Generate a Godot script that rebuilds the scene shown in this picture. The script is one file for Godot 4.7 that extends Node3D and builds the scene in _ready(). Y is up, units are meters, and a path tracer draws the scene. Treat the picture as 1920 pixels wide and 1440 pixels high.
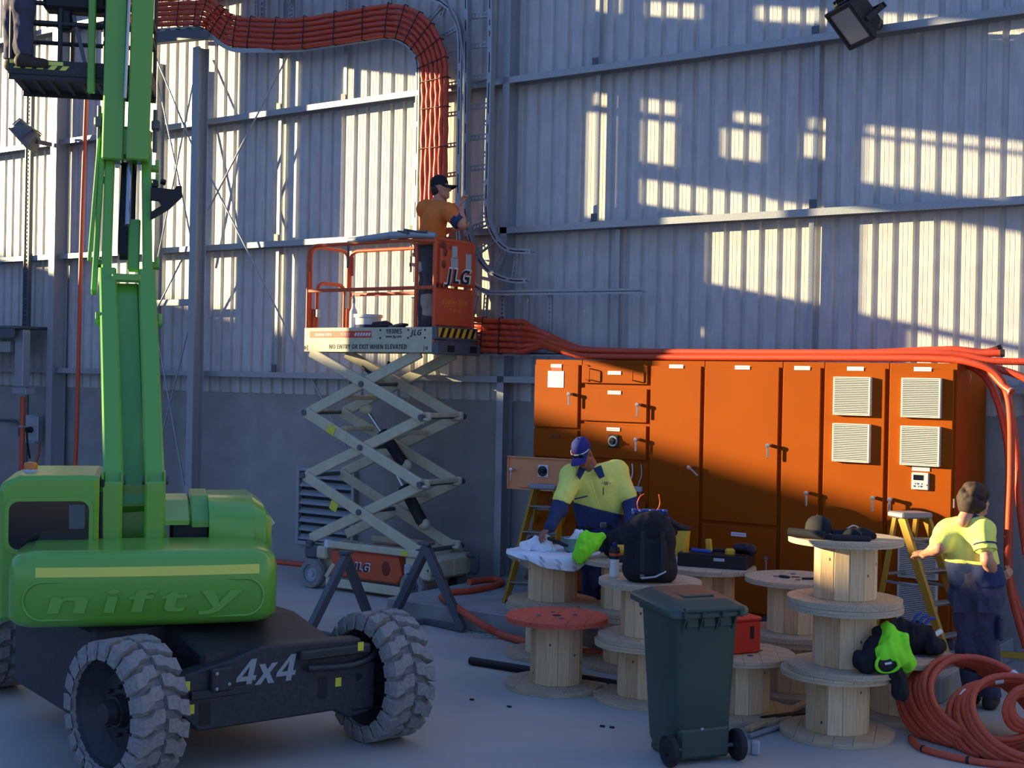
extends Node3D
# A yard beside a corrugated shed wall in low evening sun. Metres, y up; the shed wall is the plane z = 0, its length runs along x.

var M := {}
var used := {}
var font_bold := SystemFont.new()
var font_plain := SystemFont.new()


class Sh:
	# collects triangles; counter-clockwise corners seen from outside
	var s := SurfaceTool.new()
	var g := 1
	func _init() -> void:
		s.begin(Mesh.PRIMITIVE_TRIANGLES)
	func tri(a: Vector3, b: Vector3, c: Vector3, group := -1) -> void:
		s.set_smooth_group(group)
		s.add_vertex(a)
		s.set_smooth_group(group)
		s.add_vertex(c)
		s.set_smooth_group(group)
		s.add_vertex(b)
	func quad(a: Vector3, b: Vector3, c: Vector3, d: Vector3, group := -1) -> void:
		tri(a, b, c, group)
		tri(a, c, d, group)
	func out3(a: Vector3, b: Vector3, c: Vector3, o: Vector3) -> void:
		if (b - a).cross(c - a).dot((a + b + c) / 3.0 - o) > 0.0:
			tri(a, b, c)
		else:
			tri(a, c, b)
	func out4(a: Vector3, b: Vector3, c: Vector3, d: Vector3, o: Vector3) -> void:
		out3(a, b, c, o)
		out3(a, c, d, o)
	func box(c: Vector3, size: Vector3, bev := 0.0, bs := Basis()) -> Sh:
		var h := size / 2.0
		bev = minf(bev, minf(h.x, minf(h.y, h.z)) * 0.9)
		var p := {}
		for ax in 3:
			for sx in [-1, 1]:
				for sy in [-1, 1]:
					for sz in [-1, 1]:
						var q := Vector3(sx * h.x, sy * h.y, sz * h.z)
						for k in 3:
							if k != ax:
								q[k] -= signf(q[k]) * bev
						p[[ax, sx, sy, sz]] = c + bs * q
		for ax in 3:
			for sg in [-1, 1]:
				var r := []
				for uv in [[-1, -1], [1, -1], [1, 1], [-1, 1]]:
					var key := [ax, 0, 0, 0]
					key[1 + ax] = sg
					key[1 + (ax + 1) % 3] = uv[0]
					key[1 + (ax + 2) % 3] = uv[1]
					r.append(p[key])
				out4(r[0], r[1], r[2], r[3], c)
		if bev > 0.0:
			for ax in 3:
				var a := (ax + 1) % 3
				var b := (ax + 2) % 3
				for sa in [-1, 1]:
					for sb in [-1, 1]:
						var r := []
						for sc in [-1, 1]:
							var key := [a, 0, 0, 0]
							key[1 + ax] = sc
							key[1 + a] = sa
							key[1 + b] = sb
							var key2 := key.duplicate()
							key2[0] = b
							r.append(p[key])
							r.append(p[key2])
						out4(r[0], r[1], r[3], r[2], c)
			for sx in [-1, 1]:
				for sy in [-1, 1]:
					for sz in [-1, 1]:
						out3(p[[0, sx, sy, sz]], p[[1, sx, sy, sz]], p[[2, sx, sy, sz]], c)
		return self
	func span(a: Vector3, b: Vector3, w: float, h: float, bev := 0.0, up := Vector3.UP) -> Sh:
		# a square bar from a to b; w across, h along up
		var d := (b - a)
		var z := d.normalized()
		if absf(z.dot(up)) > 0.98:
			up = Vector3.RIGHT if absf(z.x) < 0.9 else Vector3.FORWARD
		var x := up.cross(z).normalized()
		var y := z.cross(x)
		return box((a + b) / 2.0, Vector3(w, h, d.length()), bev, Basis(x, y, z))
	func ring_join(r0: PackedVector3Array, r1: PackedVector3Array, group: int) -> void:
		var n := r0.size()
		for i in n:
			var j := (i + 1) % n
			quad(r0[i], r0[j], r1[j], r1[i], group)
	func cap(r: PackedVector3Array, flip: bool) -> void:
		var m := Vector3.ZERO
		for q in r:
			m += q
		m /= r.size()
		for i in r.size():
			var j := (i + 1) % r.size()
			if flip:
				tri(m, r[j], r[i])
			else:
				tri(m, r[i], r[j])
	func loft(rings: Array, caps := true, smooth := true) -> Sh:
		# rings run counter-clockwise seen from the end they are stacked towards
		g += 1
		for k in rings.size() - 1:
			if not smooth:
				g += 1
			ring_join(rings[k], rings[k + 1], g)
		if caps:
			cap(rings[0], true)
			cap(rings[-1], false)
		return self
	func tube(pts: Array, r, n := 8, caps := true, closed := false) -> Sh:
		var rings := []
		var m := pts.size()
		var up := Vector3.ZERO
		for i in m:
			var a: Vector3 = pts[(i - 1 + m) % m] if closed or i > 0 else pts[0]
			var b: Vector3 = pts[(i + 1) % m] if closed or i < m - 1 else pts[m - 1]
			var z := (b - a).normalized()
			if up == Vector3.ZERO:
				up = Vector3.UP if absf(z.y) < 0.9 else Vector3.RIGHT
			var x := up.cross(z).normalized()
			up = z.cross(x).normalized()
			var rr: float = r[i] if r is Array else r
			var ring := PackedVector3Array()
			for k in n:
				var t := TAU * k / n
				ring.append(pts[i] + (x * cos(t) + up * sin(t)) * rr)
			rings.append(ring)
		if closed:
			rings.append(rings[0])
		return loft(rings, caps and not closed)
	func sweep(pts: Array, prof: PackedVector2Array, up := Vector3.UP, caps := true) -> Sh:
		# profile x goes sideways, y along up; counter-clockwise seen along the path's end
		var m := pts.size()
		for e in prof.size():
			var f := (e + 1) % prof.size()
			g += 1
			for i in m - 1:
				var q := []
				for k in [i, i + 1]:
					var a: Vector3 = pts[maxi(k - 1, 0)]
					var b: Vector3 = pts[mini(k + 1, m - 1)]
					var z := (b - a).normalized()
					var x := up.cross(z).normalized()
					var y := z.cross(x)
					q.append(pts[k] + x * prof[e].x + y * prof[e].y)
					q.append(pts[k] + x * prof[f].x + y * prof[f].y)
				quad(q[0], q[1], q[3], q[2], g)
		if caps:
			for k in [0, m - 1]:
				var a: Vector3 = pts[maxi(k - 1, 0)]
				var b: Vector3 = pts[mini(k + 1, m - 1)]
				var z := (b - a).normalized()
				var x := up.cross(z).normalized()
				var y := z.cross(x)
				var ix := Geometry2D.triangulate_polygon(prof)
				for t in range(0, ix.size(), 3):
					var c := []
					for j in 3:
						c.append(pts[k] + x * prof[ix[t + j]].x + y * prof[ix[t + j]].y)
					out3(c[0], c[1], c[2], pts[k] - z * (1.0 if k > 0 else -1.0))
		return self
	func lathe(prof: Array, n := 24, t := Transform3D(), smooth := false) -> Sh:
		# prof: Vector2(radius, height), walking up the outside (then down the inside)
		g += 1
		for k in prof.size() - 1:
			if not smooth:
				g += 1
			var p: Vector2 = prof[k]
			var q: Vector2 = prof[k + 1]
			for i in n:
				var a := TAU * i / n
				var b := TAU * (i + 1) / n
				var c0 := Vector3(sin(a), 0, cos(a))
				var c1 := Vector3(sin(b), 0, cos(b))
				var v00 := t * (c0 * p.x + Vector3.UP * p.y)
				var v10 := t * (c1 * p.x + Vector3.UP * p.y)
				var v01 := t * (c0 * q.x + Vector3.UP * q.y)
				var v11 := t * (c1 * q.x + Vector3.UP * q.y)
				if p.x > 0.00001:
					tri(v00, v10, v11, g)
				if q.x > 0.00001:
					tri(v00, v11, v01, g)
		return self
	func prism(poly: PackedVector2Array, depth: float, t := Transform3D(), bev := 0.0) -> Sh:
		# polygon in the xy plane, extruded along +z
		if Geometry2D.is_polygon_clockwise(poly):
			poly = poly.duplicate()
			poly.reverse()
		var ins := poly
		if bev > 0.0:
			var o := Geometry2D.offset_polygon(poly, -bev, Geometry2D.JOIN_MITER)
			if o.size() == 1 and o[0].size() == poly.size():
				ins = o[0]
				var best := 0
				for i in ins.size():
					if ins[i].distance_to(poly[0]) < ins[best].distance_to(poly[0]):
						best = i
				var turned := PackedVector2Array()
				for i in ins.size():
					turned.append(ins[(i + best) % ins.size()])
				ins = turned
			else:
				bev = 0.0
		var n := poly.size()
		var lev := [[ins, depth], [poly, depth - bev], [poly, bev], [ins, 0.0]] if bev > 0.0 else [[poly, depth], [poly, 0.0]]
		for k in lev.size() - 1:
			for i in n:
				var j := (i + 1) % n
				var hi: PackedVector2Array = lev[k][0]
				var lo: PackedVector2Array = lev[k + 1][0]
				quad(t * Vector3(lo[i].x, lo[i].y, lev[k + 1][1]), t * Vector3(lo[j].x, lo[j].y, lev[k + 1][1]), t * Vector3(hi[j].x, hi[j].y, lev[k][1]), t * Vector3(hi[i].x, hi[i].y, lev[k][1]))
		var ix := Geometry2D.triangulate_polygon(ins)
		for k in range(0, ix.size(), 3):
			var a := ins[ix[k]]
			var b := ins[ix[k + 1]]
			var c := ins[ix[k + 2]]
			if (b - a).cross(c - a) < 0.0:
				var w := b
				b = c
				c = w
			tri(t * Vector3(a.x, a.y, depth), t * Vector3(b.x, b.y, depth), t * Vector3(c.x, c.y, depth))
			tri(t * Vector3(a.x, a.y, 0), t * Vector3(c.x, c.y, 0), t * Vector3(b.x, b.y, 0))
		return self
	func ball(c: Vector3, r: Vector3, n := 14, bs := Basis()) -> Sh:
		var prof := []
		for i in 9:
			var a := -PI / 2 + PI * i / 8
			prof.append(Vector2(cos(a) if i > 0 and i < 8 else 0.0, sin(a)))
		return lathe(prof, n, Transform3D(bs * Basis.from_scale(r), c), true)
	func mesh() -> ArrayMesh:
		s.generate_normals()
		s.index()
		return s.commit()


func numbered(n: String) -> String:
	used[n] = used.get(n, 0) + 1
	return n if used[n] == 1 else "%s_%03d" % [n, used[n] - 1]


func obj(called: String, sh, m: Material, parent: Node = self) -> MeshInstance3D:
	var o := MeshInstance3D.new()
	o.name = numbered(called) if parent == self else called
	o.mesh = sh.mesh() if sh is Sh else sh
	o.material_override = m
	parent.add_child(o, true)
	return o


func thing(called: String, label: String, category: String, at := Vector3.ZERO, turn := 0.0, group := "") -> Node3D:
	var o := Node3D.new()
	o.name = numbered(called)
	add_child(o)
	o.position = at
	o.rotation.y = turn
	return tag(o, label, category, group)


func tag(o: Node3D, label: String, category := "", group := "") -> Node3D:
	o.set_meta("label", label)
	if category:
		o.set_meta("category", category)
	if group:
		o.set_meta("group", group)
	return o


func struct(called: String, sh, m: Material, label: String) -> MeshInstance3D:
	var o := obj(called, sh, m)
	o.set_meta("kind", "structure")
	o.set_meta("label", label)
	o.set_meta("category", called.split("_")[0])
	return o


func dup(o: Node3D, called: String, label: String, at: Vector3, turn := 0.0) -> Node3D:
	var c: Node3D = o.duplicate()
	c.name = numbered(called)
	add_child(c)
	c.position = at
	c.rotation.y = turn
	c.set_meta("label", label)
	return c


func text(words: String, height: float, font: Font, depth := 0.004) -> TextMesh:
	# lettering as a thin solid, height of a capital letter in metres
	var t := TextMesh.new()
	t.text = words
	t.font = font
	t.font_size = 64
	t.pixel_size = height / 46.0
	t.depth = depth
	t.curve_step = 2.0
	return t


func put(called: String, mesh: Mesh, m: Material, parent: Node, at: Vector3, bs := Basis()) -> MeshInstance3D:
	var o := obj(called, mesh, m, parent)
	o.transform = Transform3D(bs, at)
	return o


func c8(r: int, g: int, b: int) -> Color:
	return Color8(r, g, b)


func mat(called: String, c: Color, rough := 0.6, metal := 0.0, spec := 0.5) -> StandardMaterial3D:
	var m := StandardMaterial3D.new()
	m.resource_name = called
	m.albedo_color = c
	m.roughness = rough
	m.metallic = metal
	m.metallic_specular = spec
	M[called] = m
	return m


func noise_tex(freq: float, ramp: Array, seed_ := 1, size := Vector2i(512, 512), oct := 4, kind := FastNoiseLite.TYPE_SIMPLEX_SMOOTH) -> NoiseTexture2D:
	var n := FastNoiseLite.new()
	n.noise_type = kind
	n.frequency = freq
	n.seed = seed_
	n.fractal_octaves = oct
	var t := NoiseTexture2D.new()
	t.width = size.x
	t.height = size.y
	t.seamless = true
	t.noise = n
	var gr := Gradient.new()
	var offs := PackedFloat32Array()
	var cols := PackedColorArray()
	for q in ramp:
		offs.append(q[0])
		cols.append(q[1])
	gr.offsets = offs
	gr.colors = cols
	t.color_ramp = gr
	return t


func bumps(freq: float, seed_: int, strength: float, size := Vector2i(256, 256)) -> NoiseTexture2D:
	var n := FastNoiseLite.new()
	n.frequency = freq
	n.seed = seed_
	n.fractal_octaves = 3
	var t := NoiseTexture2D.new()
	t.width = size.x
	t.height = size.y
	t.seamless = true
	t.noise = n
	t.as_normal_map = true
	t.bump_strength = strength
	return t


func triplanar(m: StandardMaterial3D, scale: Vector3, world := false) -> StandardMaterial3D:
	m.uv1_triplanar = true
	m.uv1_world_triplanar = world
	m.uv1_scale = scale
	return m


func mottled(called: String, a: Color, b: Color, rough: float, freq: float, scale: Vector3, metal := 0.0, bump := 0.0, seed_ := 3) -> StandardMaterial3D:
	var m := mat(called, Color.WHITE, rough, metal)
	m.albedo_texture = noise_tex(freq, [[0.25, a], [0.75, b]], seed_)
	if bump > 0.0:
		m.normal_enabled = true
		m.normal_texture = bumps(freq * 3.0, seed_ + 7, bump)
	return triplanar(m, scale)


func arc(c: Vector3, u: Vector3, v: Vector3, r: float, a0: float, a1: float, n: int) -> Array:
	var pts := []
	for i in n + 1:
		var a := lerpf(a0, a1, float(i) / n)
		pts.append(c + (u * cos(a) + v * sin(a)) * r)
	return pts


func rounded(pts: Array, r: float, n := 5) -> Array:
	# a polyline with its corners rounded to radius r
	var o := [pts[0]]
	for i in range(1, pts.size() - 1):
		var p: Vector3 = pts[i]
		var a: Vector3 = pts[i - 1] - p
		var b: Vector3 = pts[i + 1] - p
		var q := minf(r, minf(a.length(), b.length()) * 0.49)
		var s: Vector3 = p + a.normalized() * q
		var e: Vector3 = p + b.normalized() * q
		for k in n + 1:
			var t := float(k) / n
			o.append(s.lerp(p, t).lerp(p.lerp(e, t), t))
	o.append(pts[-1])
	return o


func smooth_path(pts: Array, n := 6, closed := false) -> Array:
	# Catmull-Rom through the points
	var o := []
	var m := pts.size()
	for i in (m if closed else m - 1):
		var p0: Vector3 = pts[(i - 1 + m) % m] if closed or i > 0 else pts[0]
		var p1: Vector3 = pts[i]
		var p2: Vector3 = pts[(i + 1) % m]
		var p3: Vector3 = pts[(i + 2) % m] if closed or i < m - 2 else pts[m - 1]
		for k in n:
			o.append(p1.cubic_interpolate(p2, p0, p3, float(k) / n))
	if not closed:
		o.append(pts[m - 1])
	return o


func rrect(w: float, h: float, r: float, n := 4) -> PackedVector2Array:
	var o := PackedVector2Array()
	for q in [[1, 1, 0.0], [-1, 1, PI / 2], [-1, -1, PI], [1, -1, PI * 1.5]]:
		for i in n + 1:
			var a: float = q[2] + PI / 2 * i / n
			o.append(Vector2(q[0] * (w / 2 - r) + cos(a) * r, q[1] * (h / 2 - r) + sin(a) * r))
	return o


func ring_at(p: PackedVector2Array, t: Transform3D, s := Vector2.ONE) -> PackedVector3Array:
	var o := PackedVector3Array()
	for q in p:
		o.append(t * Vector3(q.x * s.x, q.y * s.y, 0))
	return o


func yaw(deg: float) -> Basis:
	return Basis(Vector3.UP, deg_to_rad(deg))

# the clad parts of the plant frame: z from, y from, z to, y to
const SHADE := [[0.00, 0.00, 0.20, 11.50], [0.20, 0.00, 2.95, 3.30], [0.20, 11.00, 2.95, 11.50], [2.95, 0.00, 3.31, 11.50], [3.31, 0.00, 3.45, 3.30], [3.31, 7.92, 3.45, 11.50], [3.45, 0.00, 3.77, 11.50], [3.77, 0.00, 5.50, 3.30], [3.77, 7.84, 4.91, 11.50], [4.82, 5.15, 4.99, 5.30], [4.91, 7.84, 4.99, 8.72], [4.91, 8.82, 5.09, 11.50], [4.99, 5.15, 5.09, 8.72], [5.09, 5.15, 5.27, 11.50], [5.27, 5.15, 5.29, 5.30], [5.27, 5.69, 5.28, 11.50], [5.28, 5.69, 5.29, 5.70], [5.28, 5.74, 5.33, 11.50], [5.29, 5.15, 5.31, 5.70], [5.31, 5.15, 5.35, 5.33], [5.31, 5.68, 5.33, 5.70], [5.33, 5.68, 5.35, 5.93], [5.33, 6.03, 5.36, 11.50], [5.35, 5.15, 5.36, 5.93], [5.36, 5.15, 5.38, 11.50], [5.38, 5.15, 5.40, 6.53], [5.38, 7.66, 5.42, 11.50], [5.40, 5.15, 5.43, 5.36], [5.40, 5.69, 5.43, 6.53], [5.42, 7.66, 5.55, 7.74], [5.42, 7.87, 5.46, 11.50], [5.43, 5.15, 5.48, 6.53], [5.46, 7.87, 5.55, 8.74], [5.46, 9.11, 5.57, 11.50], [5.48, 5.15, 5.50, 5.78], [5.48, 6.04, 5.55, 6.53], [5.50, 0.00, 5.51, 5.78], [5.51, 0.00, 5.55, 5.31], [5.51, 5.70, 5.55, 5.78], [5.55, 0.00, 5.57, 8.74], [5.57, 0.00, 5.69, 11.50], [5.69, 0.00, 6.01, 6.77], [5.69, 7.03, 5.89, 7.21], [5.69, 7.65, 5.89, 7.73], [5.69, 7.87, 5.70, 11.50], [5.70, 7.87, 5.89, 8.74], [5.70, 8.89, 6.00, 11.50], [5.89, 7.03, 6.00, 8.74], [6.00, 7.03, 6.11, 11.50], [6.01, 0.00, 6.05, 5.52], [6.01, 5.61, 6.05, 6.77], [6.05, 0.00, 6.05, 6.77], [6.05, 0.00, 6.11, 6.08], [6.11, 0.00, 6.13, 5.51], [6.11, 5.56, 6.13, 6.08], [6.11, 7.03, 6.33, 7.37], [6.11, 7.66, 6.17, 11.50], [6.13, 0.00, 6.30, 6.08], [6.17, 7.66, 6.33, 7.74], [6.17, 7.84, 6.27, 11.50], [6.27, 7.84, 6.33, 8.77], [6.27, 8.91, 7.11, 11.50], [6.30, 0.00, 8.20, 3.30], [6.30, 5.10, 6.66, 6.08], [6.33, 7.03, 6.35, 8.77], [6.35, 7.01, 6.50, 8.77], [6.50, 7.01, 6.66, 7.48], [6.50, 7.70, 6.54, 8.77], [6.54, 7.70, 6.66, 7.75], [6.54, 7.86, 6.66, 8.77], [6.66, 5.10, 6.66, 7.48], [6.66, 5.10, 6.78, 8.77], [6.78, 5.10, 7.00, 6.07], [6.78, 7.05, 7.60, 7.31], [6.78, 7.73, 6.80, 8.77], [6.80, 7.73, 7.60, 7.77], [6.80, 7.85, 7.11, 8.77], [7.00, 6.00, 7.60, 6.07], [7.11, 7.85, 7.29, 11.50], [7.29, 7.85, 7.60, 8.76], [7.29, 8.85, 7.60, 11.50], [7.60, 6.00, 8.20, 11.50]]

func _ready() -> void:
	var cam := Camera3D.new()
	cam.name = "camera"
	cam.fov = 32.13
	cam.near = 0.1
	cam.far = 300.0
	add_child(cam)
	var look := Basis(Vector3(0.81801, 0.01963, -0.57490), Vector3(-0.01570, 0.99981, 0.01104), Vector3(0.57501, 0.0, 0.81815))
	cam.transform = Transform3D(look.orthonormalized() * Basis(Vector3.RIGHT, -0.004), Vector3(0, 2.4, 12.2))
	cam.current = true
	var env := Environment.new()
	var sky := Sky.new()
	var air := ProceduralSkyMaterial.new()
	air.sky_top_color = Color(0.27, 0.40, 0.64)
	air.sky_horizon_color = Color(0.58, 0.66, 0.78)
	air.sky_curve = 0.18
	air.ground_bottom_color = Color(0.16, 0.15, 0.14)
	air.ground_horizon_color = Color(0.40, 0.44, 0.50)
	sky.sky_material = air
	env.background_mode = Environment.BG_SKY
	env.sky = sky
	env.background_energy_multiplier = 1.75
	env.tonemap_mode = Environment.TONE_MAPPER_LINEAR
	env.tonemap_exposure = 1.1
	env.sdfgi_enabled = true
	env.ssao_enabled = true
	env.ssil_enabled = true
	var we := WorldEnvironment.new()
	we.name = "world_environment"
	we.environment = env
	add_child(we)
	var sun := DirectionalLight3D.new()
	sun.name = "sun"
	sun.light_color = Color(1.0, 0.90, 0.68)
	sun.light_energy = 4.6
	sun.light_angular_distance = 0.22
	sun.sky_mode = DirectionalLight3D.SKY_MODE_LIGHT_ONLY
	sun.shadow_enabled = true
	add_child(sun)
	sun.look_at_from_position(Vector3.ZERO, Vector3(2.2, -0.44, -1.0))
	font_bold.font_names = PackedStringArray(["Droid Sans"])
	font_bold.font_weight = 700
	font_plain.font_names = PackedStringArray(["Droid Sans"])
	materials()
	ground_and_walls()
	neighbours()
	wall_fittings()
	cable_runs()
	switchboard()
	scissor_lift()
	boom_lift()
	drums()
	tools()
	people()


func materials() -> void:
	mottled("wall_sheet", c8(184, 184, 182), c8(196, 196, 193), 0.42, 0.02, Vector3(0.7, 0.25, 0.7))
	mat("steel", c8(150, 156, 160), 0.45, 0.25)
	mottled("galvanised", c8(150, 156, 160), c8(172, 177, 180), 0.42, 0.06, Vector3(2, 2, 2), 0.35)
	mat("dark_steel", c8(92, 98, 104), 0.5, 0.3)
	var fl := mottled("concrete", c8(172, 168, 158), c8(184, 180, 169), 0.72, 0.006, Vector3(0.12, 0.12, 0.12), 0.0, 0.6)
	fl.detail_enabled = true
	fl.detail_albedo = noise_tex(0.02, [[0.0, c8(92, 90, 88)], [0.22, c8(110, 108, 106)], [0.4, c8(128, 128, 128)], [1.0, c8(128, 128, 128)]], 11)
	fl.detail_blend_mode = BaseMaterial3D.BLEND_MODE_MUL
	fl.detail_enabled = false
	mottled("slab", c8(146, 146, 142), c8(160, 160, 154), 0.75, 0.012, Vector3(0.4, 0.4, 0.4), 0.0, 0.8, 5)
	mottled("lower_wall", c8(142, 142, 138), c8(152, 152, 148), 0.6, 0.01, Vector3(0.35, 0.35, 0.35), 0.0, 0.5, 8)
	mottled("pine", c8(214, 182, 136), c8(232, 202, 158), 0.72, 0.012, Vector3(9, 0.5, 9), 0.0, 0.3, 21)
	mottled("pine_pale", c8(224, 196, 150), c8(240, 214, 172), 0.72, 0.012, Vector3(9, 0.5, 9), 0.0, 0.3, 22)
	mottled("pine_dark", c8(190, 154, 112), c8(214, 180, 136), 0.75, 0.012, Vector3(9, 0.5, 9), 0.0, 0.3, 23)
	mottled("board", c8(190, 164, 130), c8(214, 188, 152), 0.75, 0.014, Vector3(0.7, 6, 6), 0.0, 0.3, 24)
	mottled("board_grey", c8(174, 156, 130), c8(200, 180, 150), 0.78, 0.014, Vector3(0.7, 6, 6), 0.0, 0.3, 25)
	mottled("board_red", c8(206, 88, 66), c8(222, 104, 78), 0.75, 0.02, Vector3(1, 6, 3), 0.0, 0.2, 26)
	mat("knot", c8(92, 62, 40), 0.8)
	mottled("cabinet", c8(150, 71, 8), c8(154, 74, 9), 0.6, 0.004, Vector3(0.5, 0.5, 0.5)).metallic_specular = 0.2
	mat("cabinet_gap", c8(120, 44, 12), 0.6)
	mat("cabinet_lining", c8(226, 150, 98), 0.55)
	mottled("cable", c8(190, 66, 34), c8(198, 74, 40), 0.45, 0.02, Vector3(2, 2, 2))
	mottled("hose", c8(196, 78, 50), c8(206, 90, 58), 0.5, 0.02, Vector3(2, 2, 2))
	mat("tie", c8(34, 26, 26), 0.6)
	var gp := mat("lift_green", c8(108, 174, 58), 0.32)
	gp.clearcoat_enabled = true
	gp.clearcoat = 0.5
	gp.clearcoat_roughness = 0.15
	mat("lift_yellow", c8(238, 238, 104), 0.5)
	mottled("chassis", c8(40, 41, 44), c8(52, 52, 54), 0.5, 0.02, Vector3(2, 2, 2))
	mottled("tyre", c8(128, 126, 122), c8(150, 146, 140), 0.9, 0.02, Vector3(3, 3, 3), 0.0, 0.8)
	mat("rubber", c8(38, 38, 40), 0.8)
	mat("black", c8(20, 20, 24), 0.55)
	mat("black_gloss", c8(16, 17, 20), 0.15)
	mat("cloth_black", c8(22, 23, 30), 0.85)
	mottled("cream", c8(196, 188, 156), c8(206, 198, 166), 0.5, 0.01, Vector3(1, 1, 1))
	mat("lift_orange", c8(206, 84, 44), 0.45)
	mat("white", c8(226, 226, 222), 0.5)
	mat("label_white", c8(222, 222, 224), 0.5)
	mat("grey_plastic", c8(170, 176, 180), 0.5)
	mat("vent", c8(206, 204, 196), 0.55)
	mat("chrome", c8(190, 190, 192), 0.22, 0.9)
	mat("bin_green", c8(56, 76, 66), 0.4)
	mat("ladder_yellow", c8(186, 142, 40), 0.55)
	mat("ladder_grey", c8(150, 150, 150), 0.45, 0.4)
	mat("sticker", c8(220, 214, 60), 0.5)
	mat("ink", c8(30, 32, 40), 0.6)
	mat("logo_red", c8(214, 74, 46), 0.5)
	mat("beacon_amber", c8(224, 120, 40), 0.25)
	mat("beacon_base", c8(178, 196, 214), 0.3)
	mat("skin", c8(196, 140, 112), 0.55)
	mat("skin_dark", c8(160, 108, 84), 0.55)
	mottled("hivis_yellow", c8(240, 244, 116), c8(246, 250, 126), 0.85, 0.02, Vector3(3, 3, 3), 0.0, 0.6)
	mottled("hivis_lime", c8(140, 250, 40), c8(150, 255, 50), 0.85, 0.02, Vector3(3, 3, 3), 0.0, 0.6)
	mottled("hivis_orange", c8(226, 118, 44), c8(232, 128, 52), 0.85, 0.02, Vector3(3, 3, 3), 0.0, 0.6)
	mottled("navy", c8(38, 52, 92), c8(46, 60, 102), 0.88, 0.02, Vector3(3, 3, 3), 0.0, 0.6)
	mottled("work_grey", c8(62, 62, 84), c8(76, 74, 96), 0.88, 0.03, Vector3(4, 4, 4), 0.0, 0.8)
	mottled("work_charcoal", c8(74, 72, 76), c8(88, 86, 88), 0.88, 0.03, Vector3(4, 4, 4), 0.0, 0.8)
	mottled("work_pale", c8(176, 172, 160), c8(192, 186, 174), 0.88, 0.03, Vector3(4, 4, 4), 0.0, 0.8)
	mottled("denim", c8(52, 70, 112), c8(62, 80, 122), 0.88, 0.03, Vector3(4, 4, 4), 0.0, 0.8)
	mat("cap_blue", c8(30, 42, 120), 0.8)
	mat("hair_brown", c8(54, 38, 26), 0.75)
	mat("boot", c8(58, 48, 42), 0.7)
	mottled("cloth_white", c8(236, 240, 246), c8(244, 247, 252), 0.85, 0.02, Vector3(4, 4, 4), 0.0, 0.6)
	mat("pale_green", c8(126, 156, 146), 0.6)
	mat("tool_yellow", c8(222, 172, 44), 0.55)
	mat("red_box", c8(206, 52, 36), 0.45)
	mat("blue_plastic", c8(40, 84, 160), 0.5)
	mat("dark_glass", c8(24, 26, 30), 0.1)
	var lens := mat("lamp_glass", c8(150, 152, 150), 0.2)
	lens.metallic = 0.2


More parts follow.
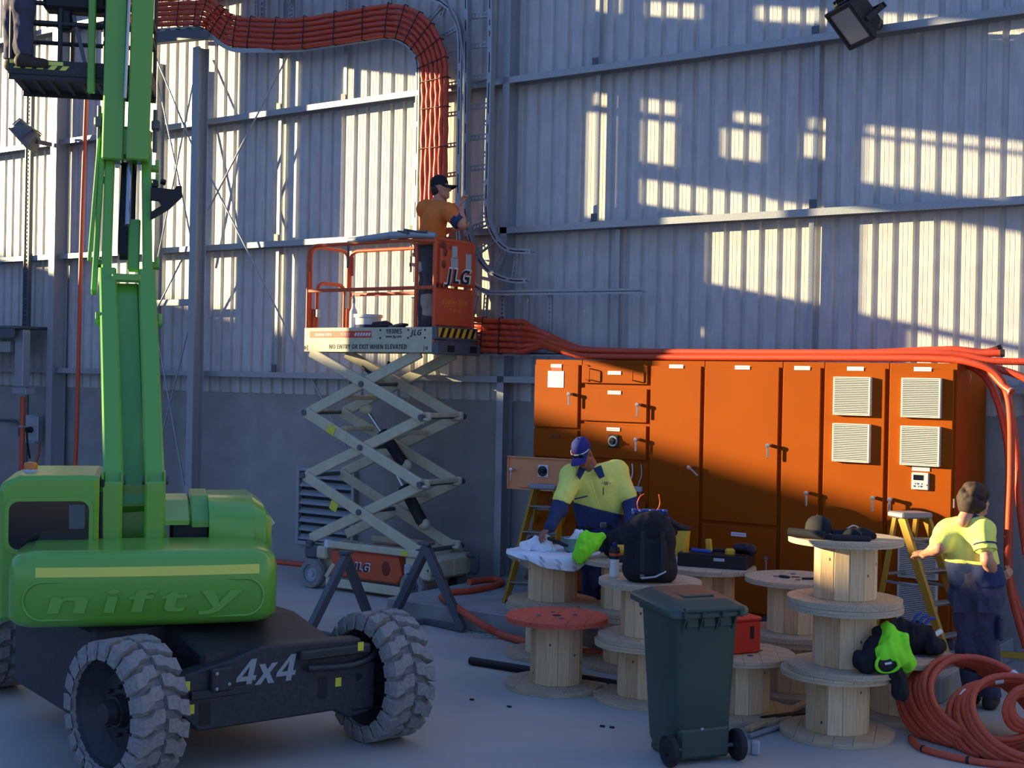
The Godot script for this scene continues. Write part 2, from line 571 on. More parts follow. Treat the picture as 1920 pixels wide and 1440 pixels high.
func ground_and_walls() -> void:
	struct("floor", Sh.new().box(Vector3(-20, -0.15, 20), Vector3(120, 0.3, 60)), M.concrete, "grey concrete yard floor with scuffs and dust")
	var sl := Sh.new()
	sl.box(Vector3(-5.85, 0.1, 1.03), Vector3(5.5, 0.2, 2.06), 0.012)
	struct("floor_slab", sl, M.slab, "low raised concrete slab along the foot of the shed wall")
	var lo := Sh.new()
	lo.box(Vector3(-7.8, 1.08, -0.14), Vector3(27.8, 2.16, 0.24))
	struct("wall_lower", lo, M.lower_wall, "flat grey lower wall below the corrugated sheeting")
	# corrugated sheeting, one mesh per sheet of four ribs
	var wall := thing("wall_back", "tall corrugated steel shed wall on horizontal rails", "wall")
	wall.set_meta("kind", "structure")
	var pitch := 0.1924
	var prof := [[0.0, -0.032], [0.040, -0.032], [0.053, 0.0], [0.087, 0.0], [0.091, -0.0022], [0.095, 0.0], [0.132, 0.0], [0.136, -0.0022], [0.140, 0.0], [0.1794, 0.0], [pitch, -0.032]]
	var sheet := Sh.new()
	for r in 4:
		for i in prof.size() - 1:
			var a := Vector2(r * pitch + prof[i][0], prof[i][1])
			var b := Vector2(r * pitch + prof[i + 1][0], prof[i + 1][1])
			sheet.quad(Vector3(a.x, 0, a.y), Vector3(b.x, 0, b.y), Vector3(b.x, 8.4, b.y), Vector3(a.x, 8.4, a.y))
			sheet.quad(Vector3(b.x, 0, b.y - 0.002), Vector3(a.x, 0, a.y - 0.002), Vector3(a.x, 8.4, a.y - 0.002), Vector3(b.x, 8.4, b.y - 0.002))
	var sm := sheet.mesh()
	for i in 36:
		put("wall_sheet", sm, M.wall_sheet, wall, Vector3(-21.6 + 0.025 + i * pitch * 4, 2.15, 0))
	# rails: channel sections with a lip
	var gp := PackedVector2Array([Vector2(-0.09, 0.035), Vector2(-0.09, -0.035), Vector2(-0.085, -0.035), Vector2(-0.085, 0.03), Vector2(0.085, 0.03), Vector2(0.085, -0.03), Vector2(0.07, -0.03), Vector2(0.07, -0.035), Vector2(0.09, -0.035), Vector2(0.09, 0.035)])
	for y in [2.39, 4.04, 5.70, 7.36]:
		for q in ([[6.1, -21.6]] if y > 3.0 else [[6.1, -3.3], [-7.65, -21.6]]):
			obj("girt", Sh.new().sweep([Vector3(q[0], y, 0.1), Vector3(q[1], y, 0.1)], gp), M.galvanised, wall)
	# columns: rolled sections standing in front of the rails
	for c in [[-16.55, 0.05, 0.28, 8.4, 0.13], [-14.28, 0.19, 0.34, 6.55, 0.07], [-13.36, 0.28, 0.45, 6.62, 0.12], [-8.6, 0.0, 0.19, 8.4, 0.09]]:
		var s := Sh.new()
		var mid: float = (c[1] + c[2]) / 2
		s.box(Vector3(c[0], c[3] / 2, c[2] - 0.006), Vector3(c[4], c[3], 0.012))
		s.box(Vector3(c[0], c[3] / 2, c[1] + 0.006), Vector3(c[4], c[3], 0.012))
		s.box(Vector3(c[0], c[3] / 2, mid), Vector3(0.01, c[3], c[2] - c[1] - 0.02))
		s.box(Vector3(c[0], 0.01, mid), Vector3(c[4] + 0.1, 0.02, c[2] - c[1] + 0.08))
		obj("column", s, M.galvanised, wall)
	# sag rods and cleats between the rails
	for r in [[-7.48, 4.08, 5.66], [-7.50, 5.74, 7.3], [-7.2, 2.43, 4.0], [-5.02, 4.08, 5.66], [-5.04, 2.43, 4.0], [-5.03, 5.74, 7.3], [-11.1, 5.74, 7.3], [-12.2, 5.74, 7.3], [-12.2, 4.08, 5.66], [-12.2, 2.43, 4.0], [-9.98, 4.08, 5.66]]:
		var s := Sh.new()
		s.box(Vector3(r[0], (r[1] + r[2]) / 2, 0.06), Vector3(0.055, r[2] - r[1], 0.03), 0.003)
		obj("sag_rod", s, M.galvanised, wall)
		var cl := Sh.new()
		cl.box(Vector3(r[0], r[1] + 0.045, 0.1), Vector3(0.075, 0.1, 0.008))
		cl.box(Vector3(r[0], r[1] + 0.0, 0.12), Vector3(0.075, 0.008, 0.06))
		obj("cleat", cl, M.dark_steel, wall)
	# thin bracing rods and one strut
	for r in [[Vector3(-14.32, 6.715, 0.36), Vector3(-13.385, 5.172, 0.36)], [Vector3(-13.407, 6.639, 0.34), Vector3(-14.156, 3.936, 0.34)], [Vector3(-14.366, 6.568, 0.3), Vector3(-13.478, 3.908, 0.3)], [Vector3(-13.627, 3.929, 0.36), Vector3(-14.206, 3.15, 0.36)], [Vector3(-13.397, 3.365, 0.34), Vector3(-14.102, 1.312, 0.34)], [Vector3(-14.17, 3.022, 0.36), Vector3(-13.531, 0.672, 0.3)], [Vector3(-11.891, 6.439, 0.22), Vector3(-13.174, 4.506, 0.36)], [Vector3(-13.187, 4.984, 0.36), Vector3(-10.938, 1.453, 0.05)]]:
		obj("brace_rod", Sh.new().tube([r[0], r[1]], 0.011, 6), M.galvanised, wall)
	obj("strut", Sh.new().span(Vector3(-14.3, 3.32, 0.3), Vector3(-13.4, 3.32, 0.3), 0.06, 0.085, 0.004), M.galvanised, wall)


func neighbours() -> void:
	# the other plant of the yard, outside the frame to the left: it throws the shade
	var b := Sh.new()
	b.box(Vector3(-75, 7.375, 18), Vector3(8, 14.75, 28))
	b.box(Vector3(-75, 7.33, 52), Vector3(8, 14.66, 40))
	struct("wall_left", b, M.lower_wall, "long plain building far to the left across the yard")
	var f := Sh.new()
	for r in SHADE:
		f.box(Vector3(-19.5, (r[1] + r[3]) / 2.0, (r[0] + r[2]) / 2.0), Vector3(0.05, r[3] - r[1], r[2] - r[0]))
	struct("wall_left", f, M.lower_wall, "clad plant frame with open bays to the left of the yard")

func rung(a: Vector3, b: Vector3, t: Node3D, m: Material, w := 0.042) -> void:
	# a channel rung with a row of slots: two edge strips joined by short bridges
	var s := Sh.new()
	var d := (b - a)
	var x := d.normalized()
	var y := Vector3.BACK.cross(x).normalized()
	var bs := Basis(x, y, Vector3.BACK)
	for k in [-1, 1]:
		s.box((a + b) / 2 + y * k * w * 0.36, Vector3(d.length(), w * 0.28, 0.006), 0.0, bs)
		s.box((a + b) / 2 + y * k * w * 0.5 + Vector3.FORWARD * 0.012, Vector3(d.length(), 0.004, 0.026), 0.0, bs)
	var n := maxi(2, int(d.length() / 0.045))
	for i in n + 1:
		s.box(a + d * (float(i) / n), Vector3(0.014, w * 0.5, 0.006), 0.0, bs)
	obj("rung", s, m, t)


func rail(pts: Array, deep: float, t: Node3D, m: Material) -> void:
	var s := Sh.new()
	s.sweep(pts, PackedVector2Array([Vector2(-0.006, -deep / 2), Vector2(0.006, -deep / 2), Vector2(0.006, deep / 2), Vector2(-0.006, deep / 2)]), Vector3.BACK)
	s.sweep(pts, PackedVector2Array([Vector2(-0.028, deep / 2 - 0.005), Vector2(0.028, deep / 2 - 0.005), Vector2(0.028, deep / 2), Vector2(-0.028, deep / 2)]), Vector3.BACK)
	obj("side_rail", s, m, t)


func wall_fittings() -> void:
	# the loaded tray: across the top, down beside the ladder and off to the right
	var t := thing("cable_tray", "long galvanised cable tray carrying the orange cables across and down the shed wall", "cable tray")
	rail(rounded([Vector3(-14.28, 6.904, 0.55), Vector3(-13.087, 6.799, 0.55), Vector3(-12.823, 6.513, 0.36), Vector3(-11.704, 6.392, 0.27), Vector3(-10.156, 6.379, 0.27), Vector3(-9.766, 6.143, 0.27), Vector3(-9.756, 5.453, 0.27), Vector3(-9.759, 3.301, 0.27)], 0.3), 0.1, t, M.galvanised)
	rail(rounded([Vector3(-14.302, 7.66, 0.55), Vector3(-13.033, 7.364, 0.55), Vector3(-12.617, 7.172, 0.36), Vector3(-11.721, 7.061, 0.27), Vector3(-10.335, 6.968, 0.27), Vector3(-9.174, 6.598, 0.27), Vector3(-9.149, 5.573, 0.27), Vector3(-9.142, 4.01, 0.27), Vector3(-9.055, 3.527, 0.27), Vector3(-8.754, 3.341, 0.27), Vector3(-6.752, 3.321, 0.27)], 0.45), 0.1, t, M.galvanised)
	rail(rounded([Vector3(-9.601, 3.298, 0.27), Vector3(-9.354, 2.718, 0.27), Vector3(-8.826, 2.678, 0.27), Vector3(-7.463, 2.673, 0.27)], 0.3), 0.1, t, M.galvanised)
	for r in [[Vector3(-14.343, 6.998, 0.23), Vector3(-14.365, 7.752, 0.23)], [Vector3(-12.504, 6.503, 0.22), Vector3(-12.523, 7.192, 0.22)], [Vector3(-11.863, 6.423, 0.22), Vector3(-11.881, 7.097, 0.22)], [Vector3(-10.954, 6.392, 0.22), Vector3(-10.97, 7.026, 0.22)], [Vector3(-10.24, 6.401, 0.22), Vector3(-10.311, 6.964, 0.22)], [Vector3(-9.993, 6.282, 0.22), Vector3(-9.452, 6.7, 0.22)], [Vector3(-9.871, 6.179, 0.22), Vector3(-9.268, 6.37, 0.22)], [Vector3(-9.811, 6.036, 0.22), Vector3(-9.2, 6.095, 0.22)], [Vector3(-9.804, 5.726, 0.22), Vector3(-9.191, 5.738, 0.22)], [Vector3(-9.804, 5.392, 0.22), Vector3(-9.191, 5.394, 0.22)], [Vector3(-9.803, 5.034, 0.22), Vector3(-9.19, 5.043, 0.22)], [Vector3(-9.802, 4.688, 0.22), Vector3(-9.182, 4.711, 0.22)], [Vector3(-9.801, 4.33, 0.22), Vector3(-9.181, 4.355, 0.22)], [Vector3(-9.629, 2.811, 0.22), Vector3(-9.029, 3.38, 0.22)], [Vector3(-9.103, 2.678, 0.22), Vector3(-8.931, 3.324, 0.22)], [Vector3(-8.841, 2.679, 0.22), Vector3(-8.798, 3.333, 0.22)], [Vector3(-8.563, 2.681, 0.22), Vector3(-8.571, 3.329, 0.22)], [Vector3(-8.241, 2.676, 0.22), Vector3(-8.25, 3.334, 0.22)], [Vector3(-7.934, 2.672, 0.22), Vector3(-7.943, 3.333, 0.22)]]:
		rung(r[0], r[1], t, M.galvanised, 0.05)
	for q in [[Vector3(-9.533, 6.533, 0.2), Vector3(-9.467, 6.682, 0.2)], [Vector3(-9.481, 6.318, 0.2), Vector3(-9.283, 6.389, 0.2)]]:
		rung(q[0], q[1], t, M.galvanised, 0.05)
	# arm that carries the tray from the column
	var arm := Sh.new()
	arm.span(Vector3(-14.106, 6.796, 0.55), Vector3(-13.095, 6.732, 0.55), 0.12, 0.14, 0.004)
	arm.span(Vector3(-13.488, 6.848, 0.2), Vector3(-13.016, 6.693, 0.62), 0.1, 0.12, 0.004)
	obj("arm", arm, M.dark_steel, t)
	# the empty tray that turns right and stops
	var e := thing("cable_tray", "empty galvanised ladder tray with slotted rungs, curving out to a bare end", "cable tray")
	rail(smooth_path([Vector3(-9.078, 6.996, 0.3), Vector3(-9.045, 5.915, 0.3), Vector3(-9.026, 4.838, 0.3), Vector3(-9.012, 4.24, 0.3), Vector3(-8.953, 3.969, 0.3), Vector3(-8.799, 3.695, 0.3), Vector3(-8.606, 3.542, 0.3), Vector3(-8.374, 3.471, 0.3), Vector3(-8.163, 3.46, 0.3)], 5), 0.1, e, M.galvanised)
	rail(smooth_path([Vector3(-8.737, 6.941, 0.3), Vector3(-8.719, 5.876, 0.3), Vector3(-8.723, 4.814, 0.3), Vector3(-8.724, 4.248, 0.3), Vector3(-8.661, 4.044, 0.3), Vector3(-8.542, 3.886, 0.3), Vector3(-8.382, 3.797, 0.3), Vector3(-8.114, 3.775, 0.3)], 5), 0.1, e, M.galvanised)
	for r in [[Vector3(-9.097, 6.83, 0.26), Vector3(-8.763, 6.814, 0.26)], [Vector3(-9.088, 6.456, 0.26), Vector3(-8.754, 6.445, 0.26)], [Vector3(-9.08, 6.119, 0.26), Vector3(-8.754, 6.113, 0.26)], [Vector3(-9.071, 5.759, 0.26), Vector3(-8.753, 5.758, 0.26)], [Vector3(-9.063, 5.434, 0.26), Vector3(-8.752, 5.432, 0.26)], [Vector3(-9.063, 5.086, 0.26), Vector3(-8.751, 5.089, 0.26)], [Vector3(-9.054, 4.744, 0.26), Vector3(-8.751, 4.751, 0.26)], [Vector3(-9.046, 4.408, 0.26), Vector3(-8.75, 4.413, 0.26)], [Vector3(-9.016, 4.065, 0.26), Vector3(-8.736, 4.134, 0.26)], [Vector3(-8.883, 3.809, 0.26), Vector3(-8.673, 3.93, 0.26)], [Vector3(-8.65, 3.587, 0.26), Vector3(-8.525, 3.818, 0.26)], [Vector3(-8.403, 3.48, 0.26), Vector3(-8.353, 3.782, 0.26)]]:
		rung(r[0], r[1], e, M.galvanised, 0.06)
	# curved strap from the top of the wall to the empty tray
	var st := obj("steel_strap", Sh.new().sweep(smooth_path([Vector3(-9.354, 6.889, 0.42), Vector3(-9.239, 6.548, 0.42), Vector3(-9.113, 6.315, 0.42), Vector3(-9.046, 6.009, 0.42), Vector3(-9.016, 5.709, 0.42), Vector3(-8.999, 4.048, 0.42)], 5), PackedVector2Array([Vector2(-0.004, -0.045), Vector2(0.004, -0.045), Vector2(0.004, 0.045), Vector2(-0.004, 0.045)]), Vector3(0.75, 0, 0.66)), M.galvanised)
	tag(st, "narrow bent galvanised strap running down between the loaded and the empty tray", "strap")
	# slotted strut high on the left
	var u := thing("slotted_strut", "tall slotted steel strut hung on the wall rails at the far left", "strut")
	var us := Sh.new()
	for k in [-1, 1]:
		us.box(Vector3(-17.2 + k * 0.055, 5.5, 0.22), Vector3(0.02, 5.0, 0.06))
		us.box(Vector3(-17.2 + k * 0.02, 5.5, 0.235), Vector3(0.012, 5.0, 0.004))
	for i in 84:
		us.box(Vector3(-17.2, 3.02 + i * 0.0595, 0.235), Vector3(0.11, 0.022, 0.004))
	obj("channel", us, M.dark_steel, u)
	for y in [4.06, 5.72]:
		obj("bracket", Sh.new().box(Vector3(-17.2, y, 0.2), Vector3(0.16, 0.08, 0.02), 0.003), M.dark_steel, u)
	# short slotted hangers above the tray
	for p in [Vector3(-14.311, 7.342, 0.1), Vector3(-12.519, 7.112, 0.1), Vector3(-12.006, 7.024, 0.1)]:
		var h := thing("tray_hanger", "short slotted hanger above the top cable tray, " + ["left beside the green boom", "over the first straight run", "over the second bend"][used.get("tray_hanger", 0)], "hanger")
		var hs := Sh.new()
		for k in [-1, 1]:
			hs.box(p + Vector3(k * 0.022, 0.1, 0), Vector3(0.012, 0.7, 0.03))
		for i in 10:
			hs.box(p + Vector3(0, -0.22 + i * 0.07, 0.012), Vector3(0.04, 0.03, 0.004))
		obj("channel", hs, M.galvanised, h)
	floodlights()
	# louvred vent low on the wall
	var v := thing("louvre_vent", "dark grey louvred wall vent behind the scissor lift", "vent")
	var vf := Sh.new()
	var vw := 0.92
	var vh := 0.92
	for k in [-1, 1]:
		vf.box(Vector3(k * vw / 2, 0, 0), Vector3(0.05, vh + 0.05, 0.08), 0.006)
		vf.box(Vector3(0, k * vh / 2, 0), Vector3(vw - 0.05, 0.05, 0.08), 0.006)
	v.position = Vector3(-11.33, 0.76, 0.02)
	obj("frame", vf, M.galvanised, v)
	obj("backing", Sh.new().box(Vector3(0, 0, -0.03), Vector3(vw - 0.05, vh - 0.05, 0.01)), M.black, v)
	var sl := Sh.new().box(Vector3.ZERO, Vector3(vw - 0.06, 0.085, 0.008), 0.0, Basis(Vector3.RIGHT, -0.75))
	var slm := sl.mesh()
	for i in 8:
		put("slat", slm, M.galvanised, v, Vector3(0, -vh / 2 + 0.075 + i * 0.11, 0.01))
	# lower left corner: awning over a doorway, outlet box, pipe and hose
	var a := thing("awning", "shallow grey steel awning over the doorway at the far left", "awning")
	obj("roof_panel", Sh.new().box(Vector3(-18.0, 3.0, 0.38), Vector3(2.4, 0.04, 0.7), 0.005), M.dark_steel, a)
	obj("fascia", Sh.new().box(Vector3(-18.0, 2.91, 0.7), Vector3(2.38, 0.14, 0.05), 0.005), M.dark_steel, a)
	obj("beam", Sh.new().box(Vector3(-18.1, 2.72, 0.55), Vector3(2.1, 0.16, 0.1), 0.005), M.galvanised, a)
	obj("duct", Sh.new().box(Vector3(-16.881, 2.557, 0.5), Vector3(0.2, 0.82, 0.12), 0.006), M.galvanised, a)
	obj("duct_collar", Sh.new().box(Vector3(-16.84, 2.08, 0.5), Vector3(0.34, 0.09, 0.16), 0.006), M.galvanised, a)
	var dd := struct("door_1", Sh.new().box(Vector3(-17.899, 1.038, 0.02), Vector3(0.9, 2.2, 0.06), 0.01), M.lower_wall, "flat grey door under the awning at the far left")
	obj("pull_bar", Sh.new().tube(rounded([Vector3(-18.103, 1.615, 0.06), Vector3(-17.528, 1.619, 0.14), Vector3(-17.447, 1.543, 0.14), Vector3(-17.442, 1.399, 0.14)], 0.05), 0.02, 8), M.dark_steel, dd)
	var p := thing("conduit_pipe", "orange conduit running down from the awning duct to the ground", "pipe")
	obj("pipe", Sh.new().tube([Vector3(-16.851, 2.002, 0.5), Vector3(-16.853, 1.263, 0.5), Vector3(-16.851, 0.8, 0.5), Vector3(-16.861, 0.337, 0.5)], 0.035, 10), M.hose, p)
	obj("clip", Sh.new().box(Vector3(-16.85, 1.571, 0.5), Vector3(0.09, 0.03, 0.09), 0.004), M.galvanised, p)
	var ob := thing("outlet_box", "pale grey power outlet box with a black plug on the wall at the left", "outlet box")
	obj("body", Sh.new().box(Vector3(-16.997, 1.521, 0.2), Vector3(0.24, 0.42, 0.14), 0.015), M.grey_plastic, ob)
	obj("cover", Sh.new().box(Vector3(-16.883, 1.527, 0.28), Vector3(0.2, 0.36, 0.02), 0.008), M.grey_plastic, ob)
	obj("plug", Sh.new().lathe([Vector2(0, 0), Vector2(0.045, 0), Vector2(0.045, 0.05), Vector2(0.03, 0.1), Vector2(0, 0.1)], 14, Transform3D(Basis(Vector3.RIGHT, PI / 2), Vector3(-16.933, 1.517, 0.29))), M.rubber, ob)
	obj("lead", Sh.new().tube(smooth_path([Vector3(-16.806, 1.524, 0.37), Vector3(-16.865, 1.522, 0.4), Vector3(-16.873, 1.375, 0.4), Vector3(-16.858, 1.103, 0.36)], 5), 0.014, 6), M.rubber, ob)
	var ld := obj("flexible_lead", Sh.new().tube(smooth_path([Vector3(-16.863, 1.307, 0.2), Vector3(-16.854, 1.137, 0.22), Vector3(-16.839, 1.008, 0.3), Vector3(-16.774, 1.047, 0.4), Vector3(-16.801, 0.955, 0.45)], 6), 0.016, 6), M.hose)
	tag(ld, "short orange flexible lead looping below the outlet box", "lead")
	var hz := obj("air_hose", Sh.new().tube(smooth_path([Vector3(-15.578, 6.668, 0.45), Vector3(-15.607, 5.705, 0.45), Vector3(-15.644, 4.22, 0.45), Vector3(-15.66, 2.805, 0.45), Vector3(-15.671, 1.613, 0.45), Vector3(-15.707, 0.866, 0.45), Vector3(-15.777, 0.413, 0.45)], 5), 0.03, 8), M.hose)
	tag(hz, "long red hose hanging down the left of the wall beside the green boom", "hose")
	var ht := obj("floor_hose", Sh.new().tube(smooth_path([Vector3(-12.471, 0.03, 0.175), Vector3(-12.053, 0.03, 0.119), Vector3(-11.482, 0.03, 0.043), Vector3(-10.93, 0.03, -0.03), Vector3(-10.395, 0.03, 0.19)], 5), 0.032, 8), M.hose)
	tag(ht, "orange hose lying along the foot of the wall behind the scissor lift wheels", "hose")
	var h2 := obj("floor_hose", Sh.new().tube(smooth_path([Vector3(-8.25, 0.23, 1.602), Vector3(-8.131, 0.23, 1.315), Vector3(-8.132, 0.23, 0.896), Vector3(-8.214, 0.23, 0.628), Vector3(-8.362, 0.23, 0.51), Vector3(-8.455, 0.23, 0.646), Vector3(-8.471, 0.23, 0.862)], 6), 0.035, 8), M.hose)
	tag(h2, "orange hose bent in a hairpin on the slab beside the scissor lift", "hose")
	var h3 := obj("floor_hose", Sh.new().tube(smooth_path([Vector3(-8.117, 0.23, 1.789), Vector3(-7.802, 0.23, 2.05), Vector3(-7.474, 0.19, 2.228), Vector3(-7.265, 0.12, 2.258), Vector3(-7.107, 0.04, 2.18), Vector3(-6.754, 0.04, 2.302), Vector3(-6.396, 0.04, 2.369), Vector3(-5.958, 0.04, 2.323)], 6), 0.035, 8), M.hose)
	tag(h3, "orange hose dropping off the slab and running behind the red topped drum", "hose")


func floodlight(called_label: String, at: Vector3, bs: Basis, sc: float, glass_m: Material) -> void:
	var t := thing("floodlight", called_label, "floodlight")
	t.transform = Transform3D(bs.scaled(Vector3.ONE * sc), at)
	# housing faces +z
	var rings := []
	for q in [[0.20, 0.16, -0.2], [0.30, 0.24, -0.17], [0.44, 0.36, -0.02], [0.46, 0.38, 0.02]]:
		rings.append(ring_at(rrect(q[0], q[1], 0.03, 2), Transform3D(Basis(), Vector3(0, 0, q[2]))))
	obj("housing", Sh.new().loft(rings, true, false), M.black, t)
	var fr := Sh.new()
	for k in [-1, 1]:
		fr.box(Vector3(k * 0.215, 0, 0.03), Vector3(0.05, 0.4, 0.03), 0.008)
		fr.box(Vector3(0, k * 0.18, 0.03), Vector3(0.4, 0.045, 0.03), 0.008)
	obj("front_frame", fr, M.black, t)
	obj("lens", Sh.new().box(Vector3(0, 0, 0.026), Vector3(0.38, 0.32, 0.008)), glass_m, t)
	var gear := Sh.new()
	gear.box(Vector3(0, 0.17, -0.1), Vector3(0.28, 0.12, 0.16), 0.02)
	for k in 5:
		gear.box(Vector3(-0.1 + k * 0.05, 0.235, -0.1), Vector3(0.012, 0.03, 0.15))
	obj("gear_box", gear, M.black, t)
	var yk := Sh.new()
	for k in [-1, 1]:
		yk.box(Vector3(k * 0.25, -0.02, -0.1), Vector3(0.012, 0.05, 0.2))
	yk.box(Vector3(0, -0.02, -0.22), Vector3(0.51, 0.05, 0.012))
	obj("yoke", yk, M.black, t)


func floodlights() -> void:
	var p1: Vector3 = Vector3(-4.414, 5.62, 0.75)
	floodlight("black floodlight with a grey glass at the top right of the wall", p1, Basis(Vector3.UP, -0.75) * Basis(Vector3.RIGHT, 0.72) * Basis(Vector3.BACK, -0.02), 1.0, M.lamp_glass)
	var f := get_node("floodlight")
	var a1 := thing("floodlight_bracket", "black bracket arm joining the top right floodlight to its wall rail", "bracket")
	obj("arm", Sh.new().span(p1 + Vector3(0.16, -0.02, -0.12), Vector3(-4.365, 5.729, 0.2), 0.05, 0.05, 0.006), M.black, a1)
	obj("knuckle", Sh.new().lathe([Vector2(0, -0.05), Vector2(0.06, -0.05), Vector2(0.06, 0.05), Vector2(0, 0.05)], 14, Transform3D(Basis(Vector3.RIGHT, PI / 2), Vector3(-4.369, 5.726, 0.3))), M.black, a1)
	var p2: Vector3 = Vector3(-16.641, 5.667, 0.7)
	floodlight("weathered grey floodlight on a rail at the upper left of the wall", p2, Basis(Vector3.UP, -0.9) * Basis(Vector3.RIGHT, 0.75), 0.95, M.lamp_glass)
	var g := get_node("floodlight_001")
	for k in ["housing", "front_frame", "gear_box", "yoke"]:
		g.get_node(k).material_override = M.dark_steel
	var a2 := thing("floodlight_bracket", "grey bracket arm holding the upper left floodlight", "bracket")
	obj("arm", Sh.new().span(p2 + Vector3(0.15, -0.03, -0.1), Vector3(-16.581, 5.648, 0.3), 0.05, 0.06, 0.006), M.dark_steel, a2)


func tubes_along(center: Array, n: int, gap: float, sel := []) -> Array:
	# n parallel paths in the plane of the wall, spread across the run
	var o := []
	for k in n:
		var p := []
		for i in center.size():
			var a: Vector3 = center[maxi(i - 1, 0)]
			var b: Vector3 = center[mini(i + 1, center.size() - 1)]
			var d := (b - a)
			d.z = 0
			var nn := Vector3(-d.y, d.x, 0).normalized()
			p.append(center[i] + nn * (k - (n - 1) / 2.0) * gap + Vector3(0, 0, 0.008 * sin(i * 1.7 + k * 2.1)))
		o.append(p)
	return o


func cable_runs() -> void:
	var c := smooth_path([Vector3(-14.972, 7.227, 0.62), Vector3(-13.989, 7.116, 0.62), Vector3(-13.265, 7.034, 0.62), Vector3(-13.007, 6.981, 0.6), Vector3(-12.917, 6.883, 0.5), Vector3(-12.765, 6.758, 0.42), Vector3(-12.46, 6.704, 0.36), Vector3(-11.722, 6.594, 0.35), Vector3(-10.926, 6.565, 0.35), Vector3(-10.256, 6.549, 0.35), Vector3(-9.914, 6.465, 0.35), Vector3(-9.673, 6.285, 0.35), Vector3(-9.527, 6.035, 0.35), Vector3(-9.48, 5.715, 0.35), Vector3(-9.473, 5.108, 0.35), Vector3(-9.472, 4.139, 0.35), Vector3(-9.45, 3.532, 0.35), Vector3(-9.348, 3.138, 0.35), Vector3(-9.07, 2.937, 0.35), Vector3(-8.772, 2.877, 0.35), Vector3(-8.403, 2.863, 0.36), Vector3(-8.163, 2.85, 0.4)], 8)
	var runs := tubes_along(c, 6, 0.065)
	var ends := [
		[Vector3(-7.785, 2.754, 0.55), Vector3(-7.259, 2.67, 0.85), Vector3(-6.963, 2.638, 0.92), Vector3(-5.84, 2.634, 0.92), Vector3(-4.276, 2.64, 0.92), Vector3(-3.529, 2.636, 0.92), Vector3(-3.219, 2.598, 0.92), Vector3(-3.041, 2.499, 0.9), Vector3(-2.947, 2.26, 0.9), Vector3(-2.93, 1.734, 0.88), Vector3(-2.945, 1.205, 0.85), Vector3(-2.924, 0.768, 0.85), Vector3(-2.789, 0.281, 0.85)],
		[Vector3(-7.785, 2.771, 0.55), Vector3(-7.311, 2.681, 0.82), Vector3(-7.006, 2.644, 0.85), Vector3(-5.877, 2.641, 0.85), Vector3(-4.302, 2.646, 0.85), Vector3(-3.461, 2.638, 0.85), Vector3(-3.151, 2.556, 0.85), Vector3(-3.009, 2.346, 0.8), Vector3(-2.917, 1.952, 0.8), Vector3(-2.878, 1.47, 0.8), Vector3(-2.815, 1.037, 0.8)],
		[Vector3(-7.819, 2.795, 0.5), Vector3(-7.356, 2.699, 0.75), Vector3(-7.049, 2.657, 0.78), Vector3(-5.913, 2.642, 0.78), Vector3(-4.329, 2.647, 0.78), Vector3(-3.476, 2.639, 0.8), Vector3(-3.151, 2.582, 0.85), Vector3(-2.936, 2.523, 0.85), Vector3(-2.787, 2.46, 0.85)],
		[Vector3(-7.82, 2.817, 0.5), Vector3(-7.325, 2.73, 0.8), Vector3(-6.983, 2.697, 0.89), Vector3(-5.857, 2.685, 0.89), Vector3(-4.288, 2.687, 0.89), Vector3(-3.64, 2.691, 0.86), Vector3(-3.337, 2.671, 0.82), Vector3(-3.122, 2.628, 0.8), Vector3(-2.812, 2.623, 0.76)],
		[Vector3(-7.854, 2.847, 0.45), Vector3(-7.376, 2.749, 0.72), Vector3(-7.026, 2.698, 0.82), Vector3(-5.893, 2.687, 0.82), Vector3(-4.315, 2.689, 0.82), Vector3(-3.745, 2.705, 0.82), Vector3(-3.433, 2.721, 0.8), Vector3(-3.216, 2.69, 0.78), Vector3(-3.065, 2.692, 0.76)],
		[Vector3(-7.855, 2.876, 0.45), Vector3(-7.415, 2.767, 0.66), Vector3(-7.069, 2.706, 0.75), Vector3(-5.93, 2.689, 0.75), Vector3(-4.341, 2.691, 0.75), Vector3(-3.675, 2.717, 0.75), Vector3(-3.406, 2.718, 0.74), Vector3(-3.217, 2.702, 0.7), Vector3(-3.105, 2.73, 0.68)],
	]
	var where := ["lowest in the bundle", "second from the bottom of the bundle", "third from the bottom of the bundle", "third from the top of the bundle", "second from the top of the bundle", "uppermost in the bundle"]
	for k in 6:
		var p: Array = runs[k].duplicate()
		p.append_array(smooth_path(ends[k], 6))
		var o := obj("orange_cable", Sh.new().tube(p, 0.0305, 10), M.cable)
		tag(o, "thick orange power cable strapped to the wall tray, " + where[k], "cable", "orange cables on the wall tray")
		if k >= 4:
			obj("end_cap", Sh.new().tube([p[-1], p[-1] + (p[-1] - p[-2]).normalized() * 0.03], 0.034, 10), M.tie, o)
	# cable ties across the bundle belong to the tray
	var tray := get_node("cable_tray")
	for i in range(3, c.size() - 6, 5):
		var d: Vector3 = (c[i + 1] - c[i - 1]).normalized()
		var nn := Vector3(-d.y, d.x, 0).normalized()
		var s := Sh.new()
		var w := 0.2
		var zz := 0.036
		var q := [c[i] - nn * w + Vector3(0, 0, -zz), c[i] - nn * w + Vector3(0, 0, zz), c[i] + nn * w + Vector3(0, 0, zz), c[i] + nn * w + Vector3(0, 0, -zz)]
		for j in 4:
			s.span(q[j], q[(j + 1) % 4], 0.008, 0.008)
		obj("cable_tie", s, M.tie, tray)
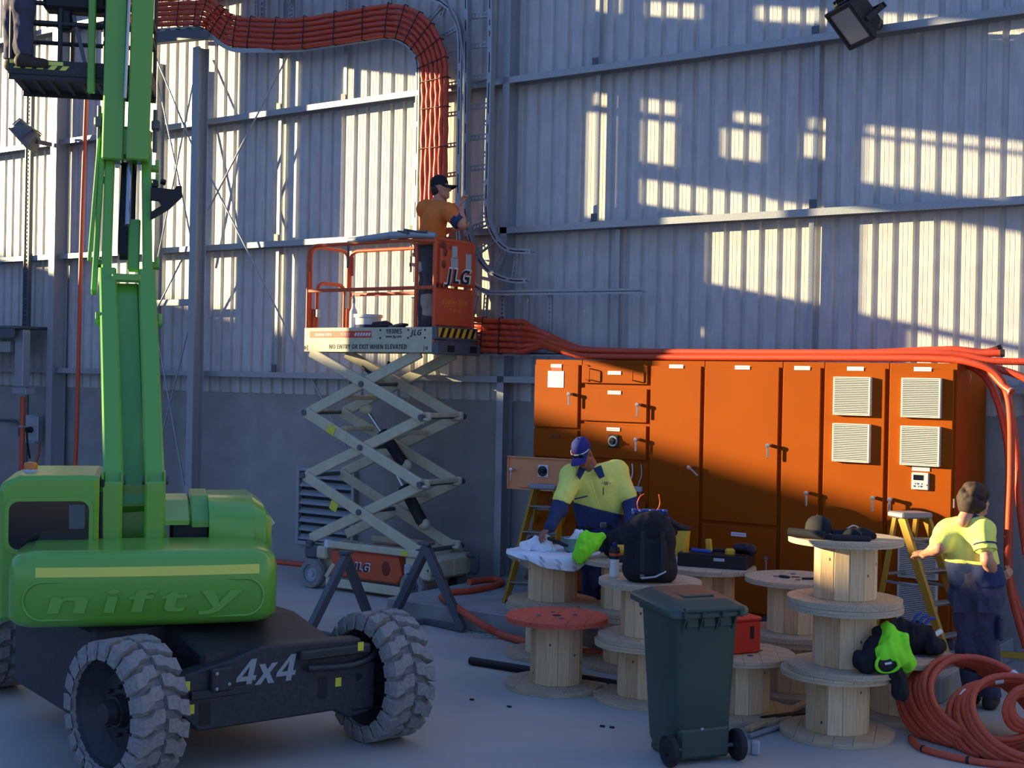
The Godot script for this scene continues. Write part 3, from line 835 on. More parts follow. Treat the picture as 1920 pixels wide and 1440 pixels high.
	# second layer of cable fanning down onto the cabinets
	for k in 4:
		var p := smooth_path([Vector3(-8.771, 2.807, 0.3) + Vector3(0, 0.08 * k - 0.05, 0), Vector3(-8.345, 2.806, 0.34) + Vector3(0, 0.07 * k - 0.05, 0), Vector3(-7.886, 2.755, 0.5) + Vector3(0, 0.05 * k, 0), Vector3(-7.446, 2.685, 0.66) + Vector3(0, 0.02 * k, -0.06 * k), Vector3(-6.966, 2.637, 0.71) + Vector3(0, 0, -0.07 * k), Vector3(-4.861, 2.641, 0.71) + Vector3(0, 0, -0.07 * k)], 6)
		tag(obj("orange_cable", Sh.new().tube(p, 0.0305, 10), M.cable), "short orange cable fanning onto the cabinet tops, " + ["nearest the front edge", "second from the front edge", "third from the front edge", "deepest on the cabinet tops"][k], "cable", "orange cables fanning onto the cabinets")
	# extra tails at the right end
	var tails := [
		[[Vector3(-3.218, 2.601, 0.8), Vector3(-3.116, 2.53, 0.85), Vector3(-3.006, 2.425, 0.9), Vector3(-2.919, 2.369, 0.95)], "short stub of orange cable with a cut end sticking out beyond the cabinets"],
		[[Vector3(-3.348, 2.592, 0.7), Vector3(-3.185, 2.477, 0.72), Vector3(-3.062, 2.211, 0.74), Vector3(-2.98, 1.815, 0.76), Vector3(-2.973, 1.285, 0.78), Vector3(-2.947, 0.848, 0.8), Vector3(-2.782, 0.384, 0.8)], "orange cable hanging in a long bow at the right end of the cabinets"],
		[[Vector3(-3.49, 2.565, 0.6), Vector3(-3.37, 2.493, 0.62), Vector3(-3.44, 2.336, 0.6)], "orange cable tail drooping just behind the top corner of the end cabinet"],
	]
	for q in tails:
		var o := obj("cable_tail", Sh.new().tube(smooth_path(q[0], 6), 0.03, 10), M.cable)
		tag(o, q[1], "cable")
		var e: Vector3 = q[0][-1]
		var b: Vector3 = q[0][-2]
		obj("end_ring", Sh.new().tube([e.lerp(b, 0.12), e.lerp(b, 0.16)], 0.033, 10), M.label_white, o)

func nameplate(o: Node3D, at: Vector3, w := 0.15, h := 0.036) -> void:
	var n := obj("nameplate", Sh.new().box(at, Vector3(w, h, 0.004), 0.001), M.label_white, o)
	obj("print", Sh.new().box(at + Vector3(0, 0.0, 0.0025), Vector3(w * 0.8, h * 0.22, 0.001)), M.grey_plastic, n)


func lever(o: Node3D, at: Vector3, turn := 0.0) -> void:
	# swing handle: chrome boss standing off the door with a blade hanging from it
	var bs := Basis(Vector3.BACK, turn)
	var h := obj("handle", Sh.new().lathe([Vector2(0, 0), Vector2(0.016, 0), Vector2(0.016, 0.05), Vector2(0.02, 0.055), Vector2(0.02, 0.07), Vector2(0, 0.072)], 12, Transform3D(Basis(Vector3.RIGHT, PI / 2), at)), M.chrome, o)
	obj("blade", Sh.new().box(at + bs * Vector3(0, -0.055, 0.062), Vector3(0.02, 0.12, 0.012), 0.004, bs), M.chrome, h)


func door(o: Node3D, x0: float, x1: float, y0: float, y1: float) -> MeshInstance3D:
	var d := obj("door", Sh.new().box(Vector3((x0 + x1) / 2, (y0 + y1) / 2, 0.985), Vector3(x1 - x0, y1 - y0, 0.03), 0.006), M.cabinet, o)
	return d


func vent_grille(o: Node3D, x: float, y: float, w := 0.335) -> void:
	var f := Sh.new()
	for k in [-1, 1]:
		f.box(Vector3(x + k * (w / 2 - 0.008), y, 1.02), Vector3(0.016, w, 0.045), 0.003)
		f.box(Vector3(x, y + k * (w / 2 - 0.006), 1.02), Vector3(w - 0.03, 0.012, 0.045), 0.003)
	f.box(Vector3(x, y, 1.003), Vector3(w - 0.02, w - 0.02, 0.004))
	var g := obj("vent_grille", f, M.vent, o)
	var s := Sh.new()
	for i in 20:
		s.box(Vector3(x, y - w / 2 + 0.02 + i * (w - 0.04) / 19.0, 1.028), Vector3(w - 0.03, 0.0085, 0.028), 0.0, Basis())
	obj("slat_bank", s, M.vent, g).set_meta("kind", "stuff")


func isolator(o: Node3D, at: Vector3, plate: Material, ringm: Material) -> void:
	var p := obj("rotary_switch", Sh.new().box(at, Vector3(0.115, 0.125, 0.016), 0.006), plate, o)
	obj("dial_ring", Sh.new().lathe([Vector2(0.036, 0), Vector2(0.052, 0), Vector2(0.052, 0.008), Vector2(0.036, 0.008)], 24, Transform3D(Basis(Vector3.RIGHT, PI / 2), at + Vector3(0, 0, 0.008))), ringm, p)
	obj("knob", Sh.new().lathe([Vector2(0, 0), Vector2(0.032, 0), Vector2(0.028, 0.03), Vector2(0, 0.03)], 18, Transform3D(Basis(Vector3.RIGHT, PI / 2), at + Vector3(0, 0, 0.008))), M.black, p)
	obj("knob_bar", Sh.new().box(at + Vector3(0.012, 0, 0.045), Vector3(0.05, 0.014, 0.02), 0.004), M.black, p)


func cabinet(label: String, x0: float, x1: float) -> Node3D:
	var t := thing("electrical_cabinet", label, "cabinet", Vector3.ZERO, 0.0, "")
	var b := Sh.new()
	b.box(Vector3((x0 + x1) / 2, 1.445, 0.54), Vector3(x1 - x0 - 0.004, 2.31, 0.86), 0.004)
	obj("body", b, M.cabinet, t)
	obj("plinth", Sh.new().box(Vector3((x0 + x1) / 2, 0.245, 0.53), Vector3(x1 - x0 - 0.002, 0.09, 0.82), 0.004), M.dark_steel, t)
	var g := Sh.new()
	g.box(Vector3(x1 - 0.018, 1.43, 0.962), Vector3(0.022, 2.2, 0.012))
	obj("door_gap", g, M.cabinet_gap, t)
	return t


func switchboard() -> void:
	var g := 0.016
	# first unit from the left
	var a := cabinet("leftmost orange cabinet with a white notice taped to its upper door", -7.6, -7.042)
	var d := door(a, -7.59, -7.065, 1.92, 2.55)
	nameplate(d, Vector3(-7.329, 2.537, 1.004), 0.13)
	obj("red_label", Sh.new().box(Vector3(-7.322, 2.5, 1.003), Vector3(0.12, 0.034, 0.003)), M.logo_red, d)
	var nt := obj("notice", Sh.new().box(Vector3(-7.333, 2.403, 1.003), Vector3(0.19, 0.165, 0.002)), M.label_white, d)
	for i in 5:
		obj("print_line", Sh.new().box(Vector3(-7.332, 2.403, 1.005) + Vector3(0, 0.05 - i * 0.024, 0), Vector3(0.14, 0.006, 0.001)), M.grey_plastic, nt)
	lever(d, Vector3(-7.135, 2.258, 1))
	d = door(a, -7.59, -7.065, 1.62, 1.9)
	obj("slot_frame", Sh.new().box(Vector3(-7.326, 1.831, 1.004), Vector3(0.11, 0.03, 0.006), 0.002), M.cabinet_gap, d)
	d = door(a, -7.59, -7.065, 0.31, 1.6)
	obj("edge_trim", Sh.new().box(Vector3(-7.32, 1.601, 1.004), Vector3(0.22, 0.014, 0.006)), M.vent, d)
	# second unit
	var b := cabinet("orange cabinet with three short doors and an open wiring bay below them", -7.042, -6.262)
	d = door(b, -7.03, -6.285, 2.37, 2.55)
	nameplate(d, Vector3(-6.651, 2.476, 1.004))
	for q in [Vector3(-6.922, 2.457, 1), Vector3(-6.433, 2.459, 1)]:
		var hs := Sh.new()
		hs.tube(rounded([q + Vector3(0, 0.055, 0), q + Vector3(0.01, 0.055, 0.05), q + Vector3(0.01, -0.055, 0.05), q + Vector3(0, -0.055, 0)], 0.012), 0.006, 6)
		obj("pull_handle", hs, M.cabinet, d)
	var hg := Sh.new()
	for q in [Vector3(-6.967, 2.546, 1), Vector3(-6.964, 2.398, 1), Vector3(-6.305, 2.547, 1)]:
		hg.box(q, Vector3(0.045, 0.012, 0.02), 0.003, Basis(Vector3.BACK, -0.3))
	obj("hinge_tab", hg, M.cabinet, d)
	d = door(b, -7.03, -6.285, 2.0, 2.325)
	nameplate(d, Vector3(-6.647, 2.284, 1.004))
	lever(d, Vector3(-6.356, 2.173, 1))
	d = door(b, -7.03, -6.285, 1.64, 1.97)
	nameplate(d, Vector3(-6.651, 1.926, 1.004))
	isolator(d, Vector3(-6.645, 1.812, 1.01), M.black, M.grey_plastic)
	lever(d, Vector3(-6.366, 1.839, 1))
	d = door(b, -7.03, -6.285, 0.31, 1.24)
	var bay := Sh.new()
	bay.box(Vector3(-6.66, 1.44, 0.964), Vector3(0.72, 0.34, 0.01))
	var bo := obj("wiring_bay", bay, M.black, b)
	for i in 7:
		obj("wire", Sh.new().tube(smooth_path([Vector3(-6.95 + i * 0.1, 1.6, 0.975), Vector3(-6.93 + i * 0.1, 1.5, 1.0), Vector3(-6.97 + i * 0.1, 1.38, 0.99), Vector3(-6.94 + i * 0.1, 1.29, 0.975)], 5), 0.006, 5), [M.grey_plastic, M.dark_steel, M.white][i % 3], bo)
	obj("terminal_rail", Sh.new().box(Vector3(-6.66, 1.36, 0.985), Vector3(0.66, 0.05, 0.03), 0.004), M.grey_plastic, bo)
	# the bay's door swung right round to the left
	var od := obj("open_door", Sh.new().box(Vector3(-0.385, 0, 0), Vector3(0.77, 0.33, 0.012), 0.003), M.cabinet_lining, b)
	od.transform = Transform3D(Basis(Vector3.UP, 0.09), Vector3(-7.05, 1.45, 1.04))
	var lip := Sh.new()
	for k in [-1, 1]:
		lip.box(Vector3(-0.385, k * 0.16, 0.012), Vector3(0.77, 0.012, 0.03))
		lip.box(Vector3(-0.385 + k * 0.379, 0, 0.012), Vector3(0.012, 0.3, 0.03))
	obj("return_edge", lip, M.cabinet_lining, od)
	isolator(od, Vector3(-0.36, 0.03, 0.016), M.label_white, M.black)
	lever(od, Vector3(-0.7, 0.03, 0.006))
	obj("stiffener", Sh.new().box(Vector3(-0.46, -0.125, 0.016), Vector3(0.34, 0.04, 0.02), 0.003), M.cabinet_lining, od)
	# third unit
	var c := cabinet("narrow plain orange cabinet right of the open wiring bay", -6.262, -5.69)
	d = door(c, -6.25, -5.713, 0.31, 2.55)
	nameplate(d, Vector3(-5.975, 2.546, 1.004))
	lever(d, Vector3(-5.788, 1.603, 1), 0.9)
	# fourth unit
	var e := cabinet("widest orange cabinet with a tall door over a square lower door", -5.69, -4.91)
	d = door(e, -5.678, -4.933, 1.12, 2.55)
	nameplate(d, Vector3(-5.294, 2.543, 1.004))
	lever(d, Vector3(-5.003, 1.843, 1))
	d = door(e, -5.678, -4.933, 0.31, 1.09)
	nameplate(d, Vector3(-5.299, 1.014, 1.004))
	isolator(d, Vector3(-5.324, 0.817, 1.01), M.black, M.grey_plastic)
	lever(d, Vector3(-4.998, 0.827, 1))
	# fifth unit
	var f := cabinet("slim plain orange cabinet left of the two vented ones", -4.91, -4.516)
	d = door(f, -4.898, -4.539, 0.31, 2.55)
	nameplate(d, Vector3(-4.714, 2.545, 1.004))
	lever(d, Vector3(-4.628, 1.439, 1))
	# sixth and seventh, with vents
	var h := cabinet("orange cabinet with two vent grilles and no display", -4.516, -3.932)
	d = door(h, -4.504, -3.955, 0.31, 2.55)
	nameplate(d, Vector3(-4.223, 2.545, 1.004))
	for y in [2.306, 1.9]:
		vent_grille(d, -4.24, y)
	lever(d, Vector3(-4.026, 1.436, 1))
	var k := cabinet("orange end cabinet with four vent grilles and a small display panel", -3.932, -3.352)
	d = door(k, -3.92, -3.375, 0.31, 2.55)
	nameplate(d, Vector3(-3.636, 2.548, 1.004))
	nameplate(d, Vector3(-3.633, 1.706, 1.004))
	for y in [2.306, 1.9, 0.95, 0.57]:
		vent_grille(d, -3.637, y)
	lever(d, Vector3(-3.877, 1.433, 1))
	var mt := obj("display_panel", Sh.new().box(Vector3(-3.634, 1.603, 1.01), Vector3(0.145, 0.145, 0.03), 0.006), M.vent, d)
	var ctr: Vector3 = Vector3(-3.629, 1.604, 1.026)
	obj("screen", Sh.new().box(ctr + Vector3(-0.018, 0.03, 0), Vector3(0.085, 0.045, 0.003)), M.dark_glass, mt)
	for i in 6:
		obj("button", Sh.new().box(ctr + Vector3(-0.05 + (i % 3) * 0.028, -0.022 - (i / 3) * 0.022, 0), Vector3(0.016, 0.014, 0.006), 0.002), M.blue_plastic if i % 2 else M.grey_plastic, mt)
	obj("button", Sh.new().box(ctr + Vector3(0.05, -0.03, 0), Vector3(0.014, 0.014, 0.006), 0.002), M.grey_plastic, mt)
	obj("hinge", Sh.new().tube([Vector3(-3.353, 1.473, 1), Vector3(-3.352, 1.397, 1)], 0.008, 6), M.chrome, k)

func scissor_lift() -> void:
	var t := thing("scissor_lift", "cream and orange scissor lift raised high against the shed wall", "scissor lift", Vector3(-9.72, 0, 0.8))
	# chassis
	var ch := Sh.new()
	ch.box(Vector3(0, 0.30, 0), Vector3(1.5, 0.34, 0.5), 0.02)
	ch.box(Vector3(0.78, 0.36, 0.0), Vector3(0.34, 0.24, 0.74), 0.02)
	ch.box(Vector3(-0.72, 0.40, 0), Vector3(0.34, 0.14, 0.7), 0.02)
	ch.box(Vector3(0.93, 0.36, 0.0), Vector3(0.1, 0.2, 0.5), 0.015)
	var cho := obj("chassis", ch, M.cream, t)
	obj("plate", Sh.new().box(Vector3(0.87, 0.36, 0.2), Vector3(0.02, 0.2, 0.3), 0.003).box(Vector3(0.985, 0.36, -0.12), Vector3(0.012, 0.18, 0.22), 0.003), M.cream, cho)
	for i in 5:
		obj("bolt", Sh.new().lathe([Vector2(0, 0), Vector2(0.012, 0), Vector2(0.012, 0.01), Vector2(0, 0.012)], 8, Transform3D(Basis(Vector3.BACK, -PI / 2), Vector3(0.955, 0.3 + 0.06 * (i % 3), 0.05 + 0.09 * i))), M.dark_steel, cho)
	var bl := Sh.new()
	bl.span(Vector3(0.9, 0.47, -0.3), Vector3(1.03, 0.44, -0.3), 0.04, 0.03, 0.008)
	bl.tube(rounded([Vector3(0.94, 0.46, -0.34), Vector3(1.06, 0.45, -0.34), Vector3(1.06, 0.26, -0.34), Vector3(0.94, 0.26, -0.34)], 0.05), 0.018, 8)
	obj("bumper_loop", bl, M.dark_steel, cho)
	for k in [-1, 1]:
		var rl := Sh.new()
		rl.box(Vector3(0.17, 0.515, k * 0.37), Vector3(1.31, 0.075, 0.06), 0.008)
		obj("top_rail", rl, M.cream, t)
	obj("rail_end", Sh.new().box(Vector3(-0.5, 0.515, 0.37), Vector3(0.06, 0.085, 0.07), 0.006), M.label_white, t)
	obj("rail_sticker", Sh.new().box(Vector3(0.63, 0.515, 0.402), Vector3(0.09, 0.05, 0.002)), M.sticker, t)
	var lower := Sh.new()
	lower.box(Vector3(0.03, 0.09, 0.36), Vector3(1.1, 0.1, 0.05), 0.01)
	lower.span(Vector3(-0.52, 0.14, 0.37), Vector3(-0.4, 0.3, 0.37), 0.03, 0.05, 0.004)
	lower.span(Vector3(0.62, 0.14, 0.37), Vector3(0.7, 0.34, 0.37), 0.03, 0.04, 0.004)
	obj("pothole_guard", lower, M.cream, t)
	for k in [-1, 1]:
		var tray := Sh.new()
		var prof := PackedVector2Array([Vector2(-0.46, 0.15), Vector2(0.5, 0.15), Vector2(0.56, 0.24), Vector2(0.5, 0.44), Vector2(-0.46, 0.44)])
		tray.prism(prof, 0.12, Transform3D(Basis(), Vector3(0.02, 0.02, 0.26 if k > 0 else -0.38)), 0.015)
		var tr := obj("side_tray", tray, M.lift_orange, t)
		if k > 0:
			put("logo_outline", text("JLG", 0.085, outline_font(), 0.003), M.label_white, tr, Vector3(0.02, 0.30, 0.384), Basis(Vector3(1.2, 0, 0), Vector3(0.2, 1, 0), Vector3.BACK))
			put("logo", text("JLG", 0.085, font_bold), M.ink, tr, Vector3(0.02, 0.30, 0.387), Basis(Vector3(1.2, 0, 0), Vector3(0.2, 1, 0), Vector3.BACK))
			obj("scrape", Sh.new().ball(Vector3(0.36, 0.32, 0.375), Vector3(0.07, 0.09, 0.012)), M.cabinet_gap, tr)
	obj("control_socket", Sh.new().box(Vector3(0.66, 0.34, 0.37), Vector3(0.08, 0.11, 0.05), 0.008), M.grey_plastic, t)
	for q in [[-0.72, 0.37], [-0.72, -0.34], [0.72, 0.34], [0.72, -0.34]]:
		var w := Sh.new()
		var wt := Transform3D(Basis(Vector3.RIGHT, PI / 2) , Vector3(q[0], 0.162, q[1] - 0.055))
		w.lathe([Vector2(0.10, 0.0), Vector2(0.15, 0.0), Vector2(0.162, 0.02), Vector2(0.162, 0.09), Vector2(0.15, 0.11), Vector2(0.105, 0.11), Vector2(0.10, 0.085), Vector2(0.1, 0.0)], 28, wt)
		var wo := obj("wheel", w, M.tyre, t)
		var hb := Sh.new()
		hb.lathe([Vector2(0.0, 0.02), Vector2(0.1, 0.02), Vector2(0.1, 0.085), Vector2(0.085, 0.1), Vector2(0.075, 0.07), Vector2(0.035, 0.07), Vector2(0.03, 0.095), Vector2(0, 0.095)], 24, wt)
		obj("hub", hb, M.dark_steel if q[0] > 0 else M.grey_plastic, wo)
	obj("steer_bracket", Sh.new().box(Vector3(-0.78, 0.4, 0.3), Vector3(0.2, 0.16, 0.14), 0.03).box(Vector3(-0.8, 0.48, 0.34), Vector3(0.09, 0.09, 0.1), 0.02), M.dark_steel, t)
	# scissor stack: three crossed pairs on each side
	var ys := [0.54, 1.255, 1.97, 2.66]
	for sd in [1, -1]:
		for k in 3:
			var z: float = sd * 0.30
			var z2: float = sd * 0.245
			var xr := 0.80 - 0.0 * k
			var xl := -0.90
			if k == 0:
				xl = -0.83
			var x_top_l := -0.90 if k < 2 else -0.84
			var x_top_r := 0.80 if k < 2 else 0.72
			obj("scissor_arm", Sh.new().span(Vector3(xl, ys[k], z), Vector3(x_top_r, ys[k + 1], z), 0.045, 0.115, 0.008, Vector3.UP), M.cream, t)
			obj("scissor_arm", Sh.new().span(Vector3(xr, ys[k], z2 if sd < 0 else z + 0.05), Vector3(x_top_l, ys[k + 1], z2 if sd < 0 else z + 0.05), 0.045, 0.115, 0.008, Vector3.UP), M.cream, t)
	for q in [[-0.90, 1.255], [-0.90, 1.97], [0.80, 1.255], [0.80, 1.97], [0.80, 0.54], [-0.05, 0.9], [-0.05, 1.61], [-0.05, 2.31]]:
		var pin := obj("pivot_pin", Sh.new().tube([Vector3(q[0], q[1], -0.38), Vector3(q[0], q[1], 0.385)], 0.024, 10), M.dark_steel, t)
		for k in [-1, 1]:
			obj("pin_collar", Sh.new().tube([Vector3(q[0], q[1], k * 0.36), Vector3(q[0], q[1], k * 0.39)], 0.034, 10), M.dark_steel, pin)
	for q in [[0.8, 1.255, 0.3], [0.8, 1.97, 0.3], [0.8, 1.255, -0.26], [0.8, 1.97, -0.26], [0.8, 0.56, -0.26]]:
		obj("pin_bracket", Sh.new().box(Vector3(q[0] + 0.02, q[1] + 0.01, q[2]), Vector3(0.11, 0.09, 0.05), 0.012).tube([Vector3(q[0] - 0.05, q[1] - 0.02, q[2] + 0.06), Vector3(q[0] + 0.1, q[1] - 0.02, q[2] + 0.06)], 0.016, 8), M.cream, t)
	for q in [[0.8, 1.275], [0.8, 1.99], [0.35, 1.09], [-0.42, 1.8], [0.35, 1.78], [-0.4, 2.15]]:
		obj("cross_tie", Sh.new().box(Vector3(q[0], q[1], 0), Vector3(0.09, 0.05, 0.5), 0.008), M.cream, t)
	for q in [[-0.48, 1.83, 0.378], [-0.42, 0.98, 0.378]]:
		obj("arm_sticker", Sh.new().box(Vector3(q[0], q[1] - 0.04, q[2]), Vector3(0.11, 0.1, 0.003), 0.0, Basis(Vector3.BACK, -0.4)), M.sticker, t)
	# lift rams
	for q in [[Vector3(-0.28, 2.02, 0.02), Vector3(0.3, 1.42, 0.02)], [Vector3(0.02, 1.46, -0.05), Vector3(0.52, 0.78, -0.05)]]:
		var a: Vector3 = q[0]
		var b: Vector3 = q[1]
		var ram := obj("lift_ram", Sh.new().tube([a.lerp(b, 0.42), b], 0.065, 14), M.black, t)
		obj("rod", Sh.new().tube([a, a.lerp(b, 0.45)], 0.026, 10), M.chrome, ram)
		obj("ram_eye", Sh.new().ball(b, Vector3(0.09, 0.07, 0.06)), M.cream, ram)
		obj("ram_eye", Sh.new().ball(a, Vector3(0.09, 0.06, 0.06)), M.cream, ram)
	obj("hose_loop", Sh.new().tube(smooth_path([Vector3(-0.15, 2.5, 0.25), Vector3(0.05, 2.42, 0.3), Vector3(0.2, 2.46, 0.28), Vector3(0.24, 2.56, 0.25)], 5), 0.018, 6), M.rubber, t)
	# platform deck
	var pl := obj("platform", Sh.new().box(Vector3(0, 2.72, 0), Vector3(1.84, 0.06, 0.72), 0.006), M.cream, t)
	var toe := Sh.new()
	for k in [-1, 1]:
		toe.box(Vector3(0, 2.795, k * 0.365), Vector3(1.85, 0.27, 0.012), 0.003)
	toe.box(Vector3(-0.92, 2.795, 0), Vector3(0.012, 0.27, 0.72), 0.003)
	obj("toe_board", toe, M.cream, pl)
	var et := Sh.new()
	et.box(Vector3(0.95, 2.87, 0), Vector3(0.06, 0.14, 0.74), 0.006)
	et.box(Vector3(0.95, 2.77, 0), Vector3(0.04, 0.05, 0.68), 0.004)
	et.box(Vector3(0.97, 2.70, 0), Vector3(0.08, 0.12, 0.76), 0.006)
	obj("end_step", et, M.dark_steel, pl)
	for k in [-1, 1]:
		obj("step_pocket", Sh.new().box(Vector3(1.0115, 2.705, k * 0.2 - 0.05), Vector3(0.004, 0.07, 0.12)), M.black, pl)
	obj("hazard_band", Sh.new().box(Vector3(0.981, 2.875, 0), Vector3(0.003, 0.1, 0.66)), M.tool_yellow, pl)
	var hz := Sh.new()
	for i in 6:
		var z := 0.27 - i * 0.108
		hz.prism(PackedVector2Array([Vector2(-0.045, -0.05), Vector2(0.005, -0.05), Vector2(0.055, 0.05), Vector2(0.005, 0.05)]), 0.002, Transform3D(Basis(Vector3(0, 0, -1), Vector3.UP, Vector3.RIGHT), Vector3(0.983, 2.875, z)))
	obj("hazard_stripe", hz, M.black, pl)
	# lettering along the toe board
	var zf := 0.372
	obj("hire_band", Sh.new().box(Vector3(-0.38, 2.855, zf), Vector3(0.92, 0.075, 0.002)), M.logo_red, pl)
	put("lettering", text("coates hire", 0.035, font_bold, 0.002), M.label_white, pl, Vector3(-0.63, 2.855, zf + 0.002))
	put("lettering", text("13 15 52", 0.026, font_bold, 0.002), M.label_white, pl, Vector3(-0.30, 2.855, zf + 0.002))
	var chev := Sh.new()
	for i in 6:
		chev.prism(PackedVector2Array([Vector2(0, 0.018), Vector2(-0.016, -0.018), Vector2(0.01, -0.018), Vector2(0.026, 0.018)]), 0.002, Transform3D(Basis(), Vector3(-0.15 + i * 0.04, 2.855, zf + 0.001)))
	obj("chevron", chev, M.label_white, pl)
	put("lettering", text("1930ES", 0.05, font_bold, 0.002), M.ink, pl, Vector3(0.40, 2.885, zf))
	put("lettering", text("www.jlg.com", 0.026, font_bold, 0.002), M.ink, pl, Vector3(0.40, 2.83, zf))
	put("logo", text("JLG", 0.06, font_bold, 0.002), M.ink, pl, Vector3(0.715, 2.87, zf), Basis(Vector3(1.1, 0, 0), Vector3(0.25, 1, 0), Vector3.BACK))
	put("lettering", text("NO ENTRY OR EXIT WHEN ELEVATED", 0.05, font_bold, 0.002), M.ink, pl, Vector3(0.02, 2.718, zf), Basis().scaled(Vector3(0.95, 1, 1)))
	put("lettering", text("o|", 0.045, font_bold, 0.002), M.ink, pl, Vector3(-0.89, 2.71, zf))
	put("lettering", text("|o", 0.045, font_bold, 0.002), M.ink, pl, Vector3(0.84, 2.71, zf))
	var rv := Sh.new()
	for q in [[0.21, 2.9], [0.21, 2.815], [0.60, 2.9], [0.60, 2.815], [0.83, 2.9], [0.83, 2.815]]:
		rv.ball(Vector3(q[0], q[1], zf), Vector3(0.012, 0.012, 0.006), 8)
	obj("rivet", rv, M.ink, pl)
	# guard rails
	var r := 0.021
	for k in [1, -1]:
		var z: float = k * 0.35
		var fr := obj("guard_rail", Sh.new().tube(rounded([Vector3(-0.9, 2.75, z), Vector3(-0.9, 3.86, z), Vector3(0.68, 3.86, z), Vector3(0.68, 2.75, z)], 0.14, 6), r, 10), M.lift_orange, t)
		obj("mid_rail", Sh.new().span(Vector3(-0.9, 3.35, z), Vector3(0.92, 3.35, z), 0.03, 0.04, 0.006), M.lift_orange, fr)
		if k > 0:
			obj("upper_rail", Sh.new().tube([Vector3(0.62, 3.86, z), Vector3(0.93, 3.84, z)], r, 10), M.lift_orange, fr)
		obj("gusset", Sh.new().box(Vector3(-0.87, 3.68, z), Vector3(0.05, 0.22, 0.014), 0.004), M.lift_orange, fr)
	var gate := Sh.new()
	gate.tube(rounded([Vector3(-0.91, 2.75, 0.3), Vector3(-0.91, 3.86, 0.3), Vector3(-0.91, 3.86, -0.33), Vector3(-0.91, 2.75, -0.33)], 0.14, 6), r, 10)
	obj("end_rail", gate, M.lift_orange, t)
	var gl := Sh.new()
	gl.tube(rounded([Vector3(-0.86, 2.75, 0.24), Vector3(-0.86, 3.45, 0.24), Vector3(-0.86, 3.45, -0.22), Vector3(-0.86, 2.75, -0.22)], 0.12, 6), r, 10)
	gl.box(Vector3(-0.88, 3.0, 0.26), Vector3(0.04, 0.3, 0.07), 0.006)
	obj("entry_gate", gl, M.lift_orange, t)
	obj("latch_plate", Sh.new().box(Vector3(-0.83, 3.1, 0.262), Vector3(0.04, 0.09, 0.05), 0.004).box(Vector3(-0.85, 3.28, -0.24), Vector3(0.05, 0.2, 0.06), 0.006), M.grey_plastic, t)
	for q in [[-0.3, 0.35], [0.02, -0.35]]:
		obj("lanyard_pin", Sh.new().box(Vector3(q[0], 3.83, q[1]), Vector3(0.02, 0.12, 0.02)).box(Vector3(q[0], 3.68, q[1]), Vector3(0.025, 0.18, 0.03), 0.006), M.dark_steel, t)
	# control box end
	var cp := Sh.new()
	cp.box(Vector3(0.91, 3.64, 0), Vector3(0.05, 0.5, 0.7), 0.02)
	cp.box(Vector3(0.95, 3.58, 0.0), Vector3(0.06, 0.4, 0.6), 0.02)
	cp.box(Vector3(0.91, 3.15, 0), Vector3(0.05, 0.42, 0.68), 0.02)
	for k in [-1, 1]:
		cp.tube([Vector3(0.92, 2.75, k * 0.34), Vector3(0.92, 3.86, k * 0.34)], r, 10)
	cp.tube([Vector3(0.92, 3.86, 0.34), Vector3(0.92, 3.86, -0.34)], r, 10)
	var co := obj("control_end", cp, M.lift_orange, t)
	var side := Basis(Vector3(0, 0, -1), Vector3.UP, Vector3.RIGHT)
	put("logo_outline", text("JLG", 0.15, outline_font(), 0.003), M.label_white, co, Vector3(0.983, 3.48, -0.0), side * Basis(Vector3(1.25, 0, 0), Vector3(0.2, 1, 0), Vector3.BACK))
	put("logo", text("JLG", 0.15, font_bold), M.ink, co, Vector3(0.985, 3.48, -0.0), side * Basis(Vector3(1.25, 0, 0), Vector3(0.2, 1, 0), Vector3.BACK))
	put("lettering", text("coates hire", 0.06, font_bold, 0.003), M.hivis_orange, co, Vector3(0.937, 3.21, 0.0), side)
	put("lettering", text("13 15 52", 0.04, font_bold, 0.003), M.hivis_orange, co, Vector3(0.937, 3.12, 0.0), side)
	obj("underline", Sh.new().box(Vector3(0.937, 3.165, 0), Vector3(0.003, 0.008, 0.34)), M.hivis_orange, co)
	for q in [[3.74, 0.08, 0.09, 0.13], [3.62, 0.08, 0.12, 0.12], [3.66, -0.17, 0.1, 0.16]]:
		obj("notice", Sh.new().box(Vector3(0.982, q[0], q[1]), Vector3(0.003, q[3], q[2])), M.grey_plastic, co)
	var ho := Sh.new()
	for q in [[3.8, 0.26], [3.73, 0.24], [3.6, 0.26]]:
		ho.ball(Vector3(0.98, q[0], q[1]), Vector3(0.012, 0.045, 0.035), 10)
	obj("hand_hole", ho, M.cabinet_gap, co)
	# sleeve lying over the top rail
	var sv := obj("foam_sleeve", Sh.new().tube([Vector3(-10.0, 3.895, 1.15), Vector3(-9.72, 3.905, 1.15), Vector3(-9.4, 3.925, 1.15), Vector3(-9.05, 3.92, 1.15), Vector3(-8.82, 3.9, 1.1)], [0.034, 0.04, 0.043, 0.042, 0.036], 12), M.galvanised)
	tag(sv, "grey foam sleeve resting along the top rail of the scissor lift", "sleeve")
	var sv2 := obj("cable_bundle", Sh.new().tube(smooth_path([Vector3(-9.3, 3.965, 1.16), Vector3(-9.2, 3.95, 1.19), Vector3(-9.12, 3.93, 1.2), Vector3(-9.2, 3.975, 1.17), Vector3(-9.05, 3.95, 1.18), Vector3(-8.9, 3.94, 1.16)], 6), 0.012, 6), M.dark_steel)
	tag(sv2, "loose dark lead tangled on the top rail of the scissor lift", "lead")
	# things on the deck
	var bk := thing("bucket", "white and blue plastic bucket standing on the scissor lift deck", "bucket", Vector3(-9.93, 2.75, 0.9))
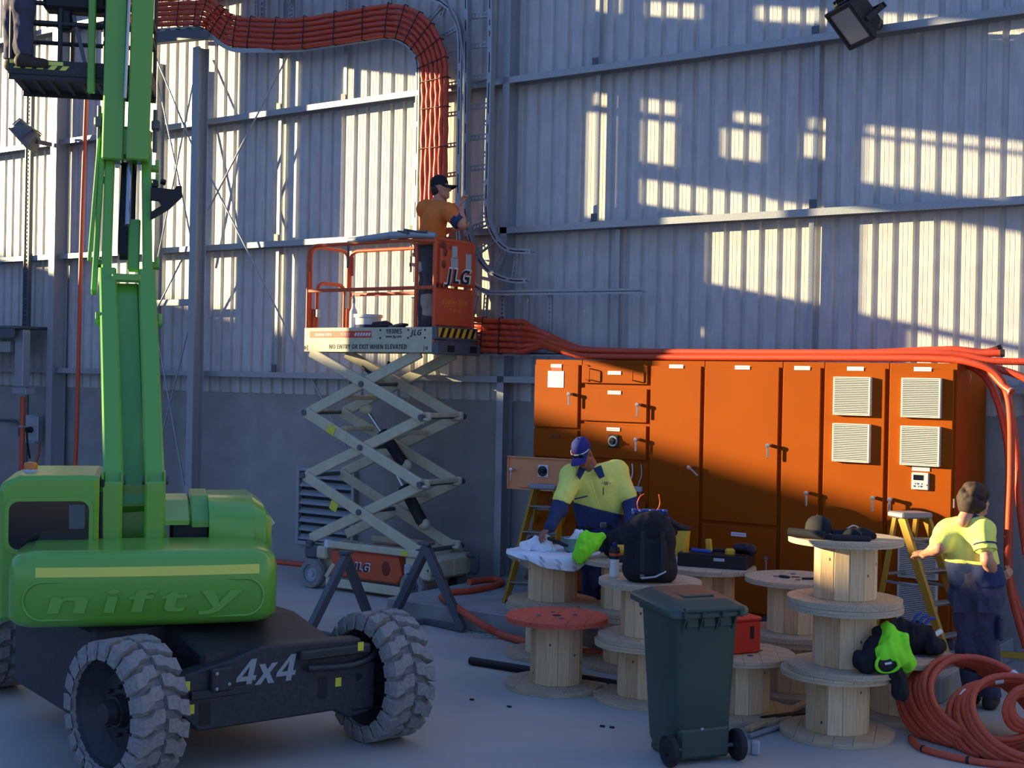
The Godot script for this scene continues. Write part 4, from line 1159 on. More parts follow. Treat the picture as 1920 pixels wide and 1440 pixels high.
	obj("pail", Sh.new().lathe([Vector2(0, 0), Vector2(0.13, 0), Vector2(0.15, 0.3), Vector2(0.165, 0.3), Vector2(0.165, 0.335), Vector2(0.155, 0.335), Vector2(0.145, 0.31), Vector2(0, 0.3)], 24), M.white, bk)
	obj("print_band", Sh.new().lathe([Vector2(0.1345, 0.06), Vector2(0.146, 0.22)], 24), M.navy, bk)
	var tb := thing("cable_lubricant_bottle", "white squeeze bottle with a nozzle beside the bucket on the lift deck", "bottle", Vector3(-10.06, 2.75, 1.0))
	obj("bottle_body", Sh.new().lathe([Vector2(0, 0), Vector2(0.045, 0), Vector2(0.045, 0.36), Vector2(0.018, 0.42), Vector2(0.018, 0.47), Vector2(0, 0.47)], 14), M.white, tb)
	obj("nozzle", Sh.new().lathe([Vector2(0.02, 0.46), Vector2(0.02, 0.5), Vector2(0.006, 0.56), Vector2(0, 0.56)], 10), M.grey_plastic, tb)
	var dr := thing("power_tool", "black handled power tool lying on the scissor lift deck", "power tool", Vector3(-9.58, 2.78, 1.06))
	obj("body", Sh.new().tube([Vector3(-0.12, 0.17, 0), Vector3(0.06, 0.18, 0), Vector3(0.13, 0.18, 0)], [0.045, 0.05, 0.02], 12), M.black, dr)
	obj("grip", Sh.new().span(Vector3(-0.05, 0.15, 0), Vector3(-0.08, 0.0, 0), 0.04, 0.05, 0.012).box(Vector3(-0.08, 0.0, 0), Vector3(0.1, 0.06, 0.07), 0.01), M.black, dr)
	var d2 := thing("tool_pouch", "dark tool pouch slumped on the scissor lift deck beside the power tool", "pouch", Vector3(-9.36, 2.75, 1.03))
	obj("pouch_body", Sh.new().ball(Vector3(0, 0.1, 0), Vector3(0.11, 0.13, 0.08)), M.black, d2)
	obj("flap", Sh.new().box(Vector3(0.0, 0.2, 0.02), Vector3(0.2, 0.03, 0.12), 0.01, Basis(Vector3.BACK, 0.15)), M.dark_steel, d2)
	var pb := obj("parts_box", Sh.new().box(Vector3(-8.98, 2.82, 0.93), Vector3(0.14, 0.14, 0.14), 0.01), M.cap_blue)
	tag(pb, "small dark blue box at the worker's feet on the lift deck", "box")


func outline_font() -> FontVariation:
	# the same letters, fattened, to stand behind the dark ones as their white edge
	var f := FontVariation.new()
	f.base_font = font_bold
	f.variation_embolden = 1.4
	return f

func lug_tyre(r: float, w: float) -> ArrayMesh:
	# off-road tyre, axle along x: smooth carcass with two staggered rows of slanted lugs
	var s := Sh.new()
	var t := Transform3D(Basis(Vector3.BACK, -PI / 2), Vector3.ZERO)
	var b := r - 0.045
	s.lathe([Vector2(0.312, -w / 2 + 0.03), Vector2(0.325, -w / 2), Vector2(b - 0.05, -w / 2 + 0.005), Vector2(b - 0.01, -w / 2 + 0.035), Vector2(b, -w / 2 + 0.09), Vector2(b + 0.004, 0), Vector2(b, w / 2 - 0.09), Vector2(b - 0.01, w / 2 - 0.035), Vector2(b - 0.05, w / 2 - 0.005), Vector2(0.325, w / 2), Vector2(0.312, w / 2 - 0.03)], 40, t, true)
	var n := 20
	for sd in [-1, 1]:
		for i in n:
			var a0: float = TAU * (i + (0.5 if sd > 0 else 0.0)) / n
			# lug outline in (across, round) with its shoulder leg running down the wall
			var secs := []
			for q in [[0.012, 0.12, 0.050], [0.07, 0.10, 0.056], [0.10, 0.02, 0.056], [w / 2 - 0.012, -0.02, 0.062], [w / 2 + 0.006, -0.02, 0.056]]:
				var ring := PackedVector3Array()
				var a: float = a0 + q[1] * 0.9
				var hw: float = q[2] * 1.2
				var drop := 0.055 if q[0] >= w / 2 else 0.0
				for c in [[-1, 0], [1, 0], [1, 1], [-1, 1]]:
					var rr: float = (b - 0.012 - drop) if c[1] == 0 else (r - (0.06 if drop > 0 else 0.004))
					var aa: float = a + c[0] * hw / r * (0.62 if c[1] == 1 else 0.78)
					ring.append(Vector3(sd * q[0], sin(aa) * rr, cos(aa) * rr))
				if sd > 0:
					ring.reverse()
				secs.append(ring)
			for k in 4:
				for e in 4:
					s.quad(secs[k][e], secs[k][(e + 1) % 4], secs[k + 1][(e + 1) % 4], secs[k + 1][e])
			s.cap(secs[4], false)
			s.cap(secs[0], true)
	return s.mesh()


func boom_lift() -> void:
	var t := thing("boom_lift", "bright green four wheel boom lift on the left with black chassis", "boom lift", Vector3(-6.02, 0, 6.28))
	var cb := Basis(Vector3.UP, deg_to_rad(72.5))
	var ct := Transform3D(cb, Vector3.ZERO)
	var tt := Transform3D(Basis(Vector3.UP, deg_to_rad(50.3)), Vector3(-1.18, 0, -0.06))
	var P := func(called: String, sh, m: Material, tr: Transform3D) -> MeshInstance3D:
		var o := obj(called, sh, m, t)
		o.transform = tr
		return o
	# wheels
	var tm := lug_tyre(0.425, 0.33)
	for q in [[-0.875, 0.0, 0.2], [0.855, 0.0, 0.05], [-0.8, -2.8, 0.0], [0.8, -2.8, 0.0]]:
		var wo: MeshInstance3D = P.call("tyre", tm, M.tyre, Transform3D(cb * Basis(Vector3.UP, q[2]), cb * Vector3(q[0], 0.425, q[1])))
		var rim := Sh.new()
		var lt := Transform3D(Basis(Vector3.BACK, PI / 2), Vector3.ZERO)
		rim.lathe([Vector2(0.0, -0.10), Vector2(0.09, -0.10), Vector2(0.1, -0.03), Vector2(0.22, -0.02), Vector2(0.30, -0.11), Vector2(0.315, -0.14), Vector2(0.315, 0.14), Vector2(0.30, 0.11), Vector2(0.22, 0.02), Vector2(0.1, 0.03), Vector2(0.09, 0.08), Vector2(0.0, 0.08)], 32, lt)
		obj("rim", rim, M.chassis, wo)
		var hb := Sh.new()
		for k in 8:
			var a := TAU * k / 8
			hb.ball(Vector3(0.045 * (1 if q[0] > 0 else -1) , sin(a) * 0.14, cos(a) * 0.14), Vector3(0.022, 0.014, 0.014), 8)
		hb.lathe([Vector2(0.0, 0.16), Vector2(0.06, 0.15), Vector2(0.075, 0.1), Vector2(0.075, 0.02)], 18, lt)
		obj("hub", hb, M.chassis, wo)
	# axle and chassis
	var ax := Sh.new()
	ax.prism(PackedVector2Array([Vector2(-0.62, 0.62), Vector2(-0.62, 0.40), Vector2(-0.5, 0.28), Vector2(0.42, 0.28), Vector2(0.52, 0.22), Vector2(0.68, 0.24), Vector2(0.68, 0.6), Vector2(0.6, 0.72), Vector2(-0.1, 0.74), Vector2(-0.3, 0.68)]), 0.14, Transform3D(Basis(), Vector3(0, 0, 0.04)), 0.012)
	var axo: MeshInstance3D = P.call("axle_beam", ax, M.chassis, ct)
	obj("bracket", Sh.new().box(Vector3(-0.36, 0.5, 0.19), Vector3(0.4, 0.05, 0.03), 0.006), M.chassis, axo)
	obj("bracket", Sh.new().box(Vector3(-0.37, 0.58, 0.2), Vector3(0.14, 0.14, 0.05), 0.01), M.chassis, axo)
	obj("bracket", Sh.new().box(Vector3(0.4, 0.66, 0.2), Vector3(0.5, 0.06, 0.06), 0.01), M.chassis, axo)
	obj("bracket", Sh.new().box(Vector3(0.62, 0.42, 0.1), Vector3(0.2, 0.34, 0.2), 0.03), M.chassis, axo)
	obj("hydraulic_hose", Sh.new().tube(smooth_path([Vector3(0.2, 0.58, 0.22), Vector3(0.5, 0.57, 0.24), Vector3(0.7, 0.6, 0.18), Vector3(0.8, 0.66, 0.08)], 6), 0.022, 8), M.chassis, axo)
	for q in [[Vector3(0.55, 0.36, 0.16), Vector3(0.82, 0.36, 0.08), 0.03], [Vector3(0.55, 0.48, 0.18), Vector3(0.82, 0.5, 0.08), 0.04], [Vector3(0.55, 0.27, 0.14), Vector3(0.8, 0.26, 0.06), 0.025]]:
		obj("steering_rod", Sh.new().tube([q[0], q[1]], q[2], 10), M.chassis, axo)
	obj("knuckle_block", Sh.new().box(Vector3(-0.62, 0.43, 0.06), Vector3(0.16, 0.3, 0.2), 0.03), M.chassis, axo)
	obj("slot", Sh.new().box(Vector3(-0.46, 0.38, 0.181), Vector3(0.07, 0.13, 0.004)), M.black, axo)
	obj("slot", Sh.new().box(Vector3(0.33, 0.44, 0.181), Vector3(0.06, 0.14, 0.004)), M.black, axo)
	put("lettering", text("4x4", 0.16, font_bold, 0.006), M.steel, axo, Vector3(-0.06, 0.59, 0.184), Basis(Vector3(1.1, 0, 0), Vector3(0.22, 1, 0), Vector3.BACK))
	for q in [[-0.58, 0.56, 0.182], [-0.55, 0.42, 0.182], [0.57, 0.68, 0.232], [0.44, 0.46, 0.182]]:
		obj("warning_sticker", Sh.new().box(Vector3(q[0], q[1], q[2]), Vector3(0.042, 0.055, 0.003)), M.sticker, axo)
	for q in [[-0.41, 0.62], [-0.33, 0.55], [-0.41, 0.53]]:
		obj("bolt", Sh.new().ball(Vector3(q[0], q[1], 0.228), Vector3(0.012, 0.012, 0.008), 8), M.steel, axo)
	var ch := Sh.new()
	ch.prism(PackedVector2Array([Vector2(0.1, 0.4), Vector2(0.1, 0.72), Vector2(-0.4, 0.82), Vector2(-2.3, 0.82), Vector2(-2.3, 0.4)]), 0.9, Transform3D(Basis(Vector3(0, 0, 1), Vector3.UP, Vector3(-1, 0, 0)), Vector3(0.45, 0, 0)), 0.02)
	P.call("chassis", ch, M.chassis, ct)
	P.call("side_box", Sh.new().box(Vector3(-0.62, 0.52, -1.2), Vector3(0.6, 0.62, 1.5), 0.03), M.chassis, ct)
	P.call("slew_ring", Sh.new().lathe([Vector2(0.0, 0.7), Vector2(0.55, 0.7), Vector2(0.55, 0.9), Vector2(0, 0.9)], 32), M.chassis, tt)
	P.call("base_frame", Sh.new().box(Vector3(0, 0.93, -0.1), Vector3(1.5, 0.14, 1.3), 0.03), M.chassis, tt)
	# counterweight: plan outline stacked upwards
	var rings := []
	for q in [[0.835, 0.10], [0.855, 0.04], [0.90, 0.0], [1.19, 0.0], [1.25, 0.015], [1.285, 0.06], [1.30, 0.12]]:
		rings.append(weight_ring(q[0], q[1]))
	var cw: MeshInstance3D = P.call("counterweight", Sh.new().loft(rings), M.lift_green, tt)
	var strip := []
	for i in 17:
		var x := lerpf(-0.64, 0.68, i / 16.0)
		strip.append(Vector3(x, 1.183, weight_front(x) + 0.001))
	obj("yellow_strip", Sh.new().sweep(strip, PackedVector2Array([Vector2(-0.004, -0.029), Vector2(0.004, -0.029), Vector2(0.004, 0.029), Vector2(-0.004, 0.029)])), M.lift_yellow, cw)
	# raised panel outline and letters pressed into the weight
	var pan := []
	for v in rrect(1.42, 0.23, 0.112, 6):
		pan.append(Vector3(v.x, 1.01 + v.y, weight_front(v.x) + 0.002))
	obj("panel_outline", Sh.new().tube(pan, 0.009, 6, false, true), M.lift_green, cw)
	for q in [["n", -0.45, 2.5], ["i", -0.2, 2.2], ["f", -0.03, 2.3], ["t", 0.17, 2.3], ["y", 0.45, 2.6]]:
		put("pressed_letter", text(q[0], 0.13, font_bold, 0.022), M.lift_green, cw, Vector3(q[1], 1.0 if q[0] != "y" else 1.02, weight_front(q[1]) + 0.002), Basis(Vector3.UP, asin(q[1] * 0.12)) * Basis(Vector3(q[2], 0, 0), Vector3(0.25, 1, 0), Vector3.BACK))
	# left hood with its dark side opening
	var lh := Sh.new()
	lh.prism(PackedVector2Array([Vector2(-0.92, 0.78), Vector2(-0.305, 0.78), Vector2(-0.305, 1.70), Vector2(-0.34, 1.715), Vector2(-0.79, 1.715), Vector2(-0.90, 1.67), Vector2(-0.92, 1.62)]), 1.0, Transform3D(Basis(), Vector3(0, 0, -0.72)), 0.03)
	var lho: MeshInstance3D = P.call("engine_hood", lh, M.lift_green, tt)
	var ro := rrect(0.54, 0.36, 0.07, 5)
	var ri := rrect(0.49, 0.31, 0.06, 5)
	var fr := Sh.new()
	var tf := Transform3D(Basis(), Vector3(-0.61, 1.397, 0.28))
	fr.loft([ring_at(ro, tf), ring_at(ro, tf.translated(Vector3(0, 0, 0.022))), ring_at(ri, tf.translated(Vector3(0, 0, 0.022))), ring_at(ri, tf.translated(Vector3(0, 0, 0.002)))], false, false)
	obj("opening_rim", fr, M.lift_green, lho)
	obj("dark_panel", Sh.new().prism(ri, 0.004, tf.translated(Vector3(0, 0, 0.0))), M.dark_glass, lho)
	obj("inner_box", Sh.new().box(Vector3(-0.44, 1.45, 0.288), Vector3(0.1, 0.16, 0.006), 0.002), M.dark_steel, lho)
	obj("hood_latch", Sh.new().box(Vector3(-0.335, 1.20, 0.285), Vector3(0.05, 0.2, 0.02), 0.006), M.black, lho)
	var be: MeshInstance3D = P.call("beacon", Sh.new().lathe([Vector2(0, 1.715), Vector2(0.055, 1.715), Vector2(0.045, 1.77), Vector2(0, 1.77)], 18), M.beacon_base, Transform3D(tt.basis, tt * Vector3(-0.76, -0.04, -0.1)))
	obj("amber_lens", Sh.new().lathe([Vector2(0.044, 1.768), Vector2(0.044, 1.80), Vector2(0.036, 1.815), Vector2(0, 1.82)], 18, Transform3D(), true), M.beacon_amber, be)
	# right hood
	var rr := []
	for q in [[0.40, 0.0, 0.0], [0.70, 0.0, 0.0], [0.775, 0.05, 0.02], [0.815, 0.13, 0.05]]:
		var ring := PackedVector3Array()
		for v in [[0.25, 1.0], [0.25, 1.42], [0.235, 1.455], [-0.02, 1.535], [-0.08, 1.545], [-0.62, 1.545], [-0.66, 1.5], [-0.66, 1.0]]:
			var y: float = v[1]
			ring.append(Vector3(q[0], minf(y, 1.545 - q[1]) , v[0] - signf(v[0] + 0.2) * q[2]))
		ring.reverse()
		rr.append(ring)
	var rho: MeshInstance3D = P.call("tank_hood", Sh.new().loft(rr, true, false), M.lift_green, tt)
	obj("hood_seam", Sh.new().box(Vector3(0.58, 1.27, 0.2505), Vector3(0.34, 0.005, 0.002)), M.black, rho)
	obj("hood_sticker", Sh.new().box(Vector3(0.80, 1.40, 0.06), Vector3(0.05, 0.1, 0.08), 0.004, Basis(Vector3.BACK, 0.6)), M.vent, rho)
	var cvo: MeshInstance3D = P.call("folded_cover", Sh.new().prism(PackedVector2Array([Vector2(-0.5, 1.53), Vector2(-0.1, 1.52), Vector2(0.2, 1.41), Vector2(0.2, 1.38), Vector2(-0.1, 1.46), Vector2(-0.5, 1.46)]), 0.17, Transform3D(Basis(Vector3(0, 0, 1), Vector3.UP, Vector3(-1, 0, 0)), Vector3(0.275, 0, 0)), 0.008), M.lift_green, tt)
	obj("cover_fold", Sh.new().prism(PackedVector2Array([Vector2(-0.55, 1.56), Vector2(-0.1, 1.55), Vector2(0.16, 1.40), Vector2(0.16, 1.36), Vector2(-0.1, 1.46), Vector2(-0.55, 1.47)]), 0.13, Transform3D(Basis(Vector3(0, 0, 1), Vector3.UP, Vector3(-1, 0, 0)), Vector3(0.41, 0, 0)), 0.012), M.lift_green, cvo)
	P.call("battery_box", Sh.new().box(Vector3(0.28, 1.22, -0.05), Vector3(0.26, 0.36, 0.4), 0.02).box(Vector3(0.28, 1.24, 0.155), Vector3(0.25, 0.02, 0.02), 0.004), M.black, tt)
	P.call("deck_plate", Sh.new().box(Vector3(0, 1.03, 0.05), Vector3(1.5, 0.06, 0.9), 0.01), M.lift_green, tt)
	# pedestal
	var pd := Sh.new()
	for q in [[-0.229, 0.138], [0.047, 0.134]]:
		pd.box(Vector3(q[0], 1.36, 0.08), Vector3(q[1], 0.62, 0.26), 0.015)
		for j in [-1, 1]:
			pd.box(Vector3(q[0] + j * (q[1] / 2 - 0.008), 1.66, 0.08), Vector3(0.016, 0.14, 0.2), 0.005)
	pd.box(Vector3(-0.09, 1.33, -0.04), Vector3(0.18, 0.6, 0.03), 0.005)
	pd.box(Vector3(-0.09, 1.09, 0.14), Vector3(0.2, 0.08, 0.1), 0.01)
	pd.prism(PackedVector2Array([Vector2(0, 1.06), Vector2(0.07, 1.06), Vector2(0, 1.4)]), 0.02, Transform3D(Basis(), Vector3(0.115, 0, 0.14)))
	pd.prism(PackedVector2Array([Vector2(0, 1.06), Vector2(-0.07, 1.06), Vector2(0, 1.4)]), 0.02, Transform3D(Basis(), Vector3(-0.298, 0, 0.14)))
	var pdo: MeshInstance3D = P.call("pedestal", pd, M.lift_green, tt)
	for q in [-0.229, 0.047]:
		obj("pivot_pin", Sh.new().tube([Vector3(q - 0.085, 1.67, 0.08), Vector3(q + 0.085, 1.67, 0.08)], 0.03, 12), M.dark_steel, pdo)
	obj("catch", Sh.new().box(Vector3(-0.29, 1.66, 0.2), Vector3(0.03, 0.05, 0.03), 0.005).tube([Vector3(-0.3, 1.6, 0.2), Vector3(-0.29, 1.2, 0.2)], 0.018, 8), M.black, pdo)
	# lower boom: outer arms and the box between, leaning away
	var zup := Vector3(0, 0.7, 0.7)
	for q in [[Vector3(-0.22, 1.6, 0.1), Vector3(-0.331, 3.16, -1.5), -0.345, -1], [Vector3(0.046, 1.6, 0.1), Vector3(-0.04, 3.16, -1.5), -0.063, 1]]:
		var a: Vector3 = q[0]
		var b: Vector3 = q[1]
		var arm: MeshInstance3D = P.call("lower_boom_arm", Sh.new().span(a, b, 0.13, 0.14, 0.014, zup), M.lift_green, tt)
		obj("upper_arm", Sh.new().span(b + Vector3(q[3] * 0.01, -0.08, 0.06), Vector3(q[2], 4.2, -2.06), 0.076, 0.12, 0.012, zup), M.lift_green, arm)
		var k: float = q[3]
		for f in [0.75, 1.05, 1.5, 1.62]:
			var c: Vector3 = a.lerp(b, f) if f < 1.2 else b.lerp(Vector3(q[2], 4.2, -2.06), f - 0.75)
			obj("boss", Sh.new().tube([c + Vector3(k * 0.03, 0, 0), c + Vector3(k * 0.1, 0, 0)], 0.032, 12).box(c + Vector3(k * 0.085, 0.04, 0), Vector3(0.03, 0.06, 0.06), 0.006), M.lift_green, arm)
		if k < 0:
			obj("link_arm", Sh.new().span(Vector3(-0.43, 3.0, -1.45), Vector3(-0.40, 4.35, -2.1), 0.045, 0.09, 0.008, zup), M.lift_green, arm)
			obj("hose_guard", Sh.new().tube([Vector3(-0.47, 3.25, -1.5), Vector3(-0.44, 4.1, -1.95), Vector3(-0.42, 4.5, -2.05)], 0.016, 8), M.lift_green, arm)
	P.call("lower_boom_box", Sh.new().span(Vector3(-0.088, 1.45, -0.02), Vector3(-0.185, 3.04, -1.48), 0.175, 0.15, 0.015, zup), M.lift_green, tt)
	var iro: MeshInstance3D = P.call("inner_ram", Sh.new().span(Vector3(-0.2, 3.3, -1.65), Vector3(-0.20, 4.1, -2.1), 0.13, 0.1, 0.015, zup), M.black, tt)
	obj("rod", Sh.new().tube([Vector3(-0.19, 3.55, -1.6), Vector3(-0.19, 4.2, -2.0)], 0.02, 10), M.chrome, iro)
	P.call("cross_box", Sh.new().box(Vector3(-0.19, 3.12, -1.4), Vector3(0.22, 0.06, 0.12), 0.012), M.lift_green, tt)
	P.call("inner_plate", Sh.new().box(Vector3(-0.14, 3.4, -1.66), Vector3(0.09, 0.5, 0.05), 0.01, Basis(Vector3.RIGHT, -0.55)), M.lift_green, tt)
	# knuckle and upper boom
	P.call("knuckle", Sh.new().box(Vector3(-0.215, 4.26, -2.02), Vector3(0.38, 0.26, 0.2), 0.03), M.lift_green, tt)
	P.call("upper_boom_beam", Sh.new().span(Vector3(-0.325, 4.1, -1.98), Vector3(-0.30, 6.4, -2.1), 0.17, 0.2, 0.012, Vector3.BACK), M.lift_green, tt)
	P.call("upper_boom_beam", Sh.new().span(Vector3(-0.128, 4.1, -1.93), Vector3(-0.095, 6.4, -2.05), 0.175, 0.2, 0.012, Vector3.BACK), M.lift_green, tt)
	P.call("upper_rod", Sh.new().tube([Vector3(-0.232, 4.6, -1.86), Vector3(-0.195, 6.4, -1.98)], 0.014, 10), M.chrome, tt)
	for k in [-1, 1]:
		P.call("hose_clamp", Sh.new().box(Vector3(-0.215 + k * 0.225, 4.42, -2.0), Vector3(0.07, 0.08, 0.08), 0.012).tube([Vector3(-0.215 + k * 0.22, 4.2, -2.0), Vector3(-0.215 + k * 0.22, 4.55, -2.0)], 0.018, 8), M.dark_steel, tt)
	var br := Sh.new()
	br.prism(PackedVector2Array([Vector2(0, 0), Vector2(0.18, -0.01), Vector2(0.2, 0.02), Vector2(0.24, 0.02), Vector2(0.245, -0.06), Vector2(0.15, -0.16), Vector2(0.0, -0.26), Vector2(0, -0.2), Vector2(0.09, -0.14), Vector2(0.06, -0.1), Vector2(0, -0.1)]), 0.1, Transform3D(Basis(), Vector3(-0.02, 3.87, -1.75)))
	var bro: MeshInstance3D = P.call("rest_bracket", br, M.black, tt)
	obj("bracket_lug", Sh.new().box(Vector3(0.01, 3.9, -1.7), Vector3(0.05, 0.06, 0.08), 0.01), M.black, bro)
	obj("bracket_lug", Sh.new().box(Vector3(0.075, 3.92, -1.7), Vector3(0.05, 0.05, 0.08), 0.02, Basis(Vector3.BACK, 0.6)), M.black, bro)
	# basket behind the boom
	var bt := tt * Transform3D(Basis(Vector3.UP, -0.08), Vector3(-0.575, 4.83, -2.58))
	var fl := Sh.new()
	fl.box(Vector3(0, 0.0, 0), Vector3(1.12, 0.03, 0.74), 0.004)
	for i in 9:
		fl.box(Vector3(-0.5 + i * 0.125, -0.025, 0), Vector3(0.03, 0.03, 0.7))
	for k in [-1, 1]:
		fl.box(Vector3(0, -0.03, k * 0.34), Vector3(1.12, 0.05, 0.04), 0.004)
	var bo: MeshInstance3D = P.call("basket_floor", fl, M.chassis, bt)
	var kp := Sh.new()
	for k in [-1, 1]:
		kp.box(Vector3(0, 0.05, k * 0.365), Vector3(1.12, 0.12, 0.012))
		kp.box(Vector3(k * 0.555, 0.05, 0), Vector3(0.012, 0.12, 0.72))
	obj("kick_plate", kp, M.chassis, bo)
	obj("yellow_band", Sh.new().box(Vector3(-0.34, 0.085, 0.373), Vector3(0.42, 0.03, 0.003)).box(Vector3(-0.563, 0.06, 0.18), Vector3(0.003, 0.09, 0.32)), M.lift_yellow, bo)
	var hz := Sh.new()
	for i in 5:
		hz.prism(PackedVector2Array([Vector2(0, 0), Vector2(0.05, 0), Vector2(0.08, 0.035), Vector2(0.03, 0.035)]), 0.003, Transform3D(Basis(), Vector3(-0.52 + i * 0.09, 0.032, 0.372)))
	obj("hazard_stripe", hz, M.lift_yellow, bo)
	var rl := Sh.new()
	for x in [-0.54, -0.16, 0.2, 0.54]:
		for z in [-0.35, 0.35]:
			rl.tube([Vector3(x, 0.0, z), Vector3(x, 1.1, z)], 0.02, 8)
	for y in [0.42, 0.58, 1.1]:
		for k in [-1, 1]:
			rl.tube([Vector3(-0.54, y, k * 0.35), Vector3(0.54, y, k * 0.35)], 0.02, 8)
			rl.tube([Vector3(k * 0.54, y, -0.35), Vector3(k * 0.54, y, 0.35)], 0.02, 8)
	obj("basket_rail", rl, M.chassis, bo)
	obj("control_box", Sh.new().box(Vector3(-0.05, 0.66, 0.28), Vector3(0.5, 0.26, 0.2), 0.03).box(Vector3(-0.13, 0.47, 0.3), Vector3(0.12, 0.2, 0.1), 0.02), M.black, bo)
	obj("brace", Sh.new().span(Vector3(-0.06, 0.5, 0.34), Vector3(0.06, 0.02, 0.34), 0.03, 0.03, 0.004), M.dark_steel, bo)
	obj("basket_post", Sh.new().box(Vector3(0.10, 0.35, 0.42), Vector3(0.06, 1.0, 0.06), 0.008), M.lift_green, bo)


func weight_front(x: float) -> float:
	return 0.95 - 0.045 * (x / 0.79) * (x / 0.79)


func weight_ring(y: float, inset: float) -> PackedVector3Array:
	# plan outline, counter-clockwise seen from above
	var o := PackedVector3Array()
	var hw := 0.80 - inset
	var zb := 0.22
	var r := 0.12 - inset * 0.5
	var pts := []
	pts.append(Vector2(-hw, zb))
	for i in 7:
		var a := PI - PI / 2 * i / 6
		pts.append(Vector2(-hw + r + cos(a) * r, weight_front(-hw + r) - inset - r + sin(a) * r))
	for i in range(1, 12):
		var x := lerpf(-hw + r, hw - r, i / 12.0)
		pts.append(Vector2(x, weight_front(x) - inset))
	for i in 7:
		var a := PI / 2 - PI / 2 * i / 6
		pts.append(Vector2(hw - r + cos(a) * r, weight_front(hw - r) - inset - r + sin(a) * r))
	pts.append(Vector2(hw, zb))
	for p in pts:
		o.append(Vector3(p.x, y, p.y))
	# seen from above (y up, x right, z towards the viewer's feet) this list runs counter-clockwise
	return o

